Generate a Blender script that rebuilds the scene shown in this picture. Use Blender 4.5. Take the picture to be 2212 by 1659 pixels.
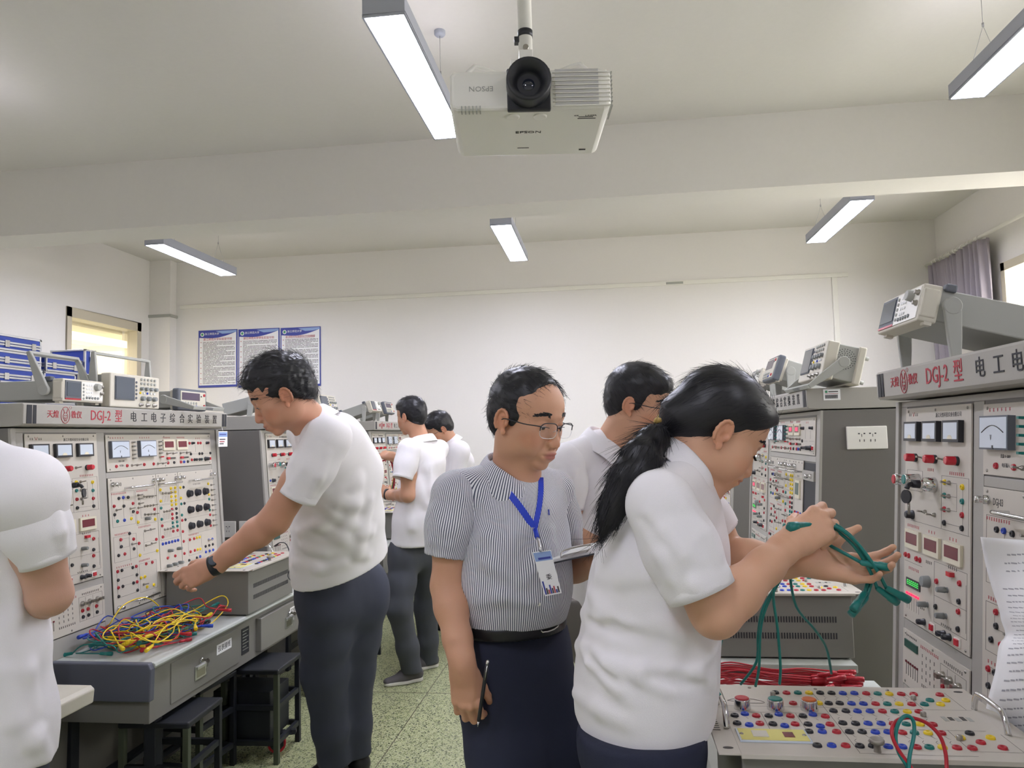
import bpy, math, random
import numpy as np
from mathutils import Vector, Matrix, Euler
PI = math.pi
sc = bpy.context.scene
C = sc.collection
for o in list(bpy.data.objects): bpy.data.objects.remove(o)
# ---------------------------------------------------------------- camera
FPX = 1600.0; YAW, PIT, ROL = math.radians(7.23), math.radians(3.96), math.radians(-1.40)
EYE = Vector((0, 0, 1.58))
CF = Vector((-math.sin(YAW)*math.cos(PIT), math.cos(YAW)*math.cos(PIT), math.sin(PIT)))
_R = Vector((math.cos(YAW), math.sin(YAW), 0)); _U = _R.cross(CF)
CR = _R*math.cos(ROL) + _U*math.sin(ROL); CU = -_R*math.sin(ROL) + _U*math.cos(ROL)
cd = bpy.data.cameras.new('camera'); cam = bpy.data.objects.new('camera', cd); C.objects.link(cam)
cd.sensor_width = 36; cd.lens = 36*FPX/2212; cd.clip_start = .05; cd.clip_end = 80
cam.matrix_world = Matrix(((CR.x, CU.x, -CF.x, EYE.x), (CR.y, CU.y, -CF.y, EYE.y), (CR.z, CU.z, -CF.z, EYE.z), (0, 0, 0, 1)))
sc.camera = cam
def at(px, py, d):
    "point seen at photo pixel (px,py), d metres along the view axis"
    return EYE + (CF + CR*((px-1106)/FPX) - CU*((py-829.5)/FPX))*d
# ---------------------------------------------------------------- sky, exposure
w = bpy.data.worlds.new('world'); sc.world = w; w.use_nodes = True
w.node_tree.nodes['Background'].inputs[0].default_value = (.93, .97, 1, 1)
w.node_tree.nodes['Background'].inputs[1].default_value = 1.6
sc.view_settings.view_transform = 'Standard'; sc.view_settings.look = 'None'
sc.view_settings.exposure = 0.45; sc.view_settings.gamma = 1; sc.view_settings.use_curve_mapping = False
sc.cycles.use_denoising = True; sc.cycles.max_bounces = 8; sc.cycles.diffuse_bounces = 5
LAMP = 50            # brightness of the ceiling light diffusers
WINP = 120             # daylight entering at the windows (area lights standing in the openings' outside)
for nm, loc, rot, sx, sy in (('daylight_right', (4.35, 7.0, 2.5), (0, math.radians(90), 0), 1.7, 2.6),
                             ('daylight_right_near', (4.35, 2.6, 2.5), (0, math.radians(90), 0), 1.7, 2.6)):
    ld = bpy.data.lights.new(nm, 'AREA'); ld.shape = 'RECTANGLE'; ld.size = sx; ld.size_y = sy; ld.energy = WINP; ld.color = (1, .98, .95)
    lo = bpy.data.objects.new(nm, ld); C.objects.link(lo); lo.location = loc; lo.rotation_euler = rot
# ---------------------------------------------------------------- materials
def lin(h):
    h = h.lstrip('#'); r = [int(h[i:i+2], 16)/255 for i in (0, 2, 4)]
    return tuple((c/12.92 if c <= .04045 else ((c+.055)/1.055)**2.4) for c in r) + (1,)
MATS = {}
def mat(name, col, rough=.5, metal=0, bump=0, scale=60, var=0, emit=0, coat=0, sss=0, stretch=None, trans=0, alpha=1, spec=.5):
    if name in MATS: return MATS[name]
    m = bpy.data.materials.new(name); m.use_nodes = True; nt = m.node_tree; b = nt.nodes['Principled BSDF']
    c = lin(col) if isinstance(col, str) else tuple(col)+(1,)
    b.inputs['Base Color'].default_value = c; b.inputs['Roughness'].default_value = rough; b.inputs['Metallic'].default_value = metal
    b.inputs['Specular IOR Level'].default_value = spec
    if coat: b.inputs['Coat Weight'].default_value = coat
    if trans: b.inputs['Transmission Weight'].default_value = trans
    if sss: b.inputs['Subsurface Weight'].default_value = sss; b.inputs['Subsurface Radius'].default_value = (.012, .005, .003)
    if emit: b.inputs['Emission Color'].default_value = c; b.inputs['Emission Strength'].default_value = emit
    if alpha < 1: b.inputs['Alpha'].default_value = alpha
    if bump or var:
        tc = nt.nodes.new('ShaderNodeTexCoord'); mp = nt.nodes.new('ShaderNodeMapping'); nz = nt.nodes.new('ShaderNodeTexNoise')
        nt.links.new(tc.outputs['Object'], mp.inputs[0]); nt.links.new(mp.outputs[0], nz.inputs[0])
        if stretch: mp.inputs['Scale'].default_value = stretch
        nz.inputs['Scale'].default_value = scale; nz.inputs['Detail'].default_value = 4
        if bump:
            bp = nt.nodes.new('ShaderNodeBump'); bp.inputs['Strength'].default_value = bump; bp.inputs['Distance'].default_value = .004
            nt.links.new(nz.outputs[0], bp.inputs['Height']); nt.links.new(bp.outputs[0], b.inputs['Normal'])
        if var:
            mx = nt.nodes.new('ShaderNodeMix'); mx.data_type = 'RGBA'; nt.links.new(nz.outputs[0], mx.inputs[0])
            mx.inputs[6].default_value = tuple(x*(1-var) for x in c[:3])+(1,); mx.inputs[7].default_value = tuple(min(1, x*(1+var)) for x in c[:3])+(1,)
            nt.links.new(mx.outputs[2], b.inputs['Base Color'])
    MATS[name] = m; return m
mat('wall_paint', '#e6e3df', .9, bump=.12, scale=35, var=.015)
mat('ceiling_paint', '#dcd9d4', .92, bump=.12, scale=30, var=.02)
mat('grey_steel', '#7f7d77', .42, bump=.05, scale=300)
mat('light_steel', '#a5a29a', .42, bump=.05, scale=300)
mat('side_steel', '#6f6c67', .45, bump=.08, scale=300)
mat('blue_grey', '#5c5f6b', .5)
mat('dark_metal', '#20232b', .5)
mat('laminate', '#bcc0ba', .38, var=.04, scale=500)
mat('panel', '#c4beb2', .45)
mat('ink', '#4a4744', .7); mat('ink_red', '#b3555a', .6); mat('red_print', '#b23a45', .6); mat('black_print', '#2b2c30', .6)
mat('chrome', '#d8d8d8', .13, metal=1); mat('steel', '#a8a49d', .3, metal=1); mat('alu', '#cfd0d2', .3, metal=1)
mat('black_plastic', '#26272c', .4); mat('grey_plastic', '#868a89', .5); mat('white_plastic', '#e9e7df', .4); mat('beige', '#cfcabb', .5); mat('inst_grey', '#a7a8a1', .5); mat('inst_dark', '#5f636b', .55)
mat('j_red', '#b3202f', .35); mat('j_black', '#202126', .35); mat('j_blue', '#2142b0', .35); mat('j_teal', '#12756f', .35); mat('j_yellow', '#e8c91f', .35)
mat('meter_glass', '#c9d3de', .15, coat=.6); mat('screen', '#4c5561', .12, coat=.5); mat('led_red', '#6e2733', .25); mat('led_red_on', '#ff2345', .4, emit=1.6); mat('led_green_on', '#39d153', .4, emit=.8)
mat('lcd', '#2c5148', .3); mat('lcd_violet', '#54465a', .25)
mat('fuse_red', '#c32434', .25, coat=.4); mat('cream', '#d9d2bb', .5); mat('frame_cream', '#c9c0ab', .5)
mat('paper', '#efefee', .8); mat('blue_vinyl', '#27419b', .55, bump=.1, scale=400)
mat('skin_dummy', '#c08a68', .5)
# ---------------------------------------------------------------- mesh builder
class MB:
    def __init__(s): s.v = []; s.f = []; s.mi = []; s.sm = []; s.mats = []
    def _m(s, m):
        if m not in s.mats: s.mats.append(m)
        return s.mats.index(m)
    def add(s, vs, fs, m, smooth=False):
        k = len(s.v); s.v += [tuple(v) for v in vs]; i = s._m(m)
        for f in fs: s.f.append(tuple(a+k for a in f)); s.mi.append(i); s.sm.append(smooth)
        return s
    def box(s, x0, x1, y0, y1, z0, z1, m, M=None):
        vs = [Vector((x, y, z)) for z in (z0, z1) for y in (y0, y1) for x in (x0, x1)]
        if M: vs = [M @ v for v in vs]
        return s.add(vs, [(0, 2, 3, 1), (4, 5, 7, 6), (0, 1, 5, 4), (2, 6, 7, 3), (0, 4, 6, 2), (1, 3, 7, 5)], m)
    def cyl(s, a, b, r0, m, r1=None, n=16, caps=True, smooth=True):
        a, b = Vector(a), Vector(b); r1 = r0 if r1 is None else r1; d = (b-a).normalized()
        e = d.orthogonal().normalized(); g = d.cross(e); vs = []
        for c, r in ((a, r0), (b, r1)):
            for i in range(n): t = 2*PI*i/n; vs.append(c + (e*math.cos(t)+g*math.sin(t))*r)
        s.add(vs, [(i, (i+1) % n, n+(i+1) % n, n+i) for i in range(n)], m, smooth)
        if caps: s.add(vs[:n], [tuple(range(n))[::-1]], m); s.add(vs[n:], [tuple(range(n))], m)
        return s
    def lathe(s, a, d, prof, m, n=20):
        "prof: (distance along d, radius)"
        a, d = Vector(a), Vector(d).normalized(); e = d.orthogonal().normalized(); g = d.cross(e); vs = []; fs = []
        for h, r in prof:
            for i in range(n): t = 2*PI*i/n; vs.append(a + d*h + (e*math.cos(t)+g*math.sin(t))*r)
        for k in range(len(prof)-1):
            for i in range(n): fs.append((k*n+i, k*n+(i+1) % n, (k+1)*n+(i+1) % n, (k+1)*n+i))
        s.add(vs, fs, m, True)
        if prof[-1][1] > 1e-4: s.add(vs[-n:], [tuple(range(n))], m)
        return s
    def tube(s, pts, r, m, n=8, smooth=4, taper=None, closed_ends=True):
        P = spline(pts, smooth) if smooth else [Vector(p) for p in pts]
        vs = []; fs = []; up = None
        for i, p in enumerate(P):
            d = (P[min(i+1, len(P)-1)]-P[max(i-1, 0)]).normalized()
            if up is None: up = d.orthogonal().normalized()
            up = (up - d*up.dot(d)).normalized(); g = d.cross(up)
            rr = r if taper is None else r*taper(i/(len(P)-1))
            for k in range(n): t = 2*PI*k/n; vs.append(p+(up*math.cos(t)+g*math.sin(t))*rr)
            if i:
                b = (i-1)*n
                for k in range(n): fs.append((b+k, b+(k+1) % n, b+n+(k+1) % n, b+n+k))
        if closed_ends: fs += [tuple(range(n))[::-1], tuple(range(len(P)*n-n, len(P)*n))]
        return s.add(vs, fs, m, True)
    def ell(s, c, r, m, M=None, nu=20, nv=12):
        vs = []; fs = []
        for j in range(nv+1):
            ph = PI*j/nv
            for i in range(nu):
                t = 2*PI*i/nu; v = Vector((r[0]*math.sin(ph)*math.cos(t), r[1]*math.sin(ph)*math.sin(t), r[2]*math.cos(ph)))
                if M: v = M @ v
                vs.append(v+Vector(c))
        for j in range(nv):
            for i in range(nu): fs.append((j*nu+i, (j+1)*nu+i, (j+1)*nu+(i+1) % nu, j*nu+(i+1) % nu))
        return s.add(vs, fs, m, True)
    def prism(s, poly, t0, t1, m, fr=None, smooth=False):
        "poly in (a,b); fr maps (a,b,t) to xyz"
        fr = fr or (lambda a, b, t: (a, t, b)); n = len(poly)
        vs = [fr(a, b, t0) for a, b in poly]+[fr(a, b, t1) for a, b in poly]
        s.add(vs, [tuple(range(n))[::-1], tuple(range(n, 2*n))], m)
        return s.add(vs, [(i, (i+1) % n, n+(i+1) % n, n+i) for i in range(n)], m, smooth)
    def mesh(s, name):
        me = bpy.data.meshes.new(name); me.from_pydata(s.v, [], s.f)
        for m in s.mats: me.materials.append(MATS[m])
        me.polygons.foreach_set('material_index', s.mi); me.polygons.foreach_set('use_smooth', s.sm)
        import bmesh
        bm = bmesh.new(); bm.from_mesh(me); bmesh.ops.remove_doubles(bm, verts=bm.verts, dist=1e-6); bmesh.ops.recalc_face_normals(bm, faces=bm.faces); bm.to_mesh(me); bm.free()
        me.update(); return me
    def build(s, name, parent=None, bev=0, seg=2, **k):
        o = bpy.data.objects.new(name, s.mesh(name)); C.objects.link(o); o.parent = parent
        if bev:
            b = o.modifiers.new('bevel', 'BEVEL'); b.width = bev; b.segments = seg; b.limit_method = 'ANGLE'; b.angle_limit = math.radians(50)
        for a, v in k.items(): o[a] = v
        return o
def spline(pts, k=4):
    P = [Vector(p) for p in pts]; out = []
    for i in range(len(P)-1):
        a = P[max(i-1, 0)]; b = P[i]; c = P[i+1]; d = P[min(i+2, len(P)-1)]
        for j in range(k):
            t = j/k; out.append(.5*((2*b)+(c-a)*t+(2*a-5*b+4*c-d)*t*t+(3*b-a-3*c+d)*t**3))
    out.append(P[-1]); return out
def empty(name, loc=(0, 0, 0), rz=0, label=None, cat=None, group=None, rot=None):
    o = bpy.data.objects.new(name, None); C.objects.link(o); o.location = loc; o.rotation_euler = rot or (0, 0, rz); o.empty_display_size = .05
    return tag(o, label, cat, group)
def tag(o, label=None, cat=None, group=None, kind=None):
    if label: o['label'] = label
    if cat: o['category'] = cat
    if group: o['group'] = group
    if kind: o['kind'] = kind
    return o
def copy_obj(o, parent, loc=None, name=None):
    c = o.copy(); C.objects.link(c); c.parent = parent
    if loc is not None: c.location = loc
    if name: c.name = name
    return c
def copy_tree(o, parent=None):
    c = o.copy(); C.objects.link(c); c.parent = parent
    for ch in list(o.children): copy_tree(ch, c)
    return c
def text_mesh(name, items, parent=None, thick=.0004, **k):
    """items: (string, size, matrix, material, xscale, align); joined into one lettering mesh"""
    V = []; F = []; MI = []; ml = []
    for (s, size, M, m, xs, al) in items:
        cu = bpy.data.curves.new('t', 'FONT'); cu.body = s; cu.size = size; cu.extrude = thick; cu.align_x = al; cu.align_y = 'CENTER'; cu.resolution_u = 2
        ob = bpy.data.objects.new('t', cu); C.objects.link(ob); dg = bpy.context.evaluated_depsgraph_get()
        me = bpy.data.meshes.new_from_object(ob.evaluated_get(dg)); n = len(V)
        for v in me.vertices: V.append(tuple(M @ Vector((v.co.x*xs, v.co.y, v.co.z))))
        if m not in ml: ml.append(m)
        for p in me.polygons: F.append(tuple(i+n for i in p.vertices)); MI.append(ml.index(m))
        bpy.data.objects.remove(ob); bpy.data.meshes.remove(me); bpy.data.curves.remove(cu)
    me = bpy.data.meshes.new(name); me.from_pydata(V, [], F)
    for m in ml: me.materials.append(MATS[m])
    me.polygons.foreach_set('material_index', MI); me.update()
    o = bpy.data.objects.new(name, me); C.objects.link(o); o.parent = parent
    for a, v in k.items(): o[a] = v
    return o
def fm(x, y, z, ex=(1, 0, 0), ey=(0, 0, 1)):
    "matrix placing text: ex reading direction, ey text up"
    ex, ey = Vector(ex).normalized(), Vector(ey).normalized(); ez = ex.cross(ey)
    return Matrix(((ex.x, ey.x, ez.x, x), (ex.y, ey.y, ez.y, y), (ex.z, ey.z, ez.z, z), (0, 0, 0, 1)))
# ================================================================ room
XL, XR, YF, YB, ZC = -5.85, 3.84, 9.0, -3.2, 3.96
def struct(mb, name, **k): return mb.build(name, kind='structure', **k)
# floor: green terrazzo with dividing strips
m = bpy.data.materials.new('terrazzo'); m.use_nodes = True; nt = m.node_tree; b = nt.nodes['Principled BSDF']; MATS['terrazzo'] = m
tc = nt.nodes.new('ShaderNodeTexCoord')
nz = nt.nodes.new('ShaderNodeTexNoise'); nz.inputs['Scale'].default_value = 55; nz.inputs['Detail'].default_value = 2; nz.inputs['Distortion'].default_value = 1.2
vo = nt.nodes.new('ShaderNodeTexVoronoi'); vo.inputs['Scale'].default_value = 75; vo.inputs['Randomness'].default_value = 1
vd = nt.nodes.new('ShaderNodeTexVoronoi'); vd.feature = 'DISTANCE_TO_EDGE'; vd.inputs['Scale'].default_value = 75
ad = nt.nodes.new('ShaderNodeVectorMath'); ad.operation = 'MULTIPLY_ADD'; ad.inputs[1].default_value = (.012, .012, .012)
nt.links.new(nz.outputs['Color'], ad.inputs[0]); nt.links.new(tc.outputs['Object'], ad.inputs[2])
nt.links.new(tc.outputs['Object'], nz.inputs[0]); nt.links.new(ad.outputs[0], vo.inputs[0]); nt.links.new(ad.outputs[0], vd.inputs[0])
cr = nt.nodes.new('ShaderNodeValToRGB'); sp = nt.nodes.new('ShaderNodeSeparateColor'); nt.links.new(vo.outputs['Color'], sp.inputs[0]); nt.links.new(sp.outputs[0], cr.inputs[0])
e = cr.color_ramp.elements; e[0].position = 0; e[0].color = lin('#4f5834'); e[1].position = .22; e[1].color = lin('#93986a')
for p_, c_ in ((.45, '#7b8554'), (.62, '#a6ab7c'), (.8, '#6b7446'), (.93, '#3f4a30')): q = e.new(p_); q.color = lin(c_)
cr.color_ramp.interpolation = 'CONSTANT'
mg = nt.nodes.new('ShaderNodeMath'); mg.operation = 'LESS_THAN'; mg.inputs[1].default_value = .10; nt.links.new(vd.outputs['Distance'], mg.inputs[0])
mx = nt.nodes.new('ShaderNodeMix'); mx.data_type = 'RGBA'; mx.inputs[7].default_value = lin('#b9bc97'); nt.links.new(mg.outputs[0], mx.inputs[0]); nt.links.new(cr.outputs[0], mx.inputs[6])
nt.links.new(mx.outputs[2], b.inputs['Base Color']); b.inputs['Roughness'].default_value = .38
struct(MB().box(XL-.3, XR+.3, YB, YF+.3, -.1, 0, 'terrazzo'), 'floor')
mat('brass_strip', '#6d6a55', .5)
st = MB()
for x in (-3.36, -1.16, 1.04, 3.24): st.box(x-.003, x+.003, YB, YF, -.001, .0008, 'brass_strip')
for y in (.2, 2.4, 4.6, 6.8): st.box(XL, XR, y-.003, y+.003, -.001, .0009, 'brass_strip')
struct(st, 'trim_1')
struct(MB().box(XL-.3, XR+.3, YB, YF+.3, ZC, ZC+.15, 'ceiling_paint'), 'ceiling')
# beams across the ceiling
bm_ = MB().box(XL, XR, 5.65, 6.02, 3.39, ZC, 'ceiling_paint'); struct(bm_, 'trim_2')
struct(MB().box(XL, XR, -.2, .17, 3.39, ZC, 'ceiling_paint'), 'trim_3')
struct(MB().box(XL-.3, XR+.3, YF, YF+.25, 0, ZC, 'wall_paint'), 'wall_far')
struct(MB().box(XL-.3, XR+.3, YB-.25, YB, 0, ZC, 'wall_paint'), 'wall_near')
# left wall with window opening y 7.05..8.62, z 1.35..3.1 (inside the frame)
WL0, WL1, WZ0, WZ1 = 7.37, 8.68, 1.45, 3.115
wl = MB()
wl.box(XL-.25, XL, YB, WL0, 0, ZC, 'wall_paint'); wl.box(XL-.25, XL, WL1, YF, 0, ZC, 'wall_paint')
wl.box(XL-.25, XL, WL0, WL1, 0, WZ0, 'wall_paint'); wl.box(XL-.25, XL, WL0, WL1, WZ1, ZC, 'wall_paint'); struct(wl, 'wall_left')
# corner pillar
struct(MB().box(XL, -5.56, 8.86, YF, 0, ZC, 'wall_paint'), 'trim_4')
# left window: timber frame, pane, and the lit corridor wall behind it
mat('glass', '#ffffff', .02, trans=1, alpha=.25)
mat('plaster_lit', '#efe6c8', .9, var=.10, scale=3, stretch=(1, 3, .5))
wf = MB()
for a in ((WL0, WL0+.08, WZ0, WZ1), (WL1-.08, WL1, WZ0, WZ1), (WL0, WL1, WZ1-.11, WZ1), (WL0, WL1, WZ0, WZ0+.08)): wf.box(XL-.16, XL+.015, a[0], a[1], a[2], a[3], 'frame_cream')
wf = struct(wf, 'window_1', bev=.004)
p = MB().box(XL-.10, XL-.095, WL0+.08, WL1-.08, WZ0+.08, WZ1-.11, 'glass').build('pane', wf)
tag(MB().box(XL-1.55, XL-1.4, 3, 13, 0, 3.6, 'plaster_lit').build('corridor_wall'), kind='structure')
tag(MB().box(XL-1.4, XL-.26, 3, 13, 2.98, 3.1, 'plaster_lit').build('corridor_ceiling'), kind='structure')
tag(MB().box(XL-1.4, XL-.26, 9.6, 9.7, 0, 3.0, 'cream').build('corridor_door_panel'), kind='structure')
ld = bpy.data.lights.new('corridor_daylight', 'AREA'); ld.shape = 'RECTANGLE'; ld.size = 1.0; ld.size_y = 5; ld.energy = 55; ld.color = (1, .95, .84)
lo = bpy.data.objects.new('corridor_daylight', ld); C.objects.link(lo); lo.location = (XL-.85, 8.0, 2.9)
# right wall with two window openings
RW = [(5.6, 7.62, 1.0, 3.12), (1.6, 3.7, 1.0, 3.12)]
wr = MB(); ys = [YB] + [v for r in sorted(RW) for v in r[:2]] + [YF]
for i in range(0, len(ys), 2): wr.box(XR, XR+.25, ys[i], ys[i+1], 0, ZC, 'wall_paint')
for y0, y1, z0, z1 in RW: wr.box(XR, XR+.25, y0, y1, 0, z0, 'wall_paint'); wr.box(XR, XR+.25, y0, y1, z1, ZC, 'wall_paint')
struct(wr, 'wall_right')
for i, (y0, y1, z0, z1) in enumerate(RW):
    f = MB()
    for a in ((y0, y0+.07, z0, z1), (y1-.07, y1, z0, z1), (y0, y1, z1-.08, z1), (y0, y1, z0, z0+.07), ((y0+y1)/2-.03, (y0+y1)/2+.03, z0, z1), (y0, y1, 2.45, 2.51)):
        f.box(XR-.02, XR+.10, a[0], a[1], a[2], a[3], 'frame_cream')
    f = struct(f, 'window_%d' % (i+2), bev=.004)
    MB().box(XR+.05, XR+.055, y0+.05, y1-.05, z0+.05, z1-.05, 'glass').build('pane', f)
mat('outdoor_tile', '#e8d3a6', .8, var=.12, scale=2)
tag(MB().box(XR+2.2, XR+2.4, 4.0, 10.5, 0, 6, 'outdoor_tile').build('neighbour_facade'), kind='structure')
# skirting
struct(MB().box(-5.5, XR, YF-.012, YF, 0, .12, 'side_steel'), 'baseboard_far')
# cable trunking on the far wall
tk = MB().box(-5.5, 2.85, YF-.02, YF, 3.335, 3.385, 'white_plastic').box(.76, .96, YF-.026, YF, 3.345, 3.372, 'inst_grey')
tag(tk.build('cable_trunking', bev=.003), 'long white cable trunking running high across the far wall', 'trunking')
tag(MB().box(2.665, 2.725, YF-.018, YF, .3, 3.335, 'white_plastic').build('cable_trunking', bev=.003), 'upright white cable trunking going down the far wall at right', 'trunking')
tag(MB().box(XL, -5.56, 8.835, 8.86, 3.215, 3.25, 'inst_grey').box(-5.56, -5.535, 8.835, YF, 3.215, 3.25, 'inst_grey').build('cable_trunking', bev=.004), 'short grey cable trunking bent round the corner pillar above the left window', 'trunking')
# curtain rod and curtain on the right wall
rod = empty('curtain_rod', (XR-.13, 7.0, 3.42), label='white curtain rod high on the right wall', cat='curtain rod')
MB().cyl((0, -3.8, 0), (0, 1.98, 0), .019, 'white_plastic').build('pole', rod)
for y in (-3.6, -1.2, 1.75): MB().cyl((0, y, 0), (.13, y, -.02), .012, 'white_plastic').cyl((.12, y, -.02), (.13, y, -.02), .035, 'white_plastic').build('bracket', rod)
ring = MB()
def ringmesh():
    g = MB(); pts = [(.026*math.cos(a), 0, .026*math.sin(a)) for a in [2*PI*i/16 for i in range(17)]]; g.tube(pts, .004, 'white_plastic', n=6, smooth=1); return g
r0 = ringmesh().build('curtain_ring', rod); r0.location = (0, .75, -.008)
for k in range(1, 13): copy_obj(r0, rod, (0, .75+k*.085, -.008))
mat('curtain', '#9c959d', .85, bump=.2, scale=700)
cv = MB(); N = 150; rows = 30; vs = []; fs = []
for j in range(rows+1):
    t = j/rows; z = 3.385-2.3*t
    for i in range(N+1):
        s_ = i/N; y = 7.62 + (8.86-7.62)*s_*(1-.12*t)
        a = s_*13*2*PI; amp = .035+.02*math.sin(s_*7)
        x = XR-.13 + amp*math.sin(a+.4*math.sin(3*t+s_*9)) + .01*math.sin(2.3*a+t*5)
        vs.append((x, y + .012*math.sin(a*.5+t*4), z))
for j in range(rows):
    for i in range(N): k = j*(N+1)+i; fs.append((k, k+1, k+N+2, k+N+1))
cv.add(vs, fs, 'curtain', True); o = cv.build('curtain'); so = o.modifiers.new('s', 'SOLIDIFY'); so.thickness = .003
tag(o, 'grey pleated curtain gathered beside the right window', 'curtain')
# rule posters on the far wall
mat('poster_white', '#e9e9ea', .55); mat('poster_blue', '#3b479c', .5); mat('poster_lightblue', '#8fa9d6', .5); mat('poster_green', '#4d9b73', .5)
PST = [(-5.24, -4.709, 3.038, 2.293, '浙江师范大学实验室守则', 0), (-4.69, -4.136, 3.031, 2.277, '浙江师范大学学生实验守则', 1), (-4.117, -3.586, 3.026, 2.265, '浙江师范大学实验室安全卫生管理制度', 2)]
PLAB = ['leftmost of three blue and white rules posters, nearest the window', 'middle one of three blue and white rules posters, partly behind a head', 'rightmost of three blue and white rules posters on the far wall']
random.seed(5)
for (x0, x1, z1, z0, title, n) in PST:
    po = MB().box(x0, x1, YF-.012, YF-.001, z0, z1, 'poster_blue'); g = .012
    po.box(x0+g, x1-g, YF-.0135, YF-.011, z0+.028, z1-g, 'poster_white'); po = po.build('rules_poster'); tag(po, PLAB[n], 'poster', 'rules posters on the far wall')
    W = x1-x0; h = MB(); top = z1-.004; pts = [(x0+.004, top)]
    bl = [(x0+.004+(W-.008)*t, z1-.095+.0*t+.065*max(0, t-.35)**1.6*2 - .012*math.sin(PI*t)) for t in [i/16 for i in range(17)]]
    h.prism([(x0+.004, top)]+[(a, min(b_, top-.004)) for a, b_ in bl]+[(x1-.004, top)], YF-.0155, YF-.013, 'poster_blue')
    h.prism([(x0+W*.45, top-.01), (x0+W*.62, top-.048), (x0+W*.82, top-.045), (x1-.006, top-.028), (x1-.006, top-.006)], YF-.0165, YF-.0150, 'poster_lightblue'); h.build('banner', po)
    MB().cyl((x0+.055, YF-.013, z1-.055), (x0+.055, YF-.0175, z1-.055), .026, 'paper', n=24).cyl((x0+.055, YF-.017, z1-.055), (x0+.055, YF-.0185, z1-.055), .017, 'poster_green', n=20).build('emblem', po)
    it = [('浙江师范大学', .033, fm(x0+.09, YF-.0175, z1-.052), 'paper', 1, 'LEFT'), (title, .037, fm((x0+x1)/2, YF-.0155, z1-.123), 'red_print', min(1, (W-.13)/(len(title)*.0375)), 'CENTER')]
    text_mesh('lettering', it, po)
    tl = MB(); z = z1-.155; k = 0
    while z > z0+.05:
        if k % 4 == 0: tl.box(x0+.03, x0+.043, YF-.0142, YF-.0136, z-.007, z+.002, 'ink_red')
        x = x0+.062; end = x1-.03 if k % 4 != 3 else x0+.062+random.uniform(.05, W*.7)
        while x < end-.01:
            l = random.uniform(.012, .06); tl.box(x, min(x+l, end), YF-.0142, YF-.0136, z-.0045, z+.0015, 'ink'); x += l+random.choice((.004, .004, .010))
        z -= .0168; k += 1
    tl.build('small_print', po)
# linear pendant lights
mat('lamp_body', '#a9adba', .45); mat('diffuser', '#eaebff', .5, emit=LAMP); mat('fill_glow', '#f6f2ff', .5, emit=LAMP*.05)
mat('cable_grey', '#8c8c8c', .4)
def lamp(x, y, label):
    t = empty('pendant_light', (x, y, 3.40), label=label, cat='ceiling light', group='linear pendant lights')
    L, W = 1.35, .19
    b_ = MB().box(-W/2, W/2, 0, L, .012, .085, 'lamp_body')
    for a in ((-W/2, -W/2+.008, 0, L), (W/2-.008, W/2, 0, L), (-W/2, W/2, 0, .008), (-W/2, W/2, L-.008, L)): b_.box(a[0], a[1], a[2], a[3], 0, .013, 'lamp_body')
    b_.build('housing', t, bev=.002)
    MB().box(-W/2+.008, W/2-.008, .008, L-.008, .003, .012, 'diffuser').build('diffuser', t)
    MB().box(-W/2+.01, W/2-.01, .01, L-.01, .085, .088, 'fill_glow').build('added_fill_strip', t)  # added glowing strip, hidden on top of the housing, to brighten the ceiling
    for yy in (.22, L-.22):
        MB().cyl((0, yy, .30), (0, yy, .54), .0015, 'cable_grey', n=6).cyl((-.07, yy, .085), (0, yy, .30), .0012, 'cable_grey', n=6).cyl((.07, yy, .085), (0, yy, .30), .0012, 'cable_grey', n=6).cyl((0, yy, .295), (0, yy, .315), .006, 'cable_grey', n=8).build('wire', t)
        MB().lathe((0, yy, .56), (0, 0, -1), [(0, .033), (.02, .033), (.03, .024), (.03, 0)], 'lamp_body').build('canopy', t)
    return t
for x, y, l in ((-4.06, 6.21, 'white pendant light at left, near the left wall'), (-.86, 6.26, 'small looking pendant light in the middle beyond the ceiling beam'), (2.10, 6.17, 'pendant light at right beyond the ceiling beam, above the curtain side'),
                (-.90, 2.99, 'big bright pendant light passing behind the projector'), (2.06, 2.98, 'pendant light cut by the right edge of the picture'), (-4.06, 2.99, 'pendant light outside the left edge of the picture'),
                (-.90, -1.2, 'pendant light behind the camera, middle row'), (2.06, -1.2, 'pendant light behind the camera, right row'), (-4.06, -1.2, 'pendant light behind the camera, left row')): lamp(x, y, l)
# ================================================================ experiment benches
# bench frame: x along the panel (left to right when you face it), y into the cabinet, z up
LEAN = .07
def shared(name, f): 
    k = 'M_'+name
    if k not in MATS: MATS[k] = f().mesh(name)
    return MATS[k]
def hw(name, me, parent, x, z, y=-.004, rot=None, sc_=None, **k):
    o = bpy.data.objects.new(name, me); C.objects.link(o); o.parent = parent; o.location = (x, y, z)
    if rot: o.rotation_euler = rot
    if sc_: o.scale = sc_
    for a, v in k.items(): o[a] = v
    return o
JC = dict(k='j_black', r='j_red', b='j_blue', t='j_teal', y='j_yellow')
def jack_mb(c, n=14, M=None):
    g = MB(); m = JC[c]
    g.lathe((0, 0, 0), (0, -1, 0), [(0, .0080), (.003, .0077), (.0052, .0066), (.0052, .0032), (.002, .0030)], m, n)
    g.cyl((0, -.002, 0), (0, -.0028, 0), .0030, 'ink' if c != 'y' else 'j_black', n=8); return g
def toggle_mb():
    return MB().lathe((0, 0, 0), (0, -1, 0), [(0, .0062), (.004, .0062), (.007, .004), (.011, .003)], 'steel', 10).cyl((0, -.010, 0), (.004, -.026, .002), .0022, 'steel', r1=.0032, n=8)
def cap_mb():  # fuse holder
    return MB().lathe((0, 0, 0), (0, -1, 0), [(0, .010), (.004, .010), (.004, .0085), (.020, .0078), (.022, .006)], 'black_plastic', 14)
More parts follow.
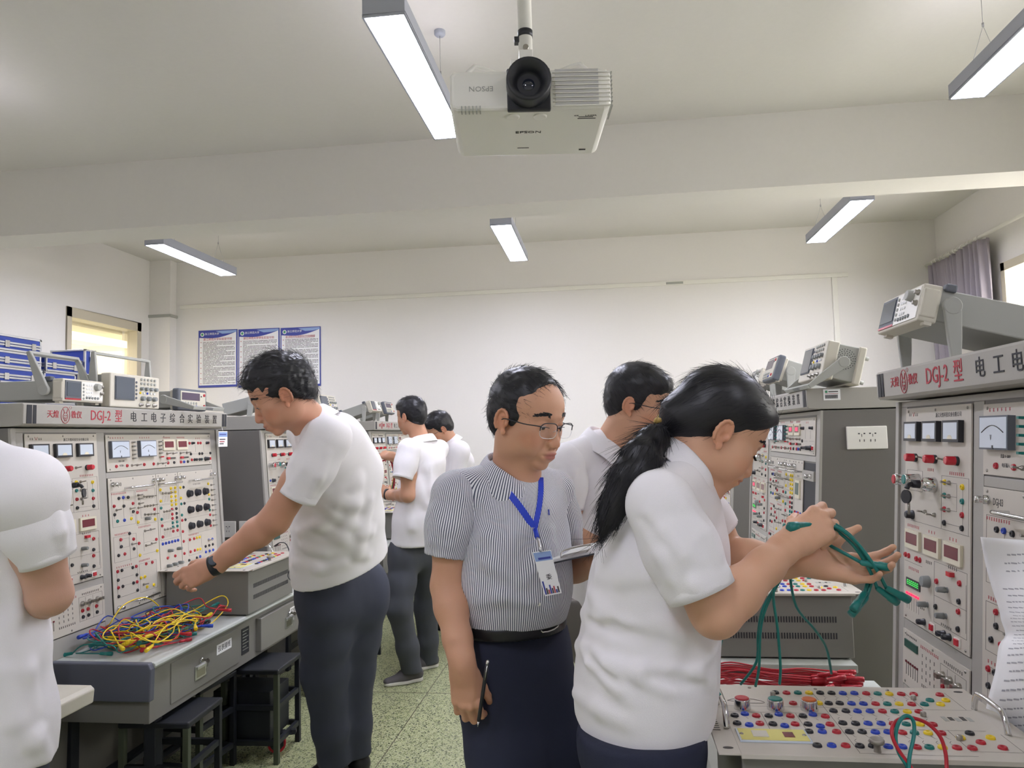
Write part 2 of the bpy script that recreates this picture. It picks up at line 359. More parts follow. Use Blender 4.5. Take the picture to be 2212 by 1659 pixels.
def redfuse_mb():
    return MB().lathe((0, 0, 0), (0, -1, 0), [(0, .0125), (.008, .0125)], 'black_plastic', 16).lathe((0, -.008, 0), (0, -1, 0), [(0, .0122), (.020, .0118), (.024, .0095)], 'fuse_red', 16)
def gknob_mb():
    return MB().lathe((0, 0, 0), (0, -1, 0), [(0, .008), (.006, .006), (.006, .0085), (.026, .0075), (.028, .006)], 'grey_plastic', 16)
def bigknob_mb():
    return MB().lathe((0, 0, 0), (0, -1, 0), [(0, .017), (.004, .017), (.018, .0150), (.020, .0135)], 'grey_plastic', 20)
def dial_mb():
    g = MB().lathe((0, 0, 0), (0, -1, 0), [(0, .021), (.003, .021), (.005, .0185), (.020, .0165), (.022, .015)], 'black_plastic', 24)
    return g.box(-.0025, .0025, -.024, -.020, -.015, .015, 'black_plastic')
def screw_mb(): return MB().lathe((0, 0, 0), (0, -1, 0), [(0, .0042), (.0015, .004), (.0028, .0022)], 'steel', 10)
def latch_mb():
    return MB().lathe((0, 0, 0), (0, -1, 0), [(0, .011), (.010, .011), (.011, .0085), (.016, .0085), (.024, .0095), (.030, .0085), (.031, .003)], 'chrome', 14)
def handle_mb(w):
    return MB().tube([(0, 0, 0), (0, -.012, 0), (.002, -.028, 0), (.014, -.037, 0), (w-.014, -.037, 0), (w-.002, -.028, 0), (w, -.012, 0), (w, 0, 0)], .0052, 'chrome', n=10)
def small_meter():
    g = MB().box(0, .095, -.014, 0, -.058, 0, 'black_plastic').box(.008, .087, -.0145, -.012, -.050, -.006, 'meter_glass')
    g.tube([(.016, -.0148, -.027) for i in range(1)]+[(.016+.063*t, -.0148, -.027+.016*math.sin(PI*t)) for t in [i/8 for i in range(9)]], .0006, 'ink', n=4, smooth=0)
    g.prism([(.047+.014*math.cos(a), -.050+.011*math.sin(a)) for a in [PI*i/10 for i in range(11)]], -.0152, -.0140, 'cream')
    return g
def big_meter():
    g = MB().box(0, .13, -.017, 0, -.080, 0, 'inst_dark').box(.004, .126, -.0180, -.015, -.076, -.004, 'meter_glass')
    g.tube([(.014+.10*t, -.0183, -.040+.017*math.sin(PI*t)) for t in [i/10 for i in range(11)]], .0012, 'ink', n=4, smooth=0)
    g.box(.062, .068, -.0186, -.017, -.078, -.070, 'black_plastic'); return g
def display(on=False, wd=.10, h=.055):
    g = MB().box(0, wd, -.008, 0, -h, 0, 'cream').box(.010, wd-.012, -.0088, -.006, -h+.014, -.009, 'led_red')
    if on: g.box(.03, wd-.03, -.0094, -.0085, -h+.021, -.017, 'led_red_on')
    return g
def push_mb(c): return MB().lathe((0, 0, 0), (0, -1, 0), [(0, .019), (.004, .019), (.030, .0165), (.040, .0165), (.042, .0145)], 'chrome', 20).lathe((0, -.040, 0), (0, -1, 0), [(0, .0145), (.004, .0140), (.005, .012)], c, 20)
def rocker_mb(): return MB().box(-.015, .015, -.003, 0, -.012, .012, 'white_plastic').box(-.009, .009, -.008, -.003, -.008, .008, 'fuse_red')
def sw_mb(on): return MB().box(0, .018, -.008, 0, -.008, 0, 'steel').box(.003, .013, -.020, -.008, -.007, -.001, on)
JT = "k540,1330 b572,1331 k608,1329 r504,1297 k573,1291 r641,1297 k640,1258 k505,1258 t523,1226 b572,1225 y623,1227 r671,1251 r808,1253 y673,1204 y809,1203 k604,1159 r539,1139 r632,1129 k540,1107 k631,1083 r671,1103 r809,1103 y811,1047 y866,1345 y864,1288 t863,1253 t863,1196 r864,1163 r864,1107 y958,1346 y996,1346 y958,1324 y996,1324 y958,1303 y996,1303 y958,1281 y996,1281 y958,1260 y996,1260 r957,1237 k996,1237 r957,1212 k996,1212 r957,1190 k996,1190 t957,1167 t996,1167 t957,1146 t996,1146 r957,1124 r996,1124 b861,1072 b888,1072 b915,1072 b942,1072 b969,1072 b995,1072 y1044,1344 k1074,1343 y1044,1288 t1044,1257 k1074,1257 t1044,1198 r1044,1170 k1074,1170 r1044,1111 y1323,1345 y1323,1284 t1323,1258 t1323,1196 r1323,1169 r1323,1108 r1046,1059 r1105,1059 r1146,1059 y1174,1060 y1202,1060 r1046,995 r1105,995 r1146,996 y1175,996 y1202,995 b1293,1031 b1331,1031 k1256,1001 k1294,1001 k1332,1001 b1256,970 b1294,970 b1332,970 k518,1070 r562,1070 y673,1046 r505,999 k535,999 k614,998 r641,999 k506,960 k642,959 r505,926 k536,926 k614,926 r641,926 k504,887 k641,887 r717,998 r766,997 y673,939 y702,939 y715,888 y769,887 r896,996 r962,996 k1087,952 k1162,953 b1195,955"
JM = "y266,1423 y368,1417 t266,1387 t368,1380 r266,1350 r368,1345 k266,1313 k368,1311 b18,1313 r7,1187 r31,1187 r87,1187 r111,1187 r223,1148 r357,1169 r352,1096 k219,1078 k354,1122 k351,1051 r268,878 r301,878 r355,878 k270,852 k303,852 k357,852"
J2 = "r535,1479 r613,1479 r745,1479 r822,1479 r946,1479 k1001,1479 r1064,1479 b1094,1479 k1130,1479 r1157,1579 r1243,1579 r1269,1579 r1353,1579 k1164,1519 k1252,1519 k1279,1519 k1366,1519 r1170,1487 k1222,1487 t1272,1487"
def bench(name, X, Y, side, label, umax=2, umin=-1, on=False, r2=False, dep=0, tu0=.10):
    root = empty(name, (X, Y, 0), PI/2 if side == 'L' else -PI/2, label, 'laboratory bench')
    rnd = random.Random(7)
    prof = [(-.052, 0), (-.064, .69), (0, 1.655), (.56, 1.655), (.56, 0)]
    fr = lambda a, b, t: (t, a, b)
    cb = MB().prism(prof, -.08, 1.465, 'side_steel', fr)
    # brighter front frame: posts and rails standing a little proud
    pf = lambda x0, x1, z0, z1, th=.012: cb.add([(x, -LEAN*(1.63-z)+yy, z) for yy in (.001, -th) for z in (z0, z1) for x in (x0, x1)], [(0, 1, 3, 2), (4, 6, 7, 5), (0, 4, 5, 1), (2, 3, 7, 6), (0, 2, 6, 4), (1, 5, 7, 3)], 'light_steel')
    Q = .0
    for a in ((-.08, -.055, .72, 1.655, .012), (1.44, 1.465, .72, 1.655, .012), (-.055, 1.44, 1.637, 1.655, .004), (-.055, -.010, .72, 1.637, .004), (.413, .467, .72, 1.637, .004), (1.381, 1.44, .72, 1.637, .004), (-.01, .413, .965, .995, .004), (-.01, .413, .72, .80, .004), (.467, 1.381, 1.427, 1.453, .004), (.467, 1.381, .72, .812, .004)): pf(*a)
    if r2: pass
    cb.build('cabinet', root, bev=.002)
    hd = MB().prism([(-.065, 1.672), (-.058, 1.664), (0, 1.660), (.56, 1.660), (.56, 1.752), (-.060, 1.752), (-.066, 1.745)], -.082, 1.467, 'light_steel', fr)
    hd = hd.build('header', root, bev=.003)
    for a in (-.066, -.034, 1.408, 1.44): MB().box(a, a+(.026 if a in (-.066, 1.408) else .017), -.0672, -.064, 1.672, 1.745, 'dark_metal').build('stripe', hd)
    yy = -.0665
    it = [('天煌', .033, fm(.040, yy, 1.710), 'red_print', 1, 'LEFT'), ('教仪', .033, fm(.174, yy, 1.710), 'red_print', 1, 'LEFT'), ('DGJ-2', .062, fm(.292, yy, 1.710), 'red_print', .85, 'LEFT'), ('型', .062, fm(.481, yy, 1.708), 'red_print', .85, 'CENTER')]
    for c, u in zip('电工电子综合实验装置', (.589, .672, .748, .827, .908, .995, 1.074, 1.157, 1.243, 1.326)): it.append((c, .052, fm(u, yy, 1.708, (1, 0, .0)), 'black_print', .95, 'CENTER'))
    text_mesh('lettering', it, hd, .0006)
    ring = [(.142+.025*math.cos(a), yy, 1.709+.034*math.sin(a)) for a in [2*PI*i/28 for i in range(29)]]
    lg = MB().tube(ring, .0011, 'red_print', n=5, smooth=0)
    lg.tube([(.142+.013*math.cos(a), yy, 1.704+.015*math.sin(a)) for a in [2*PI*i/20 for i in range(21)]], .0009, 'red_print', n=5, smooth=0)
    for s in (-1, 1):
        lg.tube([(.142+s*.006, yy, 1.717), (.142+s*.010, yy, 1.728), (.142+s*.012, yy, 1.733)], .0014, 'red_print', n=5); lg.cyl((.142+s*.005, yy, 1.707), (.142+s*.005, yy-.001, 1.707), .002, 'red_print', n=8)
        lg.tube([(.142+s*.004, yy, 1.690), (.142+s*.005, yy, 1.683)], .0011, 'red_print', n=5, smooth=1)
    lg.tube([(.136, yy, 1.699), (.142, yy, 1.695), (.148, yy, 1.699)], .0011, 'red_print', n=5)
    lg.tube([(.171+.006*math.cos(a), yy, 1.741+.006*math.sin(a)) for a in [2*PI*i/12 for i in range(13)]], .0005, 'red_print', n=4, smooth=0)
    lg.build('emblem', hd)
    # table
    tt = MB().prism([(-.47-dep, .693), (-.497-dep, .696), (-.506-dep, .706), (-.503-dep, .716), (-.495-dep, .720), (-.06, .720), (-.06, .693)], tu0, 1.95, 'laminate', fr)
    tt.build('table_top', root, bev=.002)
    if side == 'L':
        MB().prism([(-.497, .575), (-.501, .70), (-.490, .722), (-.06, .722), (-.06, .575)], .075, .108, 'blue_grey', fr).build('end_cap', root, bev=.006, seg=3)
    else:
        MB().prism([(-.49-dep, .575), (-.495-dep, .672), (-.06, .672), (-.06, .575)], 1.935, 1.955, 'blue_grey', fr).build('end_cap', root, bev=.004)
    ap = MB().box(tu0+.01, 1.93, -.475-dep, -.455-dep, .48, .692, 'grey_steel').box(.11, .13, -.455-dep, -.06, .48, .692, 'grey_steel').box(1.91, 1.93, -.455-dep, -.06, .48, .692, 'grey_steel').box(.13, 1.91, -.455, -.06, .48, .49, 'grey_steel')
    ap.build('apron', root, bev=.003)
    for i, (u0, u1, out) in enumerate(((.25, .82, .004+dep), (1.0, 1.56, .03+dep))):
        dr = MB().box(u0, u1, -.475-out, -.470, .505, .672, 'grey_steel').build('drawer', root, bev=.003)
        c = .47 if i == 0 else u0+.33; y = -.475-out
        MB().box(c-.045, c+.045, y-.004, y+.001, .545, .605, 'alu').box(c-.034, c+.034, y-.0045, y-.003, .553, .592, 'steel').box(c-.036, c+.036, y-.010, y-.004, .588, .600, 'alu').build('pull', dr, bev=.002)
        k = MB().lathe((c, y-.004, .622), (0, -1, 0), [(0, .010), (.008, .010), (.010, .007)], 'chrome').box(c-.0015, c+.0015, y-.03, y-.012, .617, .627, 'steel').lathe((c, y-.036, .620), (1, 0, 0), [(-.001, .010), (.001, .010)], 'steel', 14)
        k.tube([(c+.002, y-.036, .612), (c+.006, y-.034, .595), (c-.003, y-.03, .585), (c+.002, y-.028, .57)], .0012, 'steel', n=5).build('lock', dr)
        lb = MB().box(u1-.21, u1-.075, y-.0008, y+.001, .60, .645, 'paper').build('label_strip', dr)
        text_mesh('lettering', [('仪表接线' if i == 0 else '实验用具', .030, fm(u1-.1425, y-.001, .622), 'black_print', .95, 'CENTER')], lb)
    np_ = MB().box(.85, .925, -.4775-dep, -.473, .53, .655, 'dark_metal').build('name_plate', root)
    pl_ = MB()
    for k in range(7): pl_.box(.858, .917-.02*(k % 2), -.4780-dep, -.477-dep, .64-.015*k, .643-.015*k, 'alu')
    pl_.build('small_print', np_)
    for u in (.22, 1.83):
        for y in (-.42-dep, -.05+.0): MB().box(u-.025, u+.025, y-.025, y+.025, .0, .485, 'dark_metal').build('leg', root, bev=.003)
    MB().box(.22, 1.83, -.06, -.04, .12, .16, 'dark_metal').build('stretcher', root)
    # the leaning control panel face: children live in a frame hinged at z=1.63
    def cp(nm, x0, x1, z0, z1):
        g = MB().box(x0, x1, -.0062, -.0015, z0-1.63, z1-1.63, 'panel'); o = g.build('control_panel', root, bev=.001)
        o.location = (0, -.002, 1.63); o.rotation_euler = (-LEAN, 0, 0)
        for sx in (x0+.02, (x0+x1)/2, x1-.02):
            for sz in (z1-.010, z0+.010): hw('screw', shared('screw', screw_mb), o, sx, sz-1.63, -.006)
        return o
    Y0 = -.0062; njk = [0]; extra = MB()
    def jacks(p, s):
        for t in s.split():
            c = t[0]; u, v = [float(q)/1000 for q in t[1:].split(',')]
            if not (umin <= u <= umax): continue
            if r2 and u > 1.19: continue
            njk[0] += 1
            if njk[0] <= 100: hw(dict(k='black', r='red', b='blue', t='green', y='yellow')[c]+'_jack', shared('jack_'+c, lambda: jack_mb(c)), p, u, v-1.63, Y0)
            else:
                g = jack_mb(c, 8); g.v = [(a+u, b+Y0, d+v-1.63) for a, b, d in g.v]; rest.append((p, g))
    rest = []
    def ink(p, segs, m='ink', nm='circuit_print'):
        g = MB()
        for (a, b, c, d) in segs: g.box(min(a, c)-.0004, max(a, c)+.0004, Y0-.0004, Y0+.0003, min(b, d)-1.63-.0004, max(b, d)-1.63+.0004, m)
        if g.v: g.build(nm, p)
    def rect(a, b, c, d): return [(a, b, c, b), (a, d, c, d), (a, b, a, d), (c, b, c, d)]
    def caption(g, x0, x1, z, m='red_print', h=.008, st=.011):
        x = x0
        while x < x1-.004: 
            zz = z-1.63; g.box(x, x+.006, Y0-.0005, Y0+.0003, zz+h/2-.0012, zz+h/2, m).box(x+.002, x+.0035, Y0-.0005, Y0+.0003, zz-h/2, zz+h/2, m).box(x, x+.006, Y0-.0005, Y0+.0003, zz-.001, zz+.0002, m)
            if rnd.random() < .6: g.box(x, x+.006, Y0-.0005, Y0+.0003, zz-h/2, zz-h/2+.0012, m)
            x += st
    if umin < .40:
        # ---- power module
        p = cp('power', -.007, .41, .997, 1.632)
        jacks(p, ' '.join(JM.split()[:19]))
        for i, u in enumerate((.012, .144, .276)): hw('meter', shared('small_meter', small_meter), p, u, 1.590-1.63, Y0)
        for u in (.073, .206, .338): hw('fuse', shared('redfuse', redfuse_mb), p, u, 1.483-1.63, Y0)
        for u in (.135, .269): hw('toggle_switch', shared('toggle', toggle_mb), p, u, 1.485-1.63, Y0)
        hw('stop_button', shared('push_r', lambda: push_mb('j_red')), p, .018, 1.414-1.63, Y0)
        hw('start_button', shared('push_g', lambda: push_mb('j_teal')), p, .095, 1.418-1.63, Y0)
        def key():
            g = MB().lathe((0, 0, 0), (0, -1, 0), [(0, .022), (.004, .022), (.028, .019), (.030, .016), (.040, .012)], 'chrome', 20).lathe((0, -.04, 0), (0, -1, 0), [(0, .012), (.02, .011)], 'black_plastic')
            g.tube([(0, -.055, 0), (.004, -.07, -.004), (.006, -.076, -.014)], .007, 'black_plastic', n=8)
            g.lathe((.010, -.078, -.036), (.3, -1, 0), [(-.003, .019), (.003, .019)], 'black_plastic', 18)
            g.tube([(.010, -.072, -.05), (.010, -.07, -.085)], .004, 'steel', n=6, smooth=1); return g
        hw('key_switch', shared('key', key), p, .200, 1.411-1.63, Y0)
        for u, v in ((.293, 1.423), (.293, 1.387), (.293, 1.350), (.206, 1.328), (.145, 1.33)): hw('toggle_switch', shared('toggle', toggle_mb), p, u, v-1.63, Y0)
        hw('knob', shared('blkknob', cap_mb), p, .055, 1.312-1.63, Y0, sc_=(1.4, 1, 1.4))
        for i, u in enumerate((.015, .146, .273)): hw('display', shared('disp1' if on and i == 0 else 'disp', lambda: display(on and i == 0)), p, u, 1.267-1.63, Y0)
        hw('knob', shared('bigknob', bigknob_mb), p, .168, 1.136-1.63, Y0)
        for u, v in ((.285, 1.137), (.164, 1.071), (.280, 1.067)): hw('knob', shared('gknob', gknob_mb), p, u, v-1.63, Y0)
        g = MB().box(0, .098, -.004, 0, -.024, 0, 'lcd')
        def seg7():
            g = MB().box(0, .098, -.003, 0, -.026, 0, 'black_plastic')
            for k in range(6):
                for z in (-.006, -.012, -.018): g.box(.010+k*.014, .018+k*.014, -.0036, -.003, z-.001, z+.001, 'led_green_on')
                g.box(.009+k*.014, .0105+k*.014, -.0036, -.003, -.018, -.006, 'led_green_on')
            return g
        hw('frequency_display', shared('seg7', seg7) if side == 'R' else shared('seg7off', lambda: MB().box(0, .098, -.003, 0, -.026, 0, 'lcd')), p, .017, 1.122-1.63, Y0)
        hw('indicator_row', shared('leds', lambda: [g.box(k*.018, k*.018+.010, -.003, 0, -.003, .003, 'led_red_on') for g in [MB()] for k in range(6)] and g), p, .016, 1.076-1.63, Y0) if False else None
        lg = MB(); [lg.box(.016+k*.016, .025+k*.016, Y0-.003, Y0, 1.0725-1.63, 1.0785-1.63, 'led_red_on' if side == 'R' else 'led_red') for k in range(6)]
        lg.build('indicator_row', p)
        for u in (.145, .272, .304): hw('fuse_holder', shared('cap', cap_mb), p, u, 1.018-1.63, Y0)
        for u in (.200, .349): hw('rocker_switch', shared('rocker', rocker_mb), p, u, 1.017-1.63, Y0)
        hw('slide_switch', shared('slidered', lambda: MB().box(-.012, .012, -.012, 0, -.006, .006, 'fuse_red')), p, .314, 1.184-1.63, Y0)
        text_mesh('lettering', [('浙江天煌科技实业有限公司', .014, fm(.203, Y0-.0002, 1.606-1.63), 'black_print', .92, 'LEFT')], p, .0002)
        g = MB()
        caption(g, .155, .195, 1.452); caption(g, .292, .375, 1.449); caption(g, .017, .10, 1.278); caption(g, .165, .215, 1.277, st=.018); caption(g, .295, .345, 1.275, st=.018)
        caption(g, .03, .10, 1.152, 'ink_red'); caption(g, .15, .19, 1.190, 'ink'); caption(g, .29, .34, 1.200, 'ink'); caption(g, .018, .04, 1.611, 'ink'); caption(g, .065, .09, 1.611, 'ink'); caption(g, .115, .15, 1.052, 'ink', .006); caption(g, .25, .31, 1.040, 'ink', .006)
        g.tube([(.045, Y0, 1.619-1.63), (.052, Y0, 1.607-1.63), (.059, Y0, 1.619-1.63)], .001, 'ink_red', n=4); g.build('small_print', p)
        ink(p, rect(.245, 1.295, .40, 1.440)+rect(.01, 1.385, .12, 1.445)+rect(.205, 1.035, .395, 1.20)+[(0, 1.295, .405, 1.295), (0, 1.17, .125, 1.17), (.295, 1.423, .335, 1.423), (.295, 1.387, .335, 1.387), (.295, 1.35, .335, 1.35), (.335, 1.35, .335, 1.42), (.266, 1.313, .36, 1.313), (.368, 1.32, .368, 1.41), (.205, 1.107, .395, 1.107), (.39, 1.05, .39, 1.17)]
            + [(.02+.017*k, 1.03, .02+.017*k, 1.066) for k in range(6)])
        q = cp('signal', -.007, .41, .803, .965)
        jacks(q, ' '.join(JM.split()[19:]))
        hw('lcd', shared('lcdw', lambda: MB().box(0, .09, -.004, 0, -.022, 0, 'lcd')), q, .013, .938-1.63, Y0)
        for u in (.268, .312, .362): hw('selector', shared('selector', lambda: MB().lathe((0, 0, 0), (0, -1, 0), [(0, .011), (.008, .011), (.010, .008), (.014, .008)], 'steel', 14).box(-.004, .016, -.024, -.012, -.006, .006, 'steel')), q, u, .908-1.63, Y0)
        g = MB(); caption(g, .12, .24, .944); caption(g, .27, .38, .945, 'ink'); caption(g, .02, .10, .951, 'ink', .005)
        for a in range(4):
            for b_ in range(4): caption(g, .13+a*.026, .143+a*.026, .920-b_*.020, 'ink', .009)
        for k in range(6): g.box(.02+.016*k, .023+.016*k, Y0-.0005, Y0, .835-1.63, .870-1.63, 'ink').box(.018+.016*k, .025+.016*k, Y0-.003, Y0, .870-1.63, .876-1.63, 'led_red')
        caption(g, .13, .23, .838, 'ink'); g.build('small_print', q); ink(q, rect(.25, .835, .395, .935)+[(.29, .835, .29, .93), (.335, .835, .335, .93)])
    if umax > .5 and umin < 1.37:
        # ---- measuring module
        p = cp('measuring', .471, 1.377, 1.456, 1.627); jacks(p, J2)
        def tagger(u): return umin <= u <= umax
        for u in (.487, .700):
            if tagger(u): hw('meter', shared('big_meter', big_meter), p, u, 1.597-1.63, Y0)
        for u, cc in ((.656, 'j_teal' if side == 'R' else 'inst_grey'), (.873, 'j_teal' if side == 'R' else 'inst_grey')):
            for k in range(5):
                if tagger(u): hw('range_button', shared('sw_'+cc, lambda: sw_mb(cc)) if not (k == 4 and u > .8) else shared('sw_red', lambda: sw_mb('fuse_red')), p, u, 1.594-.0195*k-1.63, Y0)
        for u in (.907, 1.030):
            if tagger(u): hw('display', shared('dispon' if on else 'disp', lambda: display(on)), p, u, 1.600-1.63, Y0)
        for u in (.649, .689, .858, .900, .941, .996, 1.064, 1.123):
            if tagger(u): hw('toggle_switch', shared('toggle', toggle_mb), p, u, (1.479 if u < .92 else 1.527)-1.63, Y0)
        for u in (.935, 1.059):
            if tagger(u): hw('slide_switch', shared('slide', lambda: MB().box(0, .08, -.003, 0, -.004, .004, 'ink').box(0, .022, -.010, -.002, -.006, .006, 'fuse_red')), p, u, 1.503-1.63, Y0)
        for u, v in ((1.183, 1.579), (1.332, 1.579), (1.197, 1.487), (1.248, 1.487)):
            if tagger(u): hw('fuse_holder', shared('cap', cap_mb), p, u, v-1.63, Y0, sc_=(.8, .8, .8))
        if tagger(1.31): hw('knob', shared('cap', cap_mb), p, 1.310, 1.488-1.63, Y0, sc_=(1.2, 1.2, 1.2)); hw('rocker_switch', shared('rocker', rocker_mb), p, 1.352, 1.488-1.63, Y0)
        text_mesh('lettering', [('V', .018, fm(.545, Y0-.0186, 1.545-1.63), 'ink', .6, 'CENTER'), ('A', .018, fm(.760, Y0-.0186, 1.545-1.63), 'ink', .6, 'CENTER'), ('直流 0~500V', .010, fm(.575, Y0-.0002, 1.502-1.63), 'black_print', .8, 'CENTER'), ('电压输入', .011, fm(.576, Y0-.0002, 1.481-1.63), 'black_print', .8, 'CENTER')], p, .0002)
        g = MB(); caption(g, .50, .60, 1.612, st=.018); caption(g, .72, .81, 1.612, st=.018); caption(g, .915, .985, 1.611); caption(g, 1.04, 1.11, 1.611); caption(g, 1.22, 1.27, 1.605, st=.018); g.build('small_print', p)
        ink(p, [(1.15, 1.475, 1.15, 1.50), (1.15, 1.475, 1.37, 1.475), (1.17, 1.519, 1.25, 1.519), (1.28, 1.519, 1.36, 1.519), (1.215, 1.53, 1.215, 1.57), (1.30, 1.53, 1.30, 1.57)])
        # ---- plug-in boxes
        R_ = (1.03, 1.185) if r2 else (1.03, 1.378)
        seps = [(.473, .832, 0), (.836, 1.026, 0)] + [(R_[0], R_[1], 0)]
        ps = [cp('plugin', a, b_, .815, 1.426) for a, b_, _ in seps]
        for t in JT.split():
            u = float(t[1:].split(',')[0])/1000
            k = 0 if u < .834 else 1 if u < 1.028 else 2
            jacks(ps[k], t) if not (r2 and k == 2) else None
        for u, v in ((.498, 1.396), (.81, 1.396), (.858, 1.396), (1.005, 1.396), (1.048, 1.396))+(() if r2 else ((1.357, 1.396), (.500, .836))):
            if tagger(u): hw('latch', shared('latch', latch_mb), ps[0 if u < .834 else 1 if u < 1.028 else 2], u, v-1.63, Y0)
        for k, (a, b_, v) in enumerate(((.589, .763, 1.374), (.858, 1.010, 1.374), (1.045 if r2 else 1.134, 1.17 if r2 else 1.316, 1.374), (.594, .762, .848))):
            if tagger(a): hw('handle', shared('handle%d' % round((b_-a)*1000), lambda: handle_mb(b_-a)), ps[k % 3], a, v-1.63, Y0)
        CL = ((.684, 1.333), (.687, 1.315), (.688, 1.292), (.68, 1.272), (.728, 1.322), (.75, 1.32), (.772, 1.319), (.795, 1.319), (.73, 1.275), (.752, 1.274), (.774, 1.274), (.8, 1.274), (.729, 1.235), (.755, 1.232), (.778, 1.232), (.805, 1.229), (.519, 1.278), (.621, 1.275), (.884, 1.325), (.91, 1.325), (.937, 1.322), (.887, 1.232), (.91, 1.232), (.934, 1.232), (.885, 1.142), (.91, 1.142), (.934, 1.141), (.721, 1.156), (.767, 1.157), (.724, 1.085), (.769, 1.088), (.619, 1.107), (.69, .905)) + (() if r2 else tuple((1.353, 1.336-.0288*k) for k in range(9))+((1.29, 1.03),))
        for u, v in CL:
            if tagger(u): hw('toggle_switch', shared('toggle', toggle_mb), ps[0 if u < .834 else 1 if u < 1.028 else 2], u, v-1.63, Y0)
        for u, v in ((.735, 1.214), (.908, 1.031), (.988, 1.030), (.892, .957), (.94, .957), (.992, .957)):
            if tagger(u): hw('knob', shared('gknob', gknob_mb), ps[0 if u < .834 else 1], u, v-1.63, Y0)
        if not r2:
            for i in range(3):
                for j in range(3):
                    if tagger(1.121+.08*i): hw('dial', shared('dial', dial_mb), ps[2], 1.121+.08*i, 1.305-.087*j-1.63, Y0)
        else:
            hw('lcd', shared('lcdp', lambda: MB().box(0, .085, -.008, 0, -.085, 0, 'cream').box(.012, .073, -.009, -.006, -.068, -.012, 'lcd')), ps[2], 1.065, 1.33-1.63, Y0)
            for c, u in zip('rbrb', (1.055, 1.092, 1.115, 1.155)): hw('jack', shared('jack_'+c, lambda: jack_mb(c)), ps[2], u, 1.175-1.63, Y0)
            hw('knob', shared('dial', dial_mb), ps[2], 1.09, 1.085-1.63, Y0)
            o = MB().box(1.187, 1.379, -.001, .0, .815-1.63, 1.42-1.63, 'dark_metal').box(1.187, 1.379, -.010, .0, 1.34-1.63, 1.385-1.63, 'light_steel').build('empty_bay', root); o.location = (0, -.002, 1.63); o.rotation_euler = (-LEAN, 0, 0)
            hw('latch', shared('latch', latch_mb), o, 1.34, 1.362-1.63, -.01)
        text_mesh('lettering', [('DGJ-03', .024, fm(.520, Y0-.0002, 1.393-1.63), 'black_print', .62, 'LEFT')], ps[0], .0002)
        g = MB(); caption(g, .49, .60, 1.352, 'red_print'); caption(g, .675, .76, 1.352); caption(g, .50, .60, 1.165, 'red_print'); caption(g, .675, .77, 1.178, 'red_print'); caption(g, .50, .62, 1.016, 'red_print', st=.015); caption(g, .665, .75, 1.018, 'red_print'); caption(g, .66, .77, .832, 'ink', st=.014)
        g.build('small_print', ps[0])
        ink(ps[0], rect(.49, 1.20, .655, 1.36)+rect(.665, 1.19, .82, 1.36)+rect(.49, 1.04, .655, 1.155)+rect(.70, 1.22, .82, 1.31)+rect(.53, 1.10, .60, 1.14)+rect(.50, .88, .65, 1.005)+rect(.665, .87, .80, 1.005)
            + [(.504, 1.24, .504, 1.30), (.572, 1.225, .572, 1.33), (.54, 1.33, .608, 1.33), (.62, 1.24, .64, 1.24), (.604, 1.03, .604, 1.16), (.70, 1.045, .81, 1.045), (.71, 1.10, .80, 1.10), (.71, 1.06, .71, 1.15), (.53, .963, .62, .963), (.53, .927, .62, .927)])
        ink(ps[1], rect(.848, 1.27, 1.015, 1.36)+rect(.848, 1.18, 1.015, 1.265)+rect(.848, 1.09, 1.015, 1.175)+[(.88+.014*k, 1.28-.09*j, .88+.014*k, 1.31-.09*j) for k in range(5) for j in range(3)])
        if not r2:
            g = MB(); caption(g, 1.17, 1.25, 1.352, 'ink'); caption(g, 1.10, 1.20, 1.082, 'red_print'); g.build('small_print', ps[2])
            ink(ps[2], [(1.09, 1.261-.087*k, 1.34, 1.261-.087*k) for k in range(3)]+rect(1.09, .975, 1.22, 1.07))
        else:
            g = MB(); caption(g, 1.08, 1.12, 1.350, 'ink'); caption(g, 1.05, 1.17, 1.13, 'ink', .006); caption(g, 1.06, 1.16, 1.04, 'ink'); g.build('small_print', ps[2])
    for p in {id(q): q for q, _ in rest}.values():
        g = MB()
        for q, h in rest:
            if q is p:
                b0 = len(g.v); g.v += h.v
                for f, mi in zip(h.f, h.mi): g.f.append(tuple(i+b0 for i in f)); g.mi.append(g._m(h.mats[mi])); g.sm.append(True)
        g.build('small_jack_field', p, kind='stuff')
    return root
def outlet(root, x, y0, y1, z0, z1, sgn, kind=2):
    "wall outlet on a cabinet end (x = end plane, sgn = outward direction)"
    g = MB().box(min(x, x+sgn*.010), max(x, x+sgn*.010), y0, y1, z0, z1, 'white_plastic'); o = g.build('power_outlet', root, bev=.003)
    X0 = x+sgn*.0102; d = MB(); W = y1-y0; H = z1-z0
    def hole(y, z, w_, h_): d.box(min(X0, X0+sgn*.0006), max(X0, X0+sgn*.0006), y-w_/2, y+w_/2, z-h_/2, z+h_/2, 'black_print')
    for k in range(kind):
        cy = y0+W*(.5 if kind == 1 else (.37, .64)[k]); cz = (z0+z1)/2
        hole(cy-.011, cz+.018, .007, .005); hole(cy+.011, cz+.018, .007, .005); hole(cy, cz+.010, .002, .012); hole(cy-.009, cz-.012, .003, .010); hole(cy+.009, cz-.012, .003, .010)
    if kind == 0:
        for k in range(5): hole(y0+W/2+.012*math.cos(k*1.25), (z0+z1)/2+.012*math.sin(k*1.25), .003, .003)
    d.build('slots', o)
LX, RX = -2.30, .93
bA = bench('experiment_bench', LX, 2.68, 'L', 'grey control bench at left piled with tangled coloured test leads')
bB = bench('experiment_bench', LX, 4.77, 'L', 'grey control bench behind the leaning man, second in the left row', umax=.45)
bC = bench('experiment_bench', LX, 7.05, 'L', 'farthest grey control bench of the left row, two men working at it', umax=1.0)
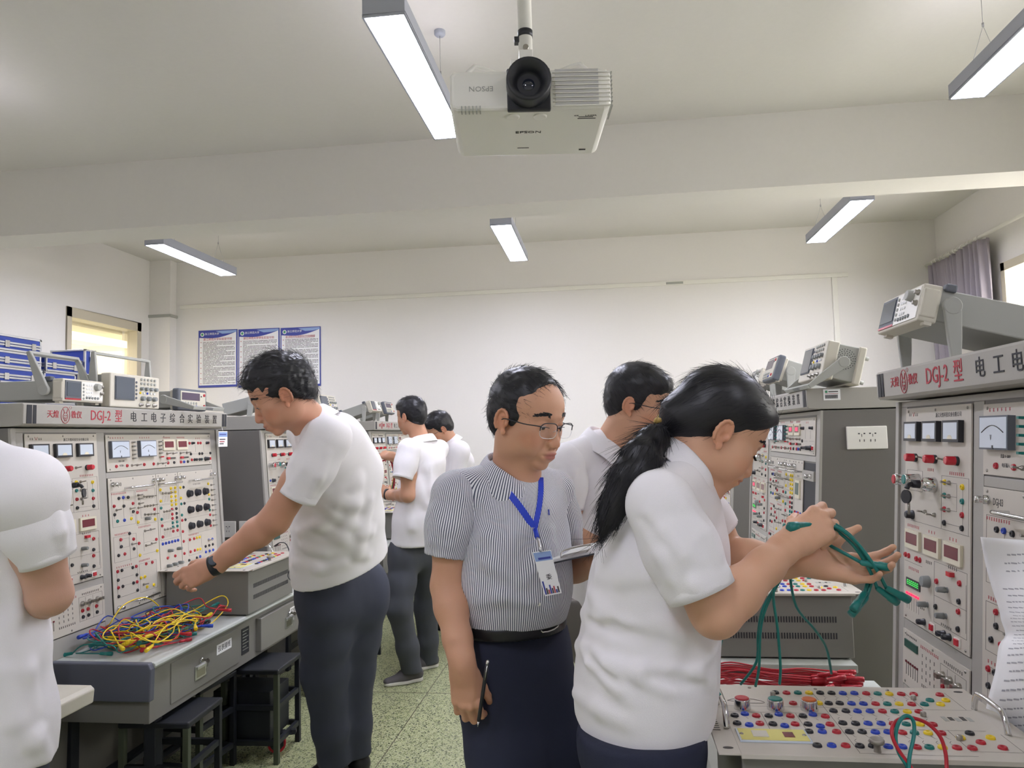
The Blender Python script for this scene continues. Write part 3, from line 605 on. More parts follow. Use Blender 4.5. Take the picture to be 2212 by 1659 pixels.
bZ = empty('experiment_bench', (LX, .55, 0), PI/2, 'beige topped bench end at the lower left, behind the cropped person', 'laboratory bench')
MB().prism([(-.44, .66), (-.445, .71), (-.43, .722), (.05, .722), (.05, .66)], 1.0, 1.965, 'beige', lambda a, b, t: (t, a, b)).build('table_top', bZ, bev=.006, seg=3)
MB().box(1.05, 1.85, -.36, .05, .0, .655, 'blue_grey').build('base', bZ, bev=.004)
bR1 = bench('experiment_bench', RX, 2.43, 'R', 'nearest grey control bench at the right edge with a green readout lit', umax=.78, on=False, dep=.20, tu0=-.28)
bR2 = bench('experiment_bench', RX, 4.825, 'R', 'grey control bench in front of the ponytailed woman, red readouts lit', on=True, r2=True, dep=.10)
bR3 = bench('experiment_bench', RX, 7.05, 'R', 'farthest grey control bench of the right row, seen beyond her chin', umin=.9, dep=.05)
outlet(bR2, 1.465, .09, .256, 1.484, 1.582, 1)
outlet(bB, -.08, .033, .139, .951, 1.057, -1, 0); outlet(bB, -.08, .162, .267, .951, 1.057, -1, 1)
# asset label on the second right bench
lb = MB().box(1.467, 1.4685, .005, .045+.03, 1.71, 1.757, 'paper').build('asset_label', bR2); lb.location = (0, 0, -.012)
g = MB().box(1.4685, 1.469, .012, .022, 1.742, 1.752, 'poster_green')
for k in range(22): g.box(1.4685, 1.469, .012+k*.0024, .012+k*.0024+(.0012 if k % 3 else .0018), 1.717, 1.733, 'black_print')
g.box(1.4685, 1.469, .026, .066, 1.745, 1.749, 'ink').box(1.4685, 1.469, .012, .066, 1.737, 1.739, 'ink_red').build('barcode', lb)
# instruction card tied to the near-left bench header
card = empty('hanging_card', (-2.25+.02, 4.09, 1.60), label='small blue and white card hanging from the header corner of the left bench', cat='card')
MB().box(-.0015, .0015, -.05, .05, -.045, .045, 'paper').box(-.002, .002, -.048, .048, .012, .040, 'poster_lightblue').build('card_sheet', card)
g = MB()
for k, (z, m) in enumerate(((.026, 'poster_blue'), (-.002, 'ink'), (-.016, 'ink_red'), (-.028, 'ink'))): g.box(.0021, .0025, -.04, .035-.01*k, z-.003, z+.003, m)
g.build('small_print', card); MB().tube([(0, 0, .045), (-.01, 0, .09), (-.015, 0, .15)], .0012, 'paper', n=5).build('string', card)
# ================================================================ instruments on top of the benches
def instrument(kind, loc, side, tilt, label, handle, W=.28, H=.10, D=.34, group=None, cat='instrument'):
    nm = dict(gen='signal_generator', scope='oscilloscope', dmm='bench_multimeter')[kind]
    t = empty(nm, loc, label=label, cat=cat, rot=(-math.radians(tilt), 0, PI/2 if side == 'L' else -PI/2), group=group)
    body = 'inst_grey' if kind != 'dmm' else 'inst_grey'; fcol = 'beige'
    b = MB().box(.008, W-.008, .045, D, .008, H-.006, body); b.build('body', t, bev=.004)
    f = MB().box(0, W, 0, .05, 0, H, fcol)
    if kind == 'gen':
        for s in (-.004, W+.004-.010): f.box(s, s+.010, .002, .045, .012, H-.012, fcol)
    f = f.build('front_bezel', t, bev=.006, seg=3)
    if kind == 'dmm':
        MB().box(-.006, W+.006, -.004, .035, -.006, H+.008, 'inst_dark').build('rubber_bumper', t, bev=.010, seg=3)
        MB().box(.012, W-.012, -.008, -.001, .008, H-.006, fcol).build('front_plate', t, bev=.003)
        MB().box(.02, W*.72, -.0095, -.006, H*.48, H-.014, 'lcd_violet').build('screen', t)
        for k in range(6):
            for j in range(2): MB().lathe((.030+k*.026, -.007, .018+j*.017), (0, -1, 0), [(0, .0075), (.004, .007), (.005, .005)], 'inst_grey' if (k, j) != (5, 0) else 'j_blue', 10).build('button', t)
        for z in (.022, H-.022): MB().lathe((W-.032, -.007, z), (0, -1, 0), [(0, .008), (.006, .008), (.006, .003)], 'j_red', 12).build('terminal', t)
        MB().lathe((W-.060, -.007, H-.030), (0, -1, 0), [(0, .004), (.004, .004)], 'black_plastic', 10).build('terminal', t)
    elif kind == 'gen':
        MB().box(.012, W*.42, -.003, .002, .012, H-.008, 'inst_dark').box(.012, W*.42, -.0035, -.001, .008, .014, 'j_red').build('screen_surround', t)
        MB().box(.020, W*.40, -.005, -.001, .024, H-.016, 'screen').build('screen', t)
        MB().box(W*.43, W-.008, -.003, .002, .008, H-.008, 'white_plastic').build('key_plate', t)
        for k in range(3):
            for j in range(4): MB().lathe((W*.57+k*.014, -.003, H-.022-j*.016), (0, -1, 0), [(0, .005), (.003, .0045)], 'paper', 8).build('key', t)
        for j in range(5): MB().lathe((W*.48, -.003, H-.022-j*.015), (0, -1, 0), [(0, .0055), (.003, .0045)], 'inst_grey', 8).build('key', t)
        for j in range(5): MB().lathe((W*.56+j*.018, -.003, .020), (0, -1, 0), [(0, .0062), (.004, .005)], 'grey_plastic', 8).build('key', t)
        MB().lathe((W*.80, -.003, H-.028), (0, -1, 0), [(0, .017), (.016, .015), (.018, .013)], 'inst_grey', 20).build('knob', t)
        for z in (H-.025, H-.055): MB().lathe((W-.018, -.003, z), (0, -1, 0), [(0, .0085), (.004, .0085), (.004, .006), (.012, .006), (.012, .003)], 'steel', 12).build('connector', t)
    else:
        MB().box(.030, W*.46, -.004, .002, .035, H-.014, 'inst_dark').box(.034, W*.45, -.006, -.002, .040, H-.019, 'screen').build('screen', t)
        for j in range(5): MB().lathe((W*.50, -.001, H-.035-j*.019), (0, -1, 0), [(0, .0065), (.003, .0055)], 'inst_dark', 8).build('key', t)
        for k in range(5):
            for j in range(2): MB().lathe((W*.60+k*.027, -.001, H-.018-j*.020), (0, -1, 0), [(0, .0065), (.005, .0065)], 'inst_grey', 8).build('key', t)
        for k in range(4): MB().lathe((W*.60+k*.038, -.001, H-.064), (0, -1, 0), [(0, .0095), (.014, .0085)], 'grey_plastic', 14).build('knob', t)
        for k, c in enumerate(('j_yellow', 'paper', 'j_blue', 'paper', 'paper')): MB().lathe((W*.58+k*.028, -.001, H-.085), (0, -1, 0), [(0, .006), (.004, .005)], c, 10).build('key', t)
        for k in range(3): MB().lathe((W*.62+k*.048, -.001, H-.112), (0, -1, 0), [(0, .012), (.016, .0105)], 'grey_plastic', 14).build('knob', t)
        for k in range(3): MB().lathe((W*.58+k*.055, -.001, .016), (0, -1, 0), [(0, .010), (.004, .010), (.004, .0065), (.016, .0065), (.016, .003)], 'steel', 12).build('connector', t)
        vent = MB()
        for r in range(1, 6):
            for k in range(5*r): a = 2*PI*k/(5*r)+r*.3; vent.cyl((W-.0081, D*.55+.0085*r*math.cos(a), H*.60+.0085*r*math.sin(a)), (W-.0074, D*.55+.0085*r*math.cos(a), H*.60+.0085*r*math.sin(a)), .0021, 'black_print', n=6)
        vent.build('vent', t); MB().box(.0, W, D-.02, D+.012, 0, H, fcol).build('back_cover', t, bev=.006)
        for z in (.02, H-.04):
            for x in (.03, W-.04): MB().cyl((x, D+.01, z), (x, D+.035, z), .009, 'inst_grey', n=12).build('foot', t)
    # folding handle
    a, L = math.radians(handle), .175 if kind != 'scope' else .17
    py, pz = .075, H*.5; ex = .016
    dy, dz = math.cos(a)*L, math.sin(a)*L
    hb = MB(); n = Vector((0, -math.sin(a), math.cos(a))); d = Vector((0, math.cos(a), math.sin(a)))
    for s, x in ((-1, -ex), (1, W+ex)):
        P0 = Vector((x, py, pz)); P1 = Vector((x, py+dy, pz+dz)); vs = []
        for p, w_ in ((P0-d*.0, .023), (P0+d*L*.5, .018), (P1, .010)):
            for xx in (-.007, .007):
                for q in (-w_, w_): vs.append(p+n*q+Vector((xx, 0, 0)))
        hb.add(vs, [(0, 1, 3, 2), (8, 10, 11, 9)]+[(4*i+a_, 4*i+b_, 4*i+4+b_, 4*i+4+a_) for i in (0, 1) for a_, b_ in ((0, 1), (1, 3), (3, 2), (2, 0))], 'inst_grey')
        hb.cyl(P0-Vector((.008, 0, 0)), P0+Vector((.008, 0, 0)), .0245, 'inst_grey', n=20)
        hb.cyl(Vector((.0 if s < 0 else W, py, pz)), P0, .014, 'beige', n=14)
    P1 = Vector((-ex-.007, py+dy, pz+dz)); vs = []
    for x in (-ex-.007, W+ex+.007):
        for q, r in ((-.010, -.006), (.010, -.006), (.010, .008), (-.010, .008)): vs.append(Vector((x, py+dy, pz+dz))+n*q+d*r)
    hb.add(vs, [(0, 1, 2, 3), (7, 6, 5, 4)]+[(i, (i+1) % 4, 4+(i+1) % 4, 4+i) for i in range(4)], 'inst_grey')
    hd = hb.build('handle', t, bev=.003)
    g = MB()
    for k in range(14): x = W*.36+k*W*.02; g.add([Vector((x+dx, py+dy, pz+dz))+n*q+d*.0086 for dx in (0, .003) for q in (-.007, .007)], [(0, 1, 3, 2)], 'inst_dark')
    g.build('grip_ribs', hd)
    if kind != 'scope':
        for x in (.0, W-.03):
            for z in (-.012,): MB().box(x+.005, x+.028, .02, .04, z+.004, .004, 'beige').build('foot', t)
    for x in (-.004, W-.022):
        if kind == 'gen': MB().box(x, x+.026, D-.03, D+.01, H-.03, H+.004, 'inst_dark').build('corner_guard', t, bev=.004); MB().box(x, x+.026, .055, .085, H-.012, H+.010, 'inst_dark').build('corner_guard', t, bev=.005)
    return t
HT = 1.752
instrument('gen', (-2.29, 2.875, HT+.020), 'L', 0, 'signal generator with carrying handle raised, nearest on the left bench', 66, W=.255, H=.098)
instrument('scope', (-2.28, 3.165, HT+.006), 'L', 0, 'beige oscilloscope with raised handle before the left window', 90, W=.38, H=.160, D=.16)
instrument('dmm', (-2.27, 3.70, HT+.012), 'L', 0, 'low bench multimeter with violet display beside the beige oscilloscope', 196, W=.27, H=.105, D=.30)
sd = lambda t, D: HT+.006+D*math.sin(math.radians(t))
instrument('dmm', (-2.35, 4.86, sd(12, .3)), 'L', 12, 'multimeter tilted up beside the leaning man, behind the hanging card', -70, W=.25, D=.30)
instrument('gen', (-2.27, 5.36, sd(14, .3)), 'L', 14, 'tilted signal generator just behind the leaning man, left of the oscilloscope', -62, W=.26, D=.30)
instrument('scope', (-2.27, 5.72, sd(14, .16)), 'L', 14, 'oscilloscope tilted up just behind the leaning man, right of a generator', -62, W=.38, H=.16, D=.16)
instrument('gen', (-2.30, 7.12, sd(17, .34)), 'L', 17, 'tilted signal generator on the farthest left bench, left of a dark multimeter', -72, W=.30, H=.11)
instrument('dmm', (-2.28, 7.52, sd(17, .3)), 'L', 17, 'dark edged multimeter tilted up on the farthest left bench', -72, W=.28, H=.12, D=.30)
instrument('gen', (.845, 2.425, sd(15, .42)), 'R', 15, 'big tilted signal generator standing on its handle at the right edge', -75, W=.30, H=.105, D=.42)
instrument('scope', (.905, 3.66, sd(15, .14)), 'R', 15, 'beige oscilloscope with round side vent, tilted up on the right bench', 229, W=.38, H=.165, D=.15)
instrument('dmm', (.90, 4.42, sd(20, .28)), 'R', 20, 'multimeter in dark rubber bumpers, tilted up left of the vented oscilloscope', -72, W=.26, H=.13, D=.28)
instrument('gen', (.90, 4.85, sd(20, .28)), 'R', 20, 'slim tilted instrument left of the rubber bumpered multimeter, right row', -72, W=.28, H=.10, D=.28)
box_ = empty('power_supply', (1.17, 3.0, HT+.01), -PI/2, 'pale green instrument box with dark lid edge, between the two right headers', 'instrument')
# stands on the first right bench's rear
box_.location = (1.12, 2.52, HT+.002)
MB().box(0, .22, 0, .26, .0, .115, 'beige').build('body', box_, bev=.004); MB().box(-.010, .23, -.012, .27, .115, .135, 'inst_dark').build('lid', box_, bev=.004)
# ---------------------------------------------------------------- blue aluminium cases
cb = empty('storage_cabinet', (-3.44, 2.6, 0), label='grey cabinet behind the left bench carrying the blue tool cases', cat='cabinet')
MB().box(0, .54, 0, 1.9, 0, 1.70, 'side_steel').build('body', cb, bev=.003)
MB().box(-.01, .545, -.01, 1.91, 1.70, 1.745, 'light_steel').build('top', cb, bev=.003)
def case(loc, L=.30, D=.23, H=.084, upright=False, label='', flip=False):
    t = empty('tool_case', loc, label=label, cat='tool case', group='blue tool cases stacked by the left wall')
    if upright: t.rotation_euler = (PI/2, 0, 0)
    MB().box(.004, D-.004, .004, L-.004, .004, H-.004, 'blue_vinyl').build('shell', t)
    g = MB(); r = .011
    for z in (0, H-r):
        for y in (0, L-r): g.box(0, D, y, y+r, z, z+r, 'alu')
        for x in (0, D-r): g.box(x, x+r, 0, L, z, z+r, 'alu')
    for x in (0, D-r):
        for y in (0, L-r): g.box(x, x+r, y, y+r, 0, H, 'alu')
    mid = H*.42
    g.box(-.001, D+.001, -.001, L+.001, mid-.012, mid-.001, 'alu').box(-.001, D+.001, -.001, L+.001, mid+.002, mid+.013, 'alu')
    g.build('edge_trim', t, bev=.0015)
    for y in (.06, L-.06): MB().box(D, D+.006, y-.014, y+.014, mid-.018, mid+.018, 'chrome').build('latch', t, bev=.001)
    return t
k = 0
words = ['bottom', 'second lowest', 'middle', 'second highest', 'topmost']
for i in range(5):
    case((-3.33, 3.425, 1.746+i*.0855), label='blue aluminium tool case, %s of the left stack' % words[i])
for i in range(4):
    case((-3.33+(.0 if i else .01), 3.748+(.012 if i == 3 else 0), 1.746+i*.0855+(0.0)), L=.25 if i < 3 else .29, label='blue aluminium tool case, %s of the right stack' % ['bottom', 'second lowest', 'second highest', 'topmost'][i])
case((-3.33, 4.17, 1.746), L=.415, H=.10, upright=True, label='blue aluminium tool case standing upright on its side before the window')
# ---------------------------------------------------------------- trainer boxes with sloping-free jack field
TJ = "k177,329 r202,329 t228,331 y253,332 k278,333 k303,333 b328,333 b354,335 r201,262 y257,266 k278,266 k302,268 b327,268 k275,221 k301,222 b325,222 k274,153 k61,182 b84,192 r106,183 k59,139 b82,131 r105,140 k132,184 b155,194 r177,186 k131,139 b153,131 r176,141 k203,187 b226,197 r249,188 k202,142 b224,133 r246,144 k194,104 b220,105 r248,106 k273,107 k192,36 b219,38 r245,39 r380,335 t405,335 y430,335 r456,335 r483,335 r539,335 b352,268 r378,269 t403,270 y428,271 r454,271 t481,272 y515,274 t503,298 y537,300 b351,223 r377,225 t402,225 y428,226 r452,227 k299,152 b324,154 b350,155 r374,155 t399,155 y426,156 r451,156 k298,109 b323,109 b348,111 r375,110 t398,111 y424,112 r449,112 k503,115 y476,92 y532,95 k271,39 k295,40 b323,40 b349,41 r375,41 t398,42 y422,43 r448,43 r475,43 r503,71 r531,48"
def trainer(loc, rz, label, vents=True):
    t = empty('circuit_trainer', loc, rz, label, 'trainer box')       # origin: plate front-left corner on the floor of the box
    H = .245
    g = MB().box(.045, .565, .012, .375, .006, H-.004, 'grey_steel'); g = g.build('case', t, bev=.003)
    for rz_ in (.075, .135):
        v = MB()
        for k in range(42): v.box(.10+k*.0098, .1048+k*.0098, .0112, .0125, rz_, rz_+.022, 'black_print')
        v.build('vent_slots', g)
    v = MB()
    for k in range(14): v.box(.5645, .5656, .06+k*.0095, .0645+k*.0095, .10, .125, 'black_print')
    v.build('vent_slots', g)
    MB().box(.06, .55, .03, .36, 0, .006, 'black_plastic').build('base', t)
    p = MB().box(0, .612, -.006, .388, H-.004, H, 'panel').build('top_plate', t, bev=.0012)
    MB().box(.042, .573, -.010, .384, H-.008, H+.001, 'panel').build('jack_plate', p, bev=.001)
    Y = H+.001
    n = 0
    for s in TJ.split():
        c = s[0]; x, y = [float(q)/1000 for q in s[1:].split(',')]
        o = hw(dict(k='black', r='red', b='blue', t='green', y='yellow')[c]+'_jack', shared('jack_'+c, lambda: jack_mb(c)), p, x, Y, y, rot=(-PI/2, 0, 0)); o.scale = (1.12, .9, 1.12)
    for x, c in ((.085, 'j_red'), (.156, 'j_teal'), (.227, 'j_orange')):
        mat('j_orange', '#c8622a', .35)
        o = hw('push_button', shared('pushT_'+c, lambda: MB().lathe((0, 0, 0), (0, -1, 0), [(0, .0185), (.003, .0185), (.008, .0175), (.019, .0170), (.022, .0165)], 'chrome', 24).lathe((0, -.0215, 0), (0, -1, 0), [(0, .0155), (.002, .0150), (.003, .0125)], c, 24)), p, x, Y, .228, rot=(-PI/2, 0, 0))
    for x in (.167, .470, .440, .470): pass
    for x, y in ((.168, .311), (.471, .305), (.452, .205), (.470, .083)):
        hw('post', shared('post', lambda: MB().lathe((0, 0, 0), (0, -1, 0), [(0, .006), (.008, .006), (.010, .004)], 'steel', 10)), p, x, Y, y, rot=(-PI/2, 0, 0))
    hw('thumbscrew', shared('thumb', lambda: MB().lathe((0, 0, 0), (0, -1, 0), [(0, .007), (.014, .006), (.016, .013), (.022, .0135), (.024, .012)], 'steel', 18)), p, .296, Y, .018, rot=(-PI/2, 0, 0))
    MB().box(.049, .187, .045, .107, Y, Y+.004, 'meter_glass').build('socket_card', p, bev=.001)
    cdm = MB().box(.053, .183, .048, .104, Y+.0041, Y+.0046, 'card_yellow').box(.078, .108, .062, .092, Y+.0046, Y+.006, 'beige').box(.138, .158, .064, .088, Y+.0046, Y+.0055, 'led_red') if mat('card_yellow', '#d9d07c', .6) else None
    cdm.build('yellow_card', p)
    for x, y in ((.057, .076), (.178, .076)): hw('screw', shared('screw', screw_mb), p, x, Y+.004, y, rot=(-PI/2, 0, 0))
    for x in (.034, .574):
        hn = MB().tube([(x, .115, Y), (x, .120, Y+.018), (x, .130, Y+.034), (x, .145, Y+.040), (x, .222, Y+.040), (x, .237, Y+.034), (x, .247, Y+.018), (x, .252, Y)], .006, 'chrome', n=12).build('handle', p)
    for x in (.022, .590):
        for y in (.020, .363): MB().prism([(x+.010*math.cos(a), y+.005*math.sin(a)) for a in [2*PI*i/16 for i in range(16)]], H+.0001, H+.0006, 'ink', lambda a, b, t_: (a, b, t_)).build('slot_hole', p)
    for x in (.125, .275, .435): hw('screw', shared('screw', screw_mb), p, x, Y, .362, rot=(-PI/2, 0, 0))
    # printed circuit lines
    g = MB()
    def ln(a, b, c, d):
        v = Vector((c-a, d-b, 0)); L_ = v.length; nn = Vector((-v.y, v.x, 0)).normalized()*.0005; z = Y+.0004
        g.add([Vector((a, b, z))+nn, Vector((a, b, z))-nn, Vector((c, d, z))-nn, Vector((c, d, z))+nn], [(0, 1, 2, 3)], 'ink')
    for y0, y1, x0 in ((.321, .276, .280), (.213, .162, .276), (.100, .049, .274)):
        for k in range(8):
            x = x0+k*.025; ln(x, y0, x+.003, y0-.014); ln(x+.003, y0-.014, x+.006, y0-.016); ln(x-.004, y1+.016, x, y1); ln(x-.004, y1+.018, x+.002, y1+.026)
    for x in (.120, .192, .262): ln(x, .205, x, .115)
    for x0, x1, y in ((.045, .262, .207), (.05, .565, .243), (.262, .47, .130), (.26, .47, .008)): ln(x0, y, x1, y)
    ln(.262, .345, .262, .21); ln(.262, .13, .262, .01); ln(.468, .352, .468, .245); ln(.468, .13, .468, .03); ln(.555, .352, .555, .245); ln(.468, .03, .56, .03); ln(.56, .03, .56, .115); ln(.468, .13, .54, .13)
    for x in (.061, .133, .204):
        for q in (0, .023, .046): ln(x+q, .176, x+q+.003, .168); ln(x+q-.003, .150, x+q, .144)
    for k in range(6): g.box(.004, .020, .160-k*.011, .163-k*.011, H+.0003, H+.0006, 'ink')
    for k in range(5): g.box(.485+k*.012, .494+k*.012, .18+.004*(k % 2), .205-.003*(k % 3), Y+.0002, Y+.0005, 'ink' if k % 2 else 'inst_grey')
    g.build('circuit_print', p)
    # line drawing of a workbench printed near the red button
    g = MB().tube([(.060, .275, Y+.0005), (.085, .29, Y+.0005), (.12, .285, Y+.0005), (.14, .265, Y+.0005), (.10, .262, Y+.0005), (.06, .275, Y+.0005)], .0005, 'ink', n=4)
    g.build('emblem_print', p)
    return t
# a low plinth lifts the nearest trainer
pl0 = MB().box(.25, .72, 1.56, 1.86, .7205, .7245, 'black_plastic')
T1 = trainer((.190, 1.500, .7210), 0, 'nearest circuit trainer box at the lower right, top covered with coloured jacks')
T2 = trainer((.315, 2.925, .7210), 0, 'circuit trainer box behind the red leads, vent slots facing the camera')
TA = trainer((-1.775, 3.485, .7210), PI/2, 'circuit trainer box on the left bench under the reaching hand')
TC = trainer((-1.80, 6.15, .7210), PI/2, 'circuit trainer box on the left bench behind the leaning man, partly hidden')
for t_, s_ in ((TA, .93), (TC, .95)): t_.scale = (1.0, 1.20, s_)
tag(MB().box(-.03, .03, -.0015, 0, -.010, .010, 'paper').build('asset_label', TA), None); o = bpy.data.objects[-1] if False else None
lab = [c for c in TA.children if c.name.startswith('asset_label')][0]; lab.location = (.565+.0015, .30, .03); lab.rotation_euler = (0, 0, PI/2)
# ---------------------------------------------------------------- test leads
def plug(g, p, d, m, L=.055):
    d = Vector(d).normalized(); p = Vector(p)
    g.lathe(p, d, [(0, .0040), (.004, .0060), (.014, .0066), (L*.6, .0072), (L*.62, .0084), (L, .0084), (L+.001, .004)], m, 10)
def lead(pts, m, label, group=None, r=.0027, ends=True, name='test_lead', smooth=5):
    o = MB().tube(pts, r, m, n=7, smooth=smooth).build(name); tag(o, label, 'test lead', group)
    if ends:
        for a, b in ((0, 1), (-1, -2)):
            if Vector(pts[a]).z < .70: continue
            g = MB(); d = Vector(pts[a])-Vector(pts[b]); d.z *= .3; plug(g, Vector(pts[a])-d.normalized()*.002, d, m); g.build('plug', o)
    return o
rng = random.Random(11)
CN = dict(j_teal='green', j_yellow='yellow', j_red='red', j_blue='blue', j_black='black')
seq = ['j_teal', 'j_yellow', 'j_red', 'j_blue', 'j_black', 'j_teal', 'j_yellow', 'j_red', 'j_blue', 'j_teal', 'j_yellow', 'j_red', 'j_black', 'j_blue', 'j_teal', 'j_yellow', 'j_red', 'j_teal', 'j_blue', 'j_yellow', 'j_red', 'j_black', 'j_teal', 'j_yellow', 'j_red', 'j_blue', 'j_teal', 'j_red', 'j_yellow', 'j_blue', 'j_black', 'j_teal', 'j_red', 'j_yellow', 'j_blue', 'j_teal', 'j_red', 'j_yellow']
for i, c in enumerate(seq):
    t = rng.random(); cx = -2.03+rng.gauss(0, .05); cy = 2.95+.38*t-.04+rng.gauss(0, .03)
    pts = []; rx, ry = rng.uniform(.06, .15), rng.uniform(.07, .17); ph = rng.uniform(0, 6.28); turns = rng.uniform(1.1, 2.1); z0 = .726+.0026*((i*7) % 24)
    nn = 13
    for k in range(nn):
        a = ph+turns*2*PI*k/nn; s = 1+.25*math.sin(a*1.7+i)
        z = z0+max(0, rng.gauss(.010, .014))+(.03 if 0 < k < nn-1 and rng.random() < .2 else 0)
        if k in (0, nn-1): z = z0+.004
        x = cx+rx*s*math.cos(a)+rng.gauss(0, .012); y = cy+ry*s*math.sin(a)+rng.gauss(0, .012)
        y = max(2.84, min(3.44, y)); x = max(-2.21, min(-1.83, x))
        pts.append((x, y, z))
    lead(pts, c, '%s test lead tangled in the heap on the left bench' % CN[c], '%s leads heaped on the left bench' % CN[c])
# a few loops that stand clear of the heap
def PT(z, px, py):
    r = CF + CR*((px-1106)/FPX) - CU*((py-829.5)/FPX); t = (z-EYE.z)/r.z; return EYE + r*t
lead([PT(.73, 232, 1340), (-2.17, 3.02, .80), (-2.17, 3.12, .865), (-2.15, 3.25, .87), (-2.12, 3.32, .80), PT(.74, 330, 1345)], 'j_yellow', 'yellow test lead arching highest over the heap before the grey panel')
lead([PT(.73, 380, 1345), (-1.98, 3.42, .79), (-1.90, 3.48, .83), (-1.86, 3.46, .79), PT(.73, 452, 1350), PT(.73, 420, 1358)], 'j_yellow', 'yellow test lead bowing out at the right end of the heap')
lead([PT(.73, 300, 1370), PT(.76, 350, 1335), PT(.79, 400, 1325), PT(.76, 440, 1335), PT(.73, 425, 1360), PT(.73, 380, 1375)], 'j_red', 'red test lead looping at the right end of the heap')
lead([PT(.73, 88, 1418), PT(.73, 125, 1408), PT(.74, 145, 1385), PT(.76, 140, 1350), PT(.74, 128, 1330), PT(.74, 165, 1335)], 'j_yellow', 'yellow test lead whose plug points to the cropped person')
lead([PT(.73, 90, 1405), PT(.74, 150, 1392), PT(.74, 200, 1370), PT(.80, 215, 1320), PT(.73, 225, 1360)], 'j_teal', 'green test lead at the left end of the heap, plug toward the cropped person')
# black leads over the trainer under the hand
for k, (dx, lb) in enumerate(((0, 'outer'), (-.02, 'inner'))):
    lead([at(596+dx*200, 1180, 3.75), at(606, 1172, 3.72), at(620, 1178, 3.66), at(630, 1215, 3.55), at(622+8*k, 1245, 3.5), at(640+6*k, 1262, 3.42), at(650, 1272, 3.4)], 'j_black', 'black cable curving down in front of the leaning man, %s one of two' % lb, ends=False, name='black_cable')
# red bundle between the two right trainers
for i in range(11):
    z0 = .727+.006*i; w_ = rng.uniform(.0, .03); q = .30
    pts = [(.62, 2.20+w_+q, z0), (.50, 2.17+w_*.5+q, z0+.02), (.40, 2.16+w_+q, z0+.02+.012*(i % 3)), (.32, 2.17+w_+q, z0+.03), (.275-.01*(i % 4), 2.22+w_+q, z0+.02), (.30, 2.27+q, z0+.01), (.38, 2.26+w_+q, z0+.025), (.50, 2.25-w_+q, z0+.02), (.60, 2.26+q, z0+.015), (.70+.015*(i % 3), 2.24+.012*(i % 4)+q, z0+.005)]
    lead(pts, 'j_red', 'red test lead in the folded bundle behind the nearest trainer', 'red leads bundled behind the nearest trainer', r=.0026)
for i, p in enumerate(((.62, 2.47, .762), (.66, 2.50, .785), (.64, 2.53, .79), (.70, 2.49, .765))):
    g = MB(); plug(g, p, (1, .3-.2*i, .15), 'j_red', .06); o = g.build('clip_plug'); tag(o, 'red plug sticking out of the red lead bundle', 'plug', 'red plugs of the bundle')
# green and red loops standing on the nearest trainer
lead([at(1964, 1700, 1.30), at(1964, 1640, 1.31), at(1974, 1590, 1.33), at(1973, 1558, 1.34), at(1958, 1546, 1.34), at(1942, 1560, 1.335), at(1935, 1590, 1.33), at(1941, 1625, 1.32), at(1962, 1660, 1.31), at(1975, 1700, 1.30)], 'j_teal', 'green test lead standing in a narrow loop on the nearest trainer', r=.0034, ends=False)
lead([at(1996, 1700, 1.30), at(1968, 1658, 1.31), at(1938, 1615, 1.32), at(1926, 1582, 1.33), at(1936, 1558, 1.345), at(1965, 1550, 1.35), at(2002, 1562, 1.35), at(2030, 1590, 1.34), at(2042, 1625, 1.33), at(2045, 1659, 1.32), at(2047, 1700, 1.30)], 'j_red', 'red test lead standing in a wide loop on the nearest trainer', r=.0034, ends=False)
# yellow and green heap on the third left bench
for i in range(12):
    c = ['j_yellow', 'j_teal'][i % 2]; cx, cy = -1.95+rng.gauss(0, .02), 6.95+rng.gauss(0, .06)
    pts = [(cx+.10*math.cos(1.3*k+i)+rng.gauss(0, .01), cy+.13*math.sin(1.3*k+i), .727+.004*i+abs(rng.gauss(0, .02))) for k in range(9)]
    lead(pts, c, '%s test lead in the small heap before the far man' % CN[c], '%s leads heaped before the far man' % CN[c])
# ---------------------------------------------------------------- books and papers beside the leaning man
bk = empty('notebook', (-1.98, 4.20, .7215), .2, 'dark blue notebook lying on the left bench beside the leaning man', 'notebook'); MB().box(0, .19, 0, .26, 0, .004, 'poster_blue').build('cover', bk); MB().box(.003, .187, .003, .257, .004, .02, 'paper').build('pages', bk)
tag(MB().box(-1.99, -1.80, 4.25, 4.50, .742, .748, 'paper').build('paper_sheet'), 'white sheets lying on the blue notebook by the leaning man', 'paper')
for i in range(5):
    lead([(-2.06+.01*i, 4.20+.02*i, .73+.01*i), (-2.0, 4.28, .76+.01*i), (-1.92, 4.36+.01*i, .78), (-1.90, 4.46, .765+.01*i), (-1.98, 4.52, .75), (-2.08, 4.44, .735)], 'j_red', 'red test lead heaped behind the notebook on the left bench', 'red leads heaped behind the notebook', r=.003)
# ---------------------------------------------------------------- printed sheet at the right edge
vs = []; fs = []; N, Mr = 14, 26
edge = [(2118, 1160), (2128, 1215), (2143, 1270), (2158, 1315), (2163, 1340), (2172, 1372), (2158, 1395), (2150, 1450), (2132, 1520), (2125, 1580), (2140, 1625), (2165, 1670), (2190, 1720)]
E_ = spline([(a, b, 0) for a, b in edge], 3)
for j, e in enumerate(E_):
    for i in range(N+1):
        s_ = i/N; px = e.x+s_*(2290-e.x); dd = 1.62+.02*math.sin(3*s_+j*.22)+.010*math.sin(j*.5)-.22*s_
        vs.append(at(px, e.y+12*s_*(1+.3*math.sin(j*.3)), dd))
for j in range(len(E_)-1):
    for i in range(N): q = j*(N+1)+i; fs.append((q, q+1, q+N+2, q+N+1))
o = MB().add(vs, fs, 'paper', True).build('printed_sheet'); so = o.modifiers.new('s', 'SOLIDIFY'); so.thickness = .0004
tag(o, 'curling white printed sheet hanging at the right edge', 'paper')
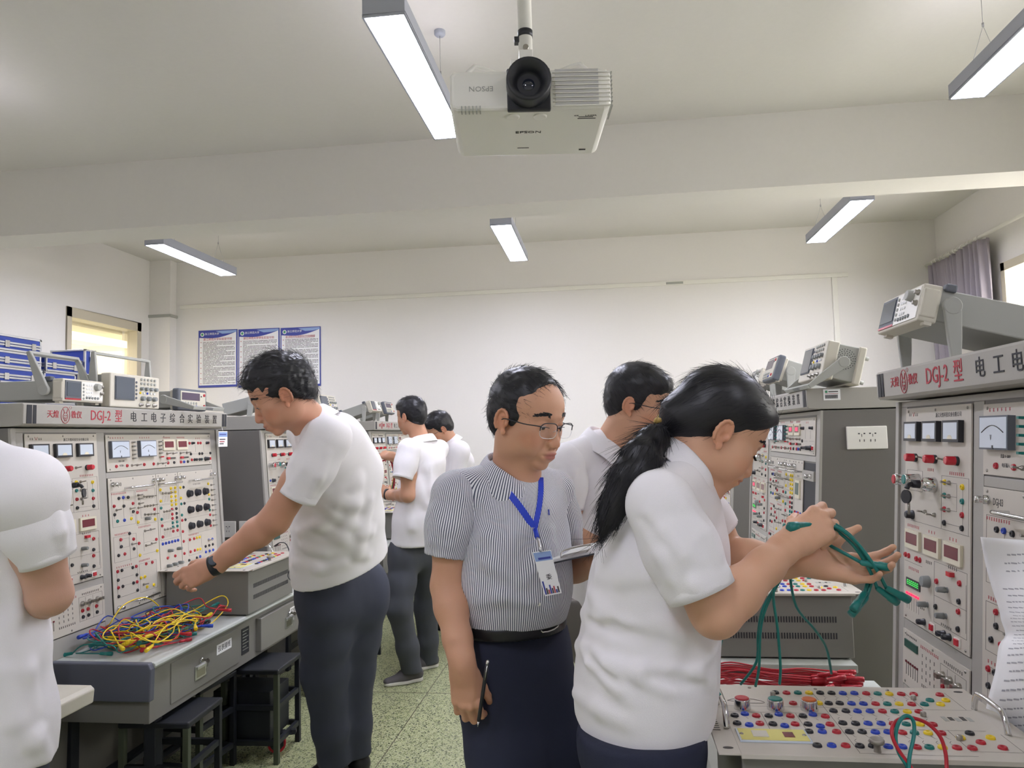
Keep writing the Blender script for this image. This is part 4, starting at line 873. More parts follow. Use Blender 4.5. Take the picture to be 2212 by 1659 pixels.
g = MB(); rr = random.Random(3); mat('faint_print', '#a9a9ad', .8)
def onsheet(j, s_, off=.0012):
    j = max(0, min(len(E_)-1.001, j)); j0 = int(j); f_ = j-j0; ex = E_[j0].x*(1-f_)+E_[j0+1].x*f_; ey = E_[j0].y*(1-f_)+E_[j0+1].y*f_
    return at(ex+s_*(2290-ex), ey+12*s_*(1+.3*math.sin(j*.3)), 1.62+.02*math.sin(3*s_+j*.22)+.010*math.sin(j*.5)-.22*s_-off)
for r_ in range(34):
    j = 2.2+r_*.88+(1.2 if r_ > 2 else 0); s_ = .16+(.10 if r_ < 3 else 0)+.05*(r_ % 4 == 0)
    while s_ < .92 and j < len(E_)-2:
        l_ = rr.uniform(.03, .09)
        g.add([onsheet(j-s_*1.0, s_), onsheet(j-s_*1.0, s_+l_), onsheet(j+.16-s_*1.0, s_+l_), onsheet(j+.16-s_*1.0, s_)], [(0, 1, 2, 3)], 'faint_print'); s_ += l_+.012
        if r_ < 3 and s_ > .6: break
g.build('small_print', o)
# ---------------------------------------------------------------- projector
P = empty('projector', (-.392, 1.905, 2.455), math.radians(7.6), 'white ceiling projector with big black lens hanging upside down', 'projector')
W, D_, Hh = .437, .335, .112
MB().prism([(x, z) for x, z in ((.02, 0), (W-.02, 0), (W-.004, .006), (W, .02), (W, Hh-.012), (W-.012, Hh), (.012, Hh), (0, Hh-.012), (0, .02), (.004, .006))], .0, D_, 'white_plastic', lambda a, b, t: (a, t, b)).build('body', P, bev=.012, seg=3)
MB().box(.155, .272, -.004, .012, -.004, Hh+.002, 'black_plastic').build('lens_bay', P, bev=.004)
ln = MB().lathe((.213, -.002, .062), (0, -1, .0), [(0, .060), (.045, .0600), (.050, .0585), (.050, .050), (.020, .034), (.012, .030)], 'black_plastic', 32).build('lens_hood', P)
ln2 = MB().lathe((.213, .004, .062), (0, -1, 0), [(0, .030), (.014, .028), (.016, .024)], 'chrome', 28).ell((.213, -.008, .062), (.021, .010, .021), 'lens_glass') if mat('lens_glass', '#1a2233', .05, coat=1) else None
ln2.build('lens', P)
g = MB()
for k in range(9): g.box(.285, W-.035, -.0035, .002, .010+k*.0115, .0165+k*.0115, 'alu')
for k in range(9): g.box(.278, W-.004, -.0045, .004, .0065+k*.0115, .0092+k*.0115, 'white_plastic').box(W-.001, W+.003, .0, .09, .0065+k*.0115, .0095+k*.0115, 'inst_grey')
g.build('grille', P)
g = MB()
for k in range(6): g.box(.030+k*.010, .033+k*.010, -.002, .02, -.002, .012, 'inst_grey')
g.build('indicator_slots', P)
for x in (.170, .245): MB().lathe((x, .045, .001), (0, 0, -1), [(0, .019), (.004, .018), (.005, .015)], 'white_plastic', 24).build('adjust_dial', P)
text_mesh('lettering', [('EPSON', .020, Matrix(((-1, 0, 0, .085), (0, 0, 1, -.0012), (0, -1, 0, .060), (0, 0, 0, 1))) @ Matrix.Identity(4), 'inst_grey', 1.1, 'CENTER'),
    ('EPSON', .020, Matrix(((1, 0, 0, .215), (0, -1, 0, .150), (0, 0, -1, -.0008), (0, 0, 0, 1))), 'ink', 1.25, 'CENTER'),
    ('LASER', .010, Matrix(((1, 0, 0, .385), (0, -1, 0, .045), (0, 0, -1, -.0008), (0, 0, 0, 1))), 'ink', 1.2, 'CENTER'), ('4K', .010, Matrix(((1, 0, 0, .345), (0, -1, 0, .045), (0, 0, -1, -.0008), (0, 0, 0, 1))), 'ink', 1.2, 'CENTER')], P, .0003)
MB().box(.185, .22, D_-.07, D_-.066, -.0008, 0, 'ink').box(.375, .395, D_-.05, D_-.043, -.0015, 0, 'black_print').box(.35, .40, .062, .066, -.0008, 0, 'ink').box(.352, .392, .052, .055, -.0008, 0, 'ink').build('base_marks', P)
M_ = empty('projector_mount', tuple(P.matrix_basis @ Vector((.213, .14, Hh))), math.radians(7.6), 'white steel pole and bracket holding the projector to the ceiling', 'ceiling mount')
M_.location.z += .0
zt = ZC-M_.location.z
MB().cyl((0, 0, .11), (0, 0, zt), .0205, 'white_plastic', n=28).build('pole', M_)
MB().cyl((0, 0, .165), (0, 0, .185), .0218, 'black_plastic', n=28).box(-.032, -.018, -.01, .01, .148, .165, 'black_plastic').build('clamp_band', M_)
MB().cyl((0, 0, zt-.01), (0, 0, zt), .06, 'white_plastic', n=24).build('ceiling_flange', M_)
b = MB().box(-.045, .045, -.032, -.028, .035, .085, 'white_plastic').box(-.045, .045, .028, .032, .035, .085, 'white_plastic').box(-.045, .045, -.032, .032, .082, .086, 'white_plastic').box(-.02, .02, -.03, .03, .085, .115, 'white_plastic').box(-.09, .09, -.06, .06, .012, .018, 'white_plastic').box(-.03, .03, -.03, .03, .018, .05, 'white_plastic')
b.build('bracket', M_, bev=.002)
for x in (-.018, .018): MB().lathe((x, -.032, .058), (0, -1, 0), [(0, .0075), (.004, .0075), (.004, .004)], 'steel', 12).build('bolt', M_)
MB().lathe((0, -.0205, .125), (0, -1, 0), [(0, .009), (.006, .008)], 'steel', 10).build('bolt', M_)
for s in (-1, 1):
    MB().tube([(s*.04, -.05, .014), (s*.12, -.09, .030), (s*.145, -.10, .032), (s*.165, -.11, .008), (s*.165, -.11, 0.002)], .006, 'white_plastic', n=6, smooth=1).build('arm', M_)
    MB().tube([(s*.04, .05, .014), (s*.12, .09, .030), (s*.165, .11, .002)], .006, 'white_plastic', n=6, smooth=1).build('arm', M_)
MB().tube([(.0, .03, .10), (-.045, .04, .085), (-.075, .06, .045), (-.08, .12, .01)], .006, 'black_plastic').tube([(.0, .02, .112), (.045, .03, .10), (.075, .05, .06), (.10, .1, .01)], .006, 'black_plastic').build('cable', M_)
# ---------------------------------------------------------------- stools and casters under the benches
mat('stool_metal', '#1d2026', .5); mat('stool_rail', '#4a5040', .5)
def stool(x, y, rz, label):
    t = empty('stool', (x, y, 0), rz, label, 'stool', 'dark stools pushed under the benches')
    s_ = MB().box(-.15, .15, -.15, .15, .43, .455, 'stool_metal').build('seat', t, bev=.006)
    for sx in (-1, 1):
        for sy in (-1, 1): MB().box(sx*.135-.0125, sx*.135+.0125, sy*.135-.0125, sy*.135+.0125, 0, .43, 'stool_rail' if sy < 0 else 'stool_metal').build('leg', t, bev=.002)
    for z in (.10, .27):
        for s in (-1, 1): MB().box(-.135, .135, s*.135-.010, s*.135+.010, z-.012, z+.012, 'stool_metal').build('rail', t); MB().box(s*.135-.010, s*.135+.010, -.135, .135, z-.012, z+.012, 'stool_metal').build('rail', t)
    return t
ST = ['dark metal stool under the left bench, nearest one', 'dark metal stool under the left bench, between two others', 'dark metal stool under the left bench beside the leaning man', 'dark metal stool behind the leaning man, nearer of two', 'dark metal stool by the far man, farther of two']
for (x, y, rz), l in zip(((-1.87, 3.02, .05), (-2.02, 3.42, -.08), (-1.80, 3.70, .03), (-1.82, 4.75, 0.05), (-1.85, 5.25, 0)), ST): stool(x, y, rz, l)
def caster(x, y, rz, label):
    t = empty('caster', (x, y, 0), rz, label, 'caster wheel', 'casters under the left bench')
    MB().cyl((0, -.014, .045), (0, .014, .045), .045, 'fuse_red', n=24).cyl((0, -.016, .045), (0, .016, .045), .032, 'black_plastic', n=20).cyl((0, -.018, .045), (0, .018, .045), .010, 'steel', n=12).build('wheel', t, bev=.002)
    MB().box(-.03, .035, -.022, -.018, .035, .10, 'stool_metal').box(-.03, .035, .018, .022, .035, .10, 'stool_metal').box(-.03, .04, -.022, .022, .095, .105, 'stool_metal').box(.03, .09, -.014, .014, .085, .095, 'stool_metal').box(.07, .095, -.014, .014, .09, .11, 'stool_metal').build('fork', t, bev=.002)
    return t
caster(-1.72, 3.70, .3, 'red and black caster wheel on the floor beside the leaning man')
tag(MB().box(-2.0, -1.70, 3.58, 3.80, .106, .34, 'stool_metal').build('pedestal_box', bev=.004), 'dark box pedestal standing on the red caster under the bench', 'pedestal')
# ================================================================ figures: smooth solids meshed by surface nets
V3 = lambda *a: np.array(a, float)
class Vol:
    def __init__(s, lo, hi, res):
        s.lo = np.array(lo, float); s.res = res; s.n = np.ceil((np.array(hi)-s.lo)/res).astype(int)+1
        s.d = np.full(s.n, .09, np.float32)
        s.ax = [(s.lo[i]+res*np.arange(s.n[i])).astype(np.float32) for i in range(3)]
    def _g(s, lo, hi):
        a = np.clip(np.floor((lo-s.lo)/s.res).astype(int), 0, s.n); b = np.clip(np.ceil((hi-s.lo)/s.res).astype(int)+1, 0, s.n)
        if (b <= a).any(): return None
        sl = tuple(slice(a[i], b[i]) for i in range(3))
        return sl, s.ax[0][sl[0]][:, None, None], s.ax[1][sl[1]][None, :, None], s.ax[2][sl[2]][None, None, :]
    def _mix(s, sl, a, k, op):
        b = s.d[sl]
        if op == 's': a = -a; h = np.maximum(k-np.abs(a-b), 0)/k; s.d[sl] = np.maximum(a, b)+h*h*k/4
        elif op == 'i': h = np.maximum(k-np.abs(a-b), 0)/k; s.d[sl] = np.maximum(a, b)+h*h*k/4
        else: h = np.maximum(k-np.abs(a-b), 0)/k; s.d[sl] = np.minimum(a, b)-h*h*k/4
    def cap(s, a, b, ra, rb=None, k=.02, op='u', flat=None):
        a, b = np.array(a, float), np.array(b, float); rb = ra if rb is None else rb; m = max(ra, rb)*(max(1, flat[1]) if flat else 1)+k+.02
        g = s._g(np.minimum(a, b)-m, np.maximum(a, b)+m)
        if g is None: return s
        sl, X, Y, Z = g; ab = b-a; L = max(ab@ab, 1e-9)
        t = np.clip(((X-a[0])*ab[0]+(Y-a[1])*ab[1]+(Z-a[2])*ab[2])/L, 0, 1)
        dx, dy, dz = X-a[0]-t*ab[0], Y-a[1]-t*ab[1], Z-a[2]-t*ab[2]; r = ra+(rb-ra)*t
        if flat:
            n = np.array(flat[0], float); n /= np.linalg.norm(n); q = flat[1]; e = dx*n[0]+dy*n[1]+dz*n[2]
            D2 = dx*dx+dy*dy+dz*dz-e*e+(e/q)**2; dist = (np.sqrt(np.maximum(D2, 0))-r)*min(1, (1+q)/2 if q < 1 else 1)
        else: dist = np.sqrt(dx*dx+dy*dy+dz*dz)-r
        s._mix(sl, dist.astype(np.float32), k, op); return s
    def chain(s, pts, k=.02, op='u', flat=None):
        for (a, ra), (b, rb) in zip(pts[:-1], pts[1:]): s.cap(a, b, ra, rb, k, op, flat)
        return s
    def ell(s, c, r, R=None, k=.02, op='u'):
        c, r = np.array(c, float), np.array(r, float); R = np.eye(3) if R is None else np.array(R)
        ext = np.sqrt(((R*r)**2).sum(1))+k+.012; g = s._g(c-ext, c+ext)
        if g is None: return s
        sl, X, Y, Z = g; X, Y, Z = X-c[0], Y-c[1], Z-c[2]
        u = [X*R[0, i]+Y*R[1, i]+Z*R[2, i] for i in range(3)]
        k0 = np.sqrt(sum((u[i]/r[i])**2 for i in range(3)))+1e-9; k1 = np.sqrt(sum((u[i]/r[i]**2)**2 for i in range(3)))+1e-9
        s._mix(sl, (k0*(k0-1)/k1).astype(np.float32), k, op); return s
    def plane(s, p, n, k=.004, box=None):
        "remove everything on the side n points to"
        n = np.array(n, float); n /= np.linalg.norm(n)
        if box is None: sl = (slice(None),)*3; X, Y, Z = s.ax[0][:, None, None], s.ax[1][None, :, None], s.ax[2][None, None, :]
        else:
            g = s._g(np.array(box[0]), np.array(box[1])); sl, X, Y, Z = g
        a = (X-p[0])*n[0]+(Y-p[1])*n[1]+(Z-p[2])*n[2]; s._mix(sl, (a+np.zeros_like(s.d[sl])).astype(np.float32), k, 'i'); return s
    def noise(s, amp, freq, seed=0, R=None):
        rs = np.random.RandomState(seed); G = rs.rand(24, 24, 24).astype(np.float32)
        X, Y, Z = s.ax[0][:, None, None], s.ax[1][None, :, None], s.ax[2][None, None, :]; R = np.eye(3) if R is None else np.array(R); f = np.array(freq)
        u = [(X*R[0, i]+Y*R[1, i]+Z*R[2, i])*f[i]+50.3 for i in range(3)]; i0 = [np.floor(q).astype(int) for q in u]; w = [q-j for q, j in zip(u, i0)]; w = [q*q*(3-2*q) for q in w]
        out = 0
        for a in (0, 1):
            for b in (0, 1):
                for c in (0, 1): out = out+G[(i0[0]+a) % 24, (i0[1]+b) % 24, (i0[2]+c) % 24]*(w[0] if a else 1-w[0])*(w[1] if b else 1-w[1])*(w[2] if c else 1-w[2])
        s.d += (amp*(out-.5)*2).astype(np.float32); return s
    def sample(s, p):
        i = (np.array(p)-s.lo)/s.res; j = np.floor(i).astype(int)
        if (j < 0).any() or (j >= s.n-1).any(): return .09
        return float(s.d[tuple(j)])
    def hit(s, px, py, d0, d1):
        "first depth along the sight line through a photo pixel where the solid is met (used to lay folds on cloth)"
        for d in np.arange(d0, d1, s.res):
            p = at(px, py, d)
            if s.sample(p) < 0: return np.array(p)
        return None
    def fold(s, pix, d0, d1, r=.008, amp=.5, k=.022, op='u'):
        P = [s.hit(a, b, d0, d1) for a, b in pix]; P = [p for p in P if p is not None]; n = len(P); sg = -1 if op == 'u' else -1
        push = np.array(CF)*(r*(1-amp))
        if op == 's': push = -np.array(CF)*(r*(1-amp))
        P = [p+push for p in P]
        for i in range(n-1):
            ta, tb = math.sin(PI*(i+.25)/(n-.5)), math.sin(PI*(i+1.25)/(n-.5)) if i+1 < n-1 else .3
            s.cap(P[i], P[i+1], r*(.35+.65*abs(ta)), r*(.35+.65*abs(tb)), k, op)
        return s
    def mesh(s):
        d = s.d; neg = d < 0; n = d.shape
        c = np.zeros((n[0]-1, n[1]-1, n[2]-1), np.int8)
        for a in (0, 1):
            for b in (0, 1):
                for e in (0, 1): c += neg[a:n[0]-1+a, b:n[1]-1+b, e:n[2]-1+e]
        act = (c > 0) & (c < 8); idx = np.full(act.shape, -1, np.int64); I = np.argwhere(act); idx[act] = np.arange(len(I))
        S = np.zeros((len(I), 3)); W = np.zeros(len(I)); cor = {}
        for a in (0, 1):
            for b in (0, 1):
                for e in (0, 1): cor[a, b, e] = d[I[:, 0]+a, I[:, 1]+b, I[:, 2]+e].astype(float)
        for p in cor:
            for axn in range(3):
                if p[axn]: continue
                q = list(p); q[axn] = 1; q = tuple(q); u, v = cor[p], cor[q]; m = (u < 0) != (v < 0); t = np.where(m, u/np.where(m, u-v, 1), 0)
                P = np.array(p, float)[None]+np.zeros((len(I), 3)); P[:, axn] = t; S += P*m[:, None]; W += m
        Vv = s.lo+s.res*(I+S/W[:, None]); F = []
        for ax in range(3):
            o1, o2 = [(1, 2), (2, 0), (0, 1)][ax]
            A = neg; sl0 = [slice(1, -1)]*3; sl0[ax] = slice(0, -1); sl1 = list(sl0); sl1[ax] = slice(1, None)
            a, b = A[tuple(sl0)], A[tuple(sl1)]
            for m, flip in ((a & ~b, False), (~a & b, True)):
                J = np.argwhere(m); off = np.ones(3, int); off[ax] = 0; J = J+off
                e1 = np.zeros(3, int); e1[o1] = 1; e2 = np.zeros(3, int); e2[o2] = 1
                q = [idx[tuple((J-x).T)] for x in (e1+e2, e2, 0*e1, e1)]
                q = np.stack(q, 1); F.append(q[:, ::-1] if flip else q)
        F = np.concatenate(F); F = F[(F >= 0).all(1)]
        return Vv, F
def relax(Vv, F, it=1, f=.5):
    for _ in range(it):
        A = np.zeros_like(Vv); cnt = np.zeros(len(Vv))
        for i in range(4):
            for j in ((i+1) % 4, (i-1) % 4): np.add.at(A, F[:, i], Vv[F[:, j]]); np.add.at(cnt, F[:, i], 1)
        Vv = Vv+(A/np.maximum(cnt, 1)[:, None]-Vv)*f
    return Vv
def sdf_obj(name, parts, m, parent, it=1, attr=None, col=None, **kk):
    "parts: list of Vol joined into one mesh object"
    Vs = []; Fs = []; k = 0
    for v in parts:
        a, f = v.mesh() if isinstance(v, Vol) else v
        if it and isinstance(v, Vol): a = relax(a, f, it)
        Vs.append(a); Fs.append(f+k); k += len(a)
    Vv = np.concatenate(Vs); F = np.concatenate(Fs); Lc = np.array(parent_world(parent).inverted()) if parent else np.eye(4)
    W_ = Vv @ Lc[:3, :3].T + Lc[:3, 3]
    me = bpy.data.meshes.new(name); me.vertices.add(len(W_)); me.vertices.foreach_set('co', W_.astype(np.float32).ravel())
    me.loops.add(F.size); me.loops.foreach_set('vertex_index', F.astype(np.int32).ravel())
    me.polygons.add(len(F)); me.polygons.foreach_set('loop_start', np.arange(0, F.size, 4, dtype=np.int32)); me.polygons.foreach_set('use_smooth', np.ones(len(F), bool))
    me.update(calc_edges=True); me.materials.append(MATS[m])
    if attr:
        for nm, fn in attr.items():
            at_ = me.attributes.new(nm, 'FLOAT', 'POINT'); at_.data.foreach_set('value', fn(Vv).astype(np.float32))
    if col is not None:
        at_ = me.color_attributes.new('tint', 'FLOAT_COLOR', 'POINT'); cc = np.ones((len(Vv), 4), np.float32); cc[:, :3] = col(Vv); at_.data.foreach_set('color', cc.ravel())
    o = bpy.data.objects.new(name, me); C.objects.link(o); o.parent = parent
    for a, v in kk.items(): o[a] = v
    return o
def parent_world(p):
    return Matrix.Translation(p.location) @ p.rotation_euler.to_matrix().to_4x4() if p.parent is None else parent_world(p.parent)
def ploc(mb, parent):  # move world-space MB geometry into a parent's frame
    M = parent_world(parent).inverted(); mb.v = [tuple(M @ Vector(v)) for v in mb.v]; return mb
def frame(yaw, pitch, roll=0):
    "columns right, forward, up; yaw 0 faces the camera, +90 faces picture right"
    y, p = math.radians(yaw), math.radians(pitch); B = -CF
    f = (B*math.cos(y)+CR*math.sin(y))*math.cos(p)+CU*math.sin(p); u0 = CU-f*CU.dot(f); u0.normalize(); r0 = f.cross(u0)
    a = math.radians(roll); r = r0*math.cos(a)+u0*math.sin(a); u = u0*math.cos(a)-r0*math.sin(a)
    return np.array([[r[i], f[i], u[i]] for i in range(3)])
class Head:
    def __init__(s, c, R, S=1.0, female=False): s.c = np.array(c); s.R = R; s.S = S; s.fem = female
    def w(s, p):
        p = np.array(p, float)
        if s.fem and p[2] < -.035: p[2] = -.035+(p[2]+.035)*.80
        return s.c+s.R@(p*s.S)
    def box(s, m=.03, down=.22):
        P = np.array([s.w((x, y, z)) for x in (-.10, .10) for y in (-.12, .13) for z in (-down*.6, .14)]); return P.min(0)-m, P.max(0)+m
    def build(s, V, age=0):
        S, R = s.S, s.R; E = lambda c, r, k=.02, op='u', Q=None: V.ell(s.w(c), np.array(r)*S, R if Q is None else R@Q, k*S, op)
        K = lambda a, b, ra, rb=None, k=.012, op='u': V.cap(s.w(a), s.w(b), ra*S, (ra if rb is None else rb)*S, k*S, op)
        E((0, -.012, .038), (.0745, .094, .078)); E((0, .028, .034), (.065, .060, .058), .03); E((0, .026, -.028), (.061, .060, .058), .03)
        E((0, .022, -.064), (.051, .056, .040), .03); E((0, .070 if not s.fem else .077, -.098), (.022, .017, .015), .022)
        for q in (-1, 1):
            E((q*.046, .0, -.060), (.014, .028, .026), .03); E((q*.043, .054, -.020), (.020, .021, .016), .025)
            E((q*.034, .062, -.052), (.018, .018, .020), .025)
            if s.fem: E((q*.040, .045, -.045), (.024, .032, .030), .03)
            K((q*.010, .083, .021), (q*.040, .070, .020), .010, .008, .016)
            E((q*.032, .099, .002), (.019, .014, .012), .014, 's')
            E((q*.0315, .0735, .000), (.0150, .0150, .0135), .006)
            E((q*.0125, .0975, -.0430), (.0085, .010, .0075), .006); E((q*.008, .107, -.0495), (.0035, .0045, .0028), .003, 's')
            K((q*.0185, .097, -.046), (q*.031, .085, -.072), .0035, .002, .010, 's')
            # ear
            E((q*.0780, -.007, -.009), (.0062, .0150, .0255), .004)
            rim = [(q*(.0815-.0045*math.cos(a)), -.0065+.0158*math.cos(a), -.007+.0260*math.sin(a)) for a in [math.radians(-20+25*i) for i in range(11)]]
            for a, b in zip(rim[:-1], rim[1:]): K(a, b, .0036, None, .003)
            E((q*.0880, -.0015, -.009), (.0090, .0085, .0140), .003, 's'); E((q*.0865, -.0085, .004), (.0050, .0050, .0110), .003, 's'); E((q*.0795, .0035, -.034), (.0048, .0070, .0085), .004)
            E((q*.0800, .0085, -.012), (.0048, .0036, .0055), .003)
        K((0, .084, .006), (0, .1015, -.030), .0078, .0100, .012); E((0, .1045, -.0395), (.0105, .0105, .0092), .008)
        E((0, .088+.003*s.fem, -.070), (.026, .012, .017), .015)
        E((0, .0955+.003*s.fem, -.0645), (.0205, .0080, .0044), .004); E((0, .0940+.003*s.fem, -.0750), (.0175, .0082, .0052), .004); E((0, .1065, -.0697), (.024, .0075, .0011), .002, 's')
        for q in (-1, 1): E((q*.0225, .096, -.070), (.003, .006, .002), .006, 's')
        return s
    def lids(s, V, open_=.0020):
        for q in (-1, 1): V.ell(s.w((q*.0320, .0885, -.0030)), np.array((.0135, .0075, open_))*s.S, s.R@np.array(Matrix.Rotation(q*.10, 3, 'Y')), .0015, 's')
        return s
    def tint(s, base, blush=.0):
        def f(P):
            L = (P-s.c)@s.R/s.S; L[:, 2] = np.where((L[:, 2] < -.035) & s.fem, -.035+(L[:, 2]+.035)/.8, L[:, 2]); c = np.tile(np.array(base), (len(P), 1))
            def blob(cc, r, tgt, w):
                q = (((L-np.array(cc))/np.array(r))**2).sum(1); a = np.clip(1.4-q, 0, 1)[:, None]*w; return c*(1-a)+np.array(tgt)*a
            c = blob((0, .102, -.070), (.024, .014, .0105), (.40, .13, .11), .85)
            for q in (-1, 1):
                c = blob((q*.045, .06, -.035), (.028, .03, .024), (base[0]*1.02, base[1]*.80, base[2]*.74), .5)
                c = blob((q*.080, -.005, -.01), (.014, .028, .040), (base[0]*1.0, base[1]*.74, base[2]*.66), .6)
                c = blob((q*.032, .092, .0), (.022, .014, .012), (base[0]*.72, base[1]*.64, base[2]*.60), .45)
            c = blob((0, .104, -.040), (.016, .016, .014), (base[0]*1.0, base[1]*.78, base[2]*.70), .45)
            return np.clip(c, 0, 1)
        return f
    def eyes(s, root, m='eye'):
        for q in (-1, 1):
            g = MB(); g.ell((0, 0, 0), (.0125*s.S,)*3, 'eye_white', None, 20, 14)
            c = s.w((q*.0315, .0745, -.0005)); f = Vector(s.R@np.array((0, .90, -.42))); f.normalize()
            g.v = [tuple(Vector(v)+Vector(c)) for v in g.v]; g.lathe(Vector(c)+f*.0110*s.S, f, [(0, .0058*s.S), (.0016*s.S, .0050*s.S), (.0020*s.S, .002*s.S)], 'iris', 16)
            ploc(g, root).build('eye', root)
    def lash(s, root, m='hair', z=-.0015, r=.0009):
        for q in (-1, 1):
            g = MB(); g.tube([s.w((q*(.0315+dx), .0905-abs(dx)*.10-dx*.20, z+.0022*math.cos(dx*95)-.0015)) for dx in (-.0135, -.008, 0, .008, .0145)], r*s.S, m, n=5, smooth=3); ploc(g, root).build('eyelashes', root)
    def brows(s, root, hair='hair', th=1.0, z=.026):
        rs = random.Random(4)
        for q in (-1, 1):
            g = MB()
            for i in range(110):
                t = rs.random(); x = q*(.012+.040*t); zz = z+.006*math.sin(PI*min(1, t*1.2))+rs.uniform(-.0032, .0032)*th*(1-.5*t); y = .0875-.020*t*t-.003*abs(zz-z)*50*.1
                a = s.w((x, y+.0045, zz)); b = s.w((x+q*.008, y+.0042-.003*t, zz+rs.uniform(-.001, .002))); g.tube([a, (np.array(a)+np.array(b))/2+s.R@np.array((0, .0008, 0)), b], .0009*s.S, hair, n=4, smooth=0)
            ploc(g, root).build('eyebrow', root)
def strands(Vv, F, root_w, m, n, length, r, flow, seed=1, lift=.004, parent=None, sel=None, nm='hair_strands'):
    "short fine strands lying along a hair surface"
    rs = np.random.RandomState(seed); tri = Vv[F]; nr = np.cross(tri[:, 1]-tri[:, 0], tri[:, 2]-tri[:, 0]); ln_ = np.linalg.norm(nr, axis=1)+1e-12; nr /= ln_[:, None]; ce = tri.mean(1)
    ok = np.arange(len(F)) if sel is None else np.nonzero(sel(ce))[0]
    g = MB()
    for i in rs.choice(ok, n):
        p, q = ce[i], nr[i]; d = flow(p, q); d = d-q*(d@q); L = np.linalg.norm(d)
        if L < 1e-6: continue
        d = d/L+rs.normal(0, .13, 3); l = length*rs.uniform(.5, 1.3); a = p-q*.002; b = p+d*l*.5+q*lift*rs.uniform(0, 1); c = p+d*l+q*lift*rs.uniform(-.6, 1.6)
        g.tube([a, b, c], r, m, n=3, smooth=2, taper=lambda t: 1-.8*t)
    return g
# hand: wrist frame R columns (across toward thumb, along fingers, dorsal)
def hand(V, w, R, S=1.0, curl=(.3, .35, .4, .45), spread=.06, thumb=(.55, .25, .25), side=1, k=.008):
    """side=+1: thumb on +x.  curl: bend (rad) per finger joint; thumb=(out angle, palmward, bend)"""
    w = np.array(w, float); T = lambda p: w+R@(np.array(p, float)*np.array((side, 1, 1))*S)
    base = [(.027, .088, .002), (.008, .093, .004), (-.011, .088, .002), (-.028, .078, -.002)]
    for i, b in enumerate(base): V.cap(T((b[0]*.62, .006, 0)), T((b[0], b[1]-.006, b[2]-.003)), .0125*S, .0112*S, .016*S)
    V.cap(T((0, -.03, 0)), T((0, .012, 0)), .0225*S, .020*S, .02*S, flat=(R[:, 0], 1.28)); V.cap(T((.018, .022, -.010)), T((.022, .050, -.012)), .015*S, .013*S, .018*S); V.cap(T((-.020, .02, -.010)), T((-.022, .055, -.010)), .013*S, .011*S, .018*S)
    segs = [(.044, .027, .021), (.048, .031, .022), (.044, .028, .021), (.034, .021, .019)]; rad = [(.0092, .0080, .0072), (.0095, .0083, .0074), (.0090, .0079, .0070), (.0080, .0070, .0062)]
    tips = []
    for i, b in enumerate(base):
        a = 0; p = np.array(b, float); sp = spread*(1.2-.9*i); c = curl[i] if hasattr(curl[i], '__len__') else (curl[i]*.9, curl[i]*1.1, curl[i]*.8)
        r0 = rad[i][0]*1.08
        V.cap(T(p), T(p), r0*S, None, .008*S)
        for j in range(3):
            a += c[j]; d = np.array((math.sin(sp), math.cos(a)*math.cos(sp), -math.sin(a))); q = p+d*segs[i][j]; r1 = rad[i][j]
            V.cap(T(p), T(q), r0*S, r1*S, (.0045 if j else .006)*S); p = q; r0 = r1
        tips.append((T(p), R@(d*np.array((side, 1, 1)))))
    o, pm, bd = thumb; p = np.array((.024, .022, -.010)); d = np.array((math.sin(o)*math.cos(pm), math.cos(o)*math.cos(pm), -math.sin(pm)))
    q = p+d*.040; V.cap(T(p), T(q), .0145*S, .0112*S, .012*S); d2 = d+np.array((-.35*bd, .2, -.5*bd)); d2 /= np.linalg.norm(d2); p = q; q = p+d2*.032; V.cap(T(p), T(q), .0110*S, .0096*S, .006*S)
    d3 = d2+np.array((-.5*bd, .15, -.5*bd)); d3 /= np.linalg.norm(d3); V.cap(T(q), T(q+d3*.024), .0098*S, .0080*S, .004*S); tips.append((T(q+d3*.024), R@(d3*np.array((side, 1, 1)))))
    return tips
def axes(along, dorsal):
    "hand frame from finger direction and back-of-hand direction (third axis: toward thumb side)"
    y = np.array(along, float); y /= np.linalg.norm(y); z = np.array(dorsal, float); z = z-y*(z@y); z /= np.linalg.norm(z); x = np.cross(y, z); return np.stack([x, y, z], 1)
camv = lambda x, y, z: np.array(CR)*x+np.array(CU)*y+np.array(CF)*z     # picture right, picture up, away
A_ = lambda *a: np.array(at(*a))
def bounds(pts, m): P = np.array(pts); return P.min(0)-m, P.max(0)+m
# cloth / skin / hair materials
def tinted(name, rough, sss=0, spec=.4, bump=.15, scale=700):
    m = mat(name, '#ffffff', rough, bump=bump, scale=scale, sss=sss, spec=spec); nt = m.node_tree; a = nt.nodes.new('ShaderNodeVertexColor'); a.layer_name = 'tint'
    nt.links.new(a.outputs[0], nt.nodes['Principled BSDF'].inputs['Base Color']); return m
tinted('skin', .48, sss=.12)
mat('hair', '#17171c', .42, spec=.5); mat('hair_brown', '#2a2422', .45); mat('eye_white', '#cfc8c2', .2); mat('iris', '#140d0a', .1)
mat('polo_white', '#f1eef0', .85, bump=.25, scale=900); mat('trouser_navy', '#20253a', .8, bump=.3, scale=900); mat('trouser_grey', '#4a4d55', .8, bump=.3, scale=900); mat('trouser_dark', '#363a48', .8, bump=.3, scale=900); mat('trouser_tan', '#77726c', .85, bump=.3, scale=900)
mat('strap_blue', '#2743c4', .5); mat('leather', '#17171b', .35)
m = mat('stripe_shirt', '#ffffff', .8); nt = m.node_tree; b = nt.nodes['Principled BSDF']
a = nt.nodes.new('ShaderNodeAttribute'); a.attribute_name = 'stripe'; mu = nt.nodes.new('ShaderNodeMath'); mu.operation = 'FRACT'; nt.links.new(a.outputs['Fac'], mu.inputs[0])
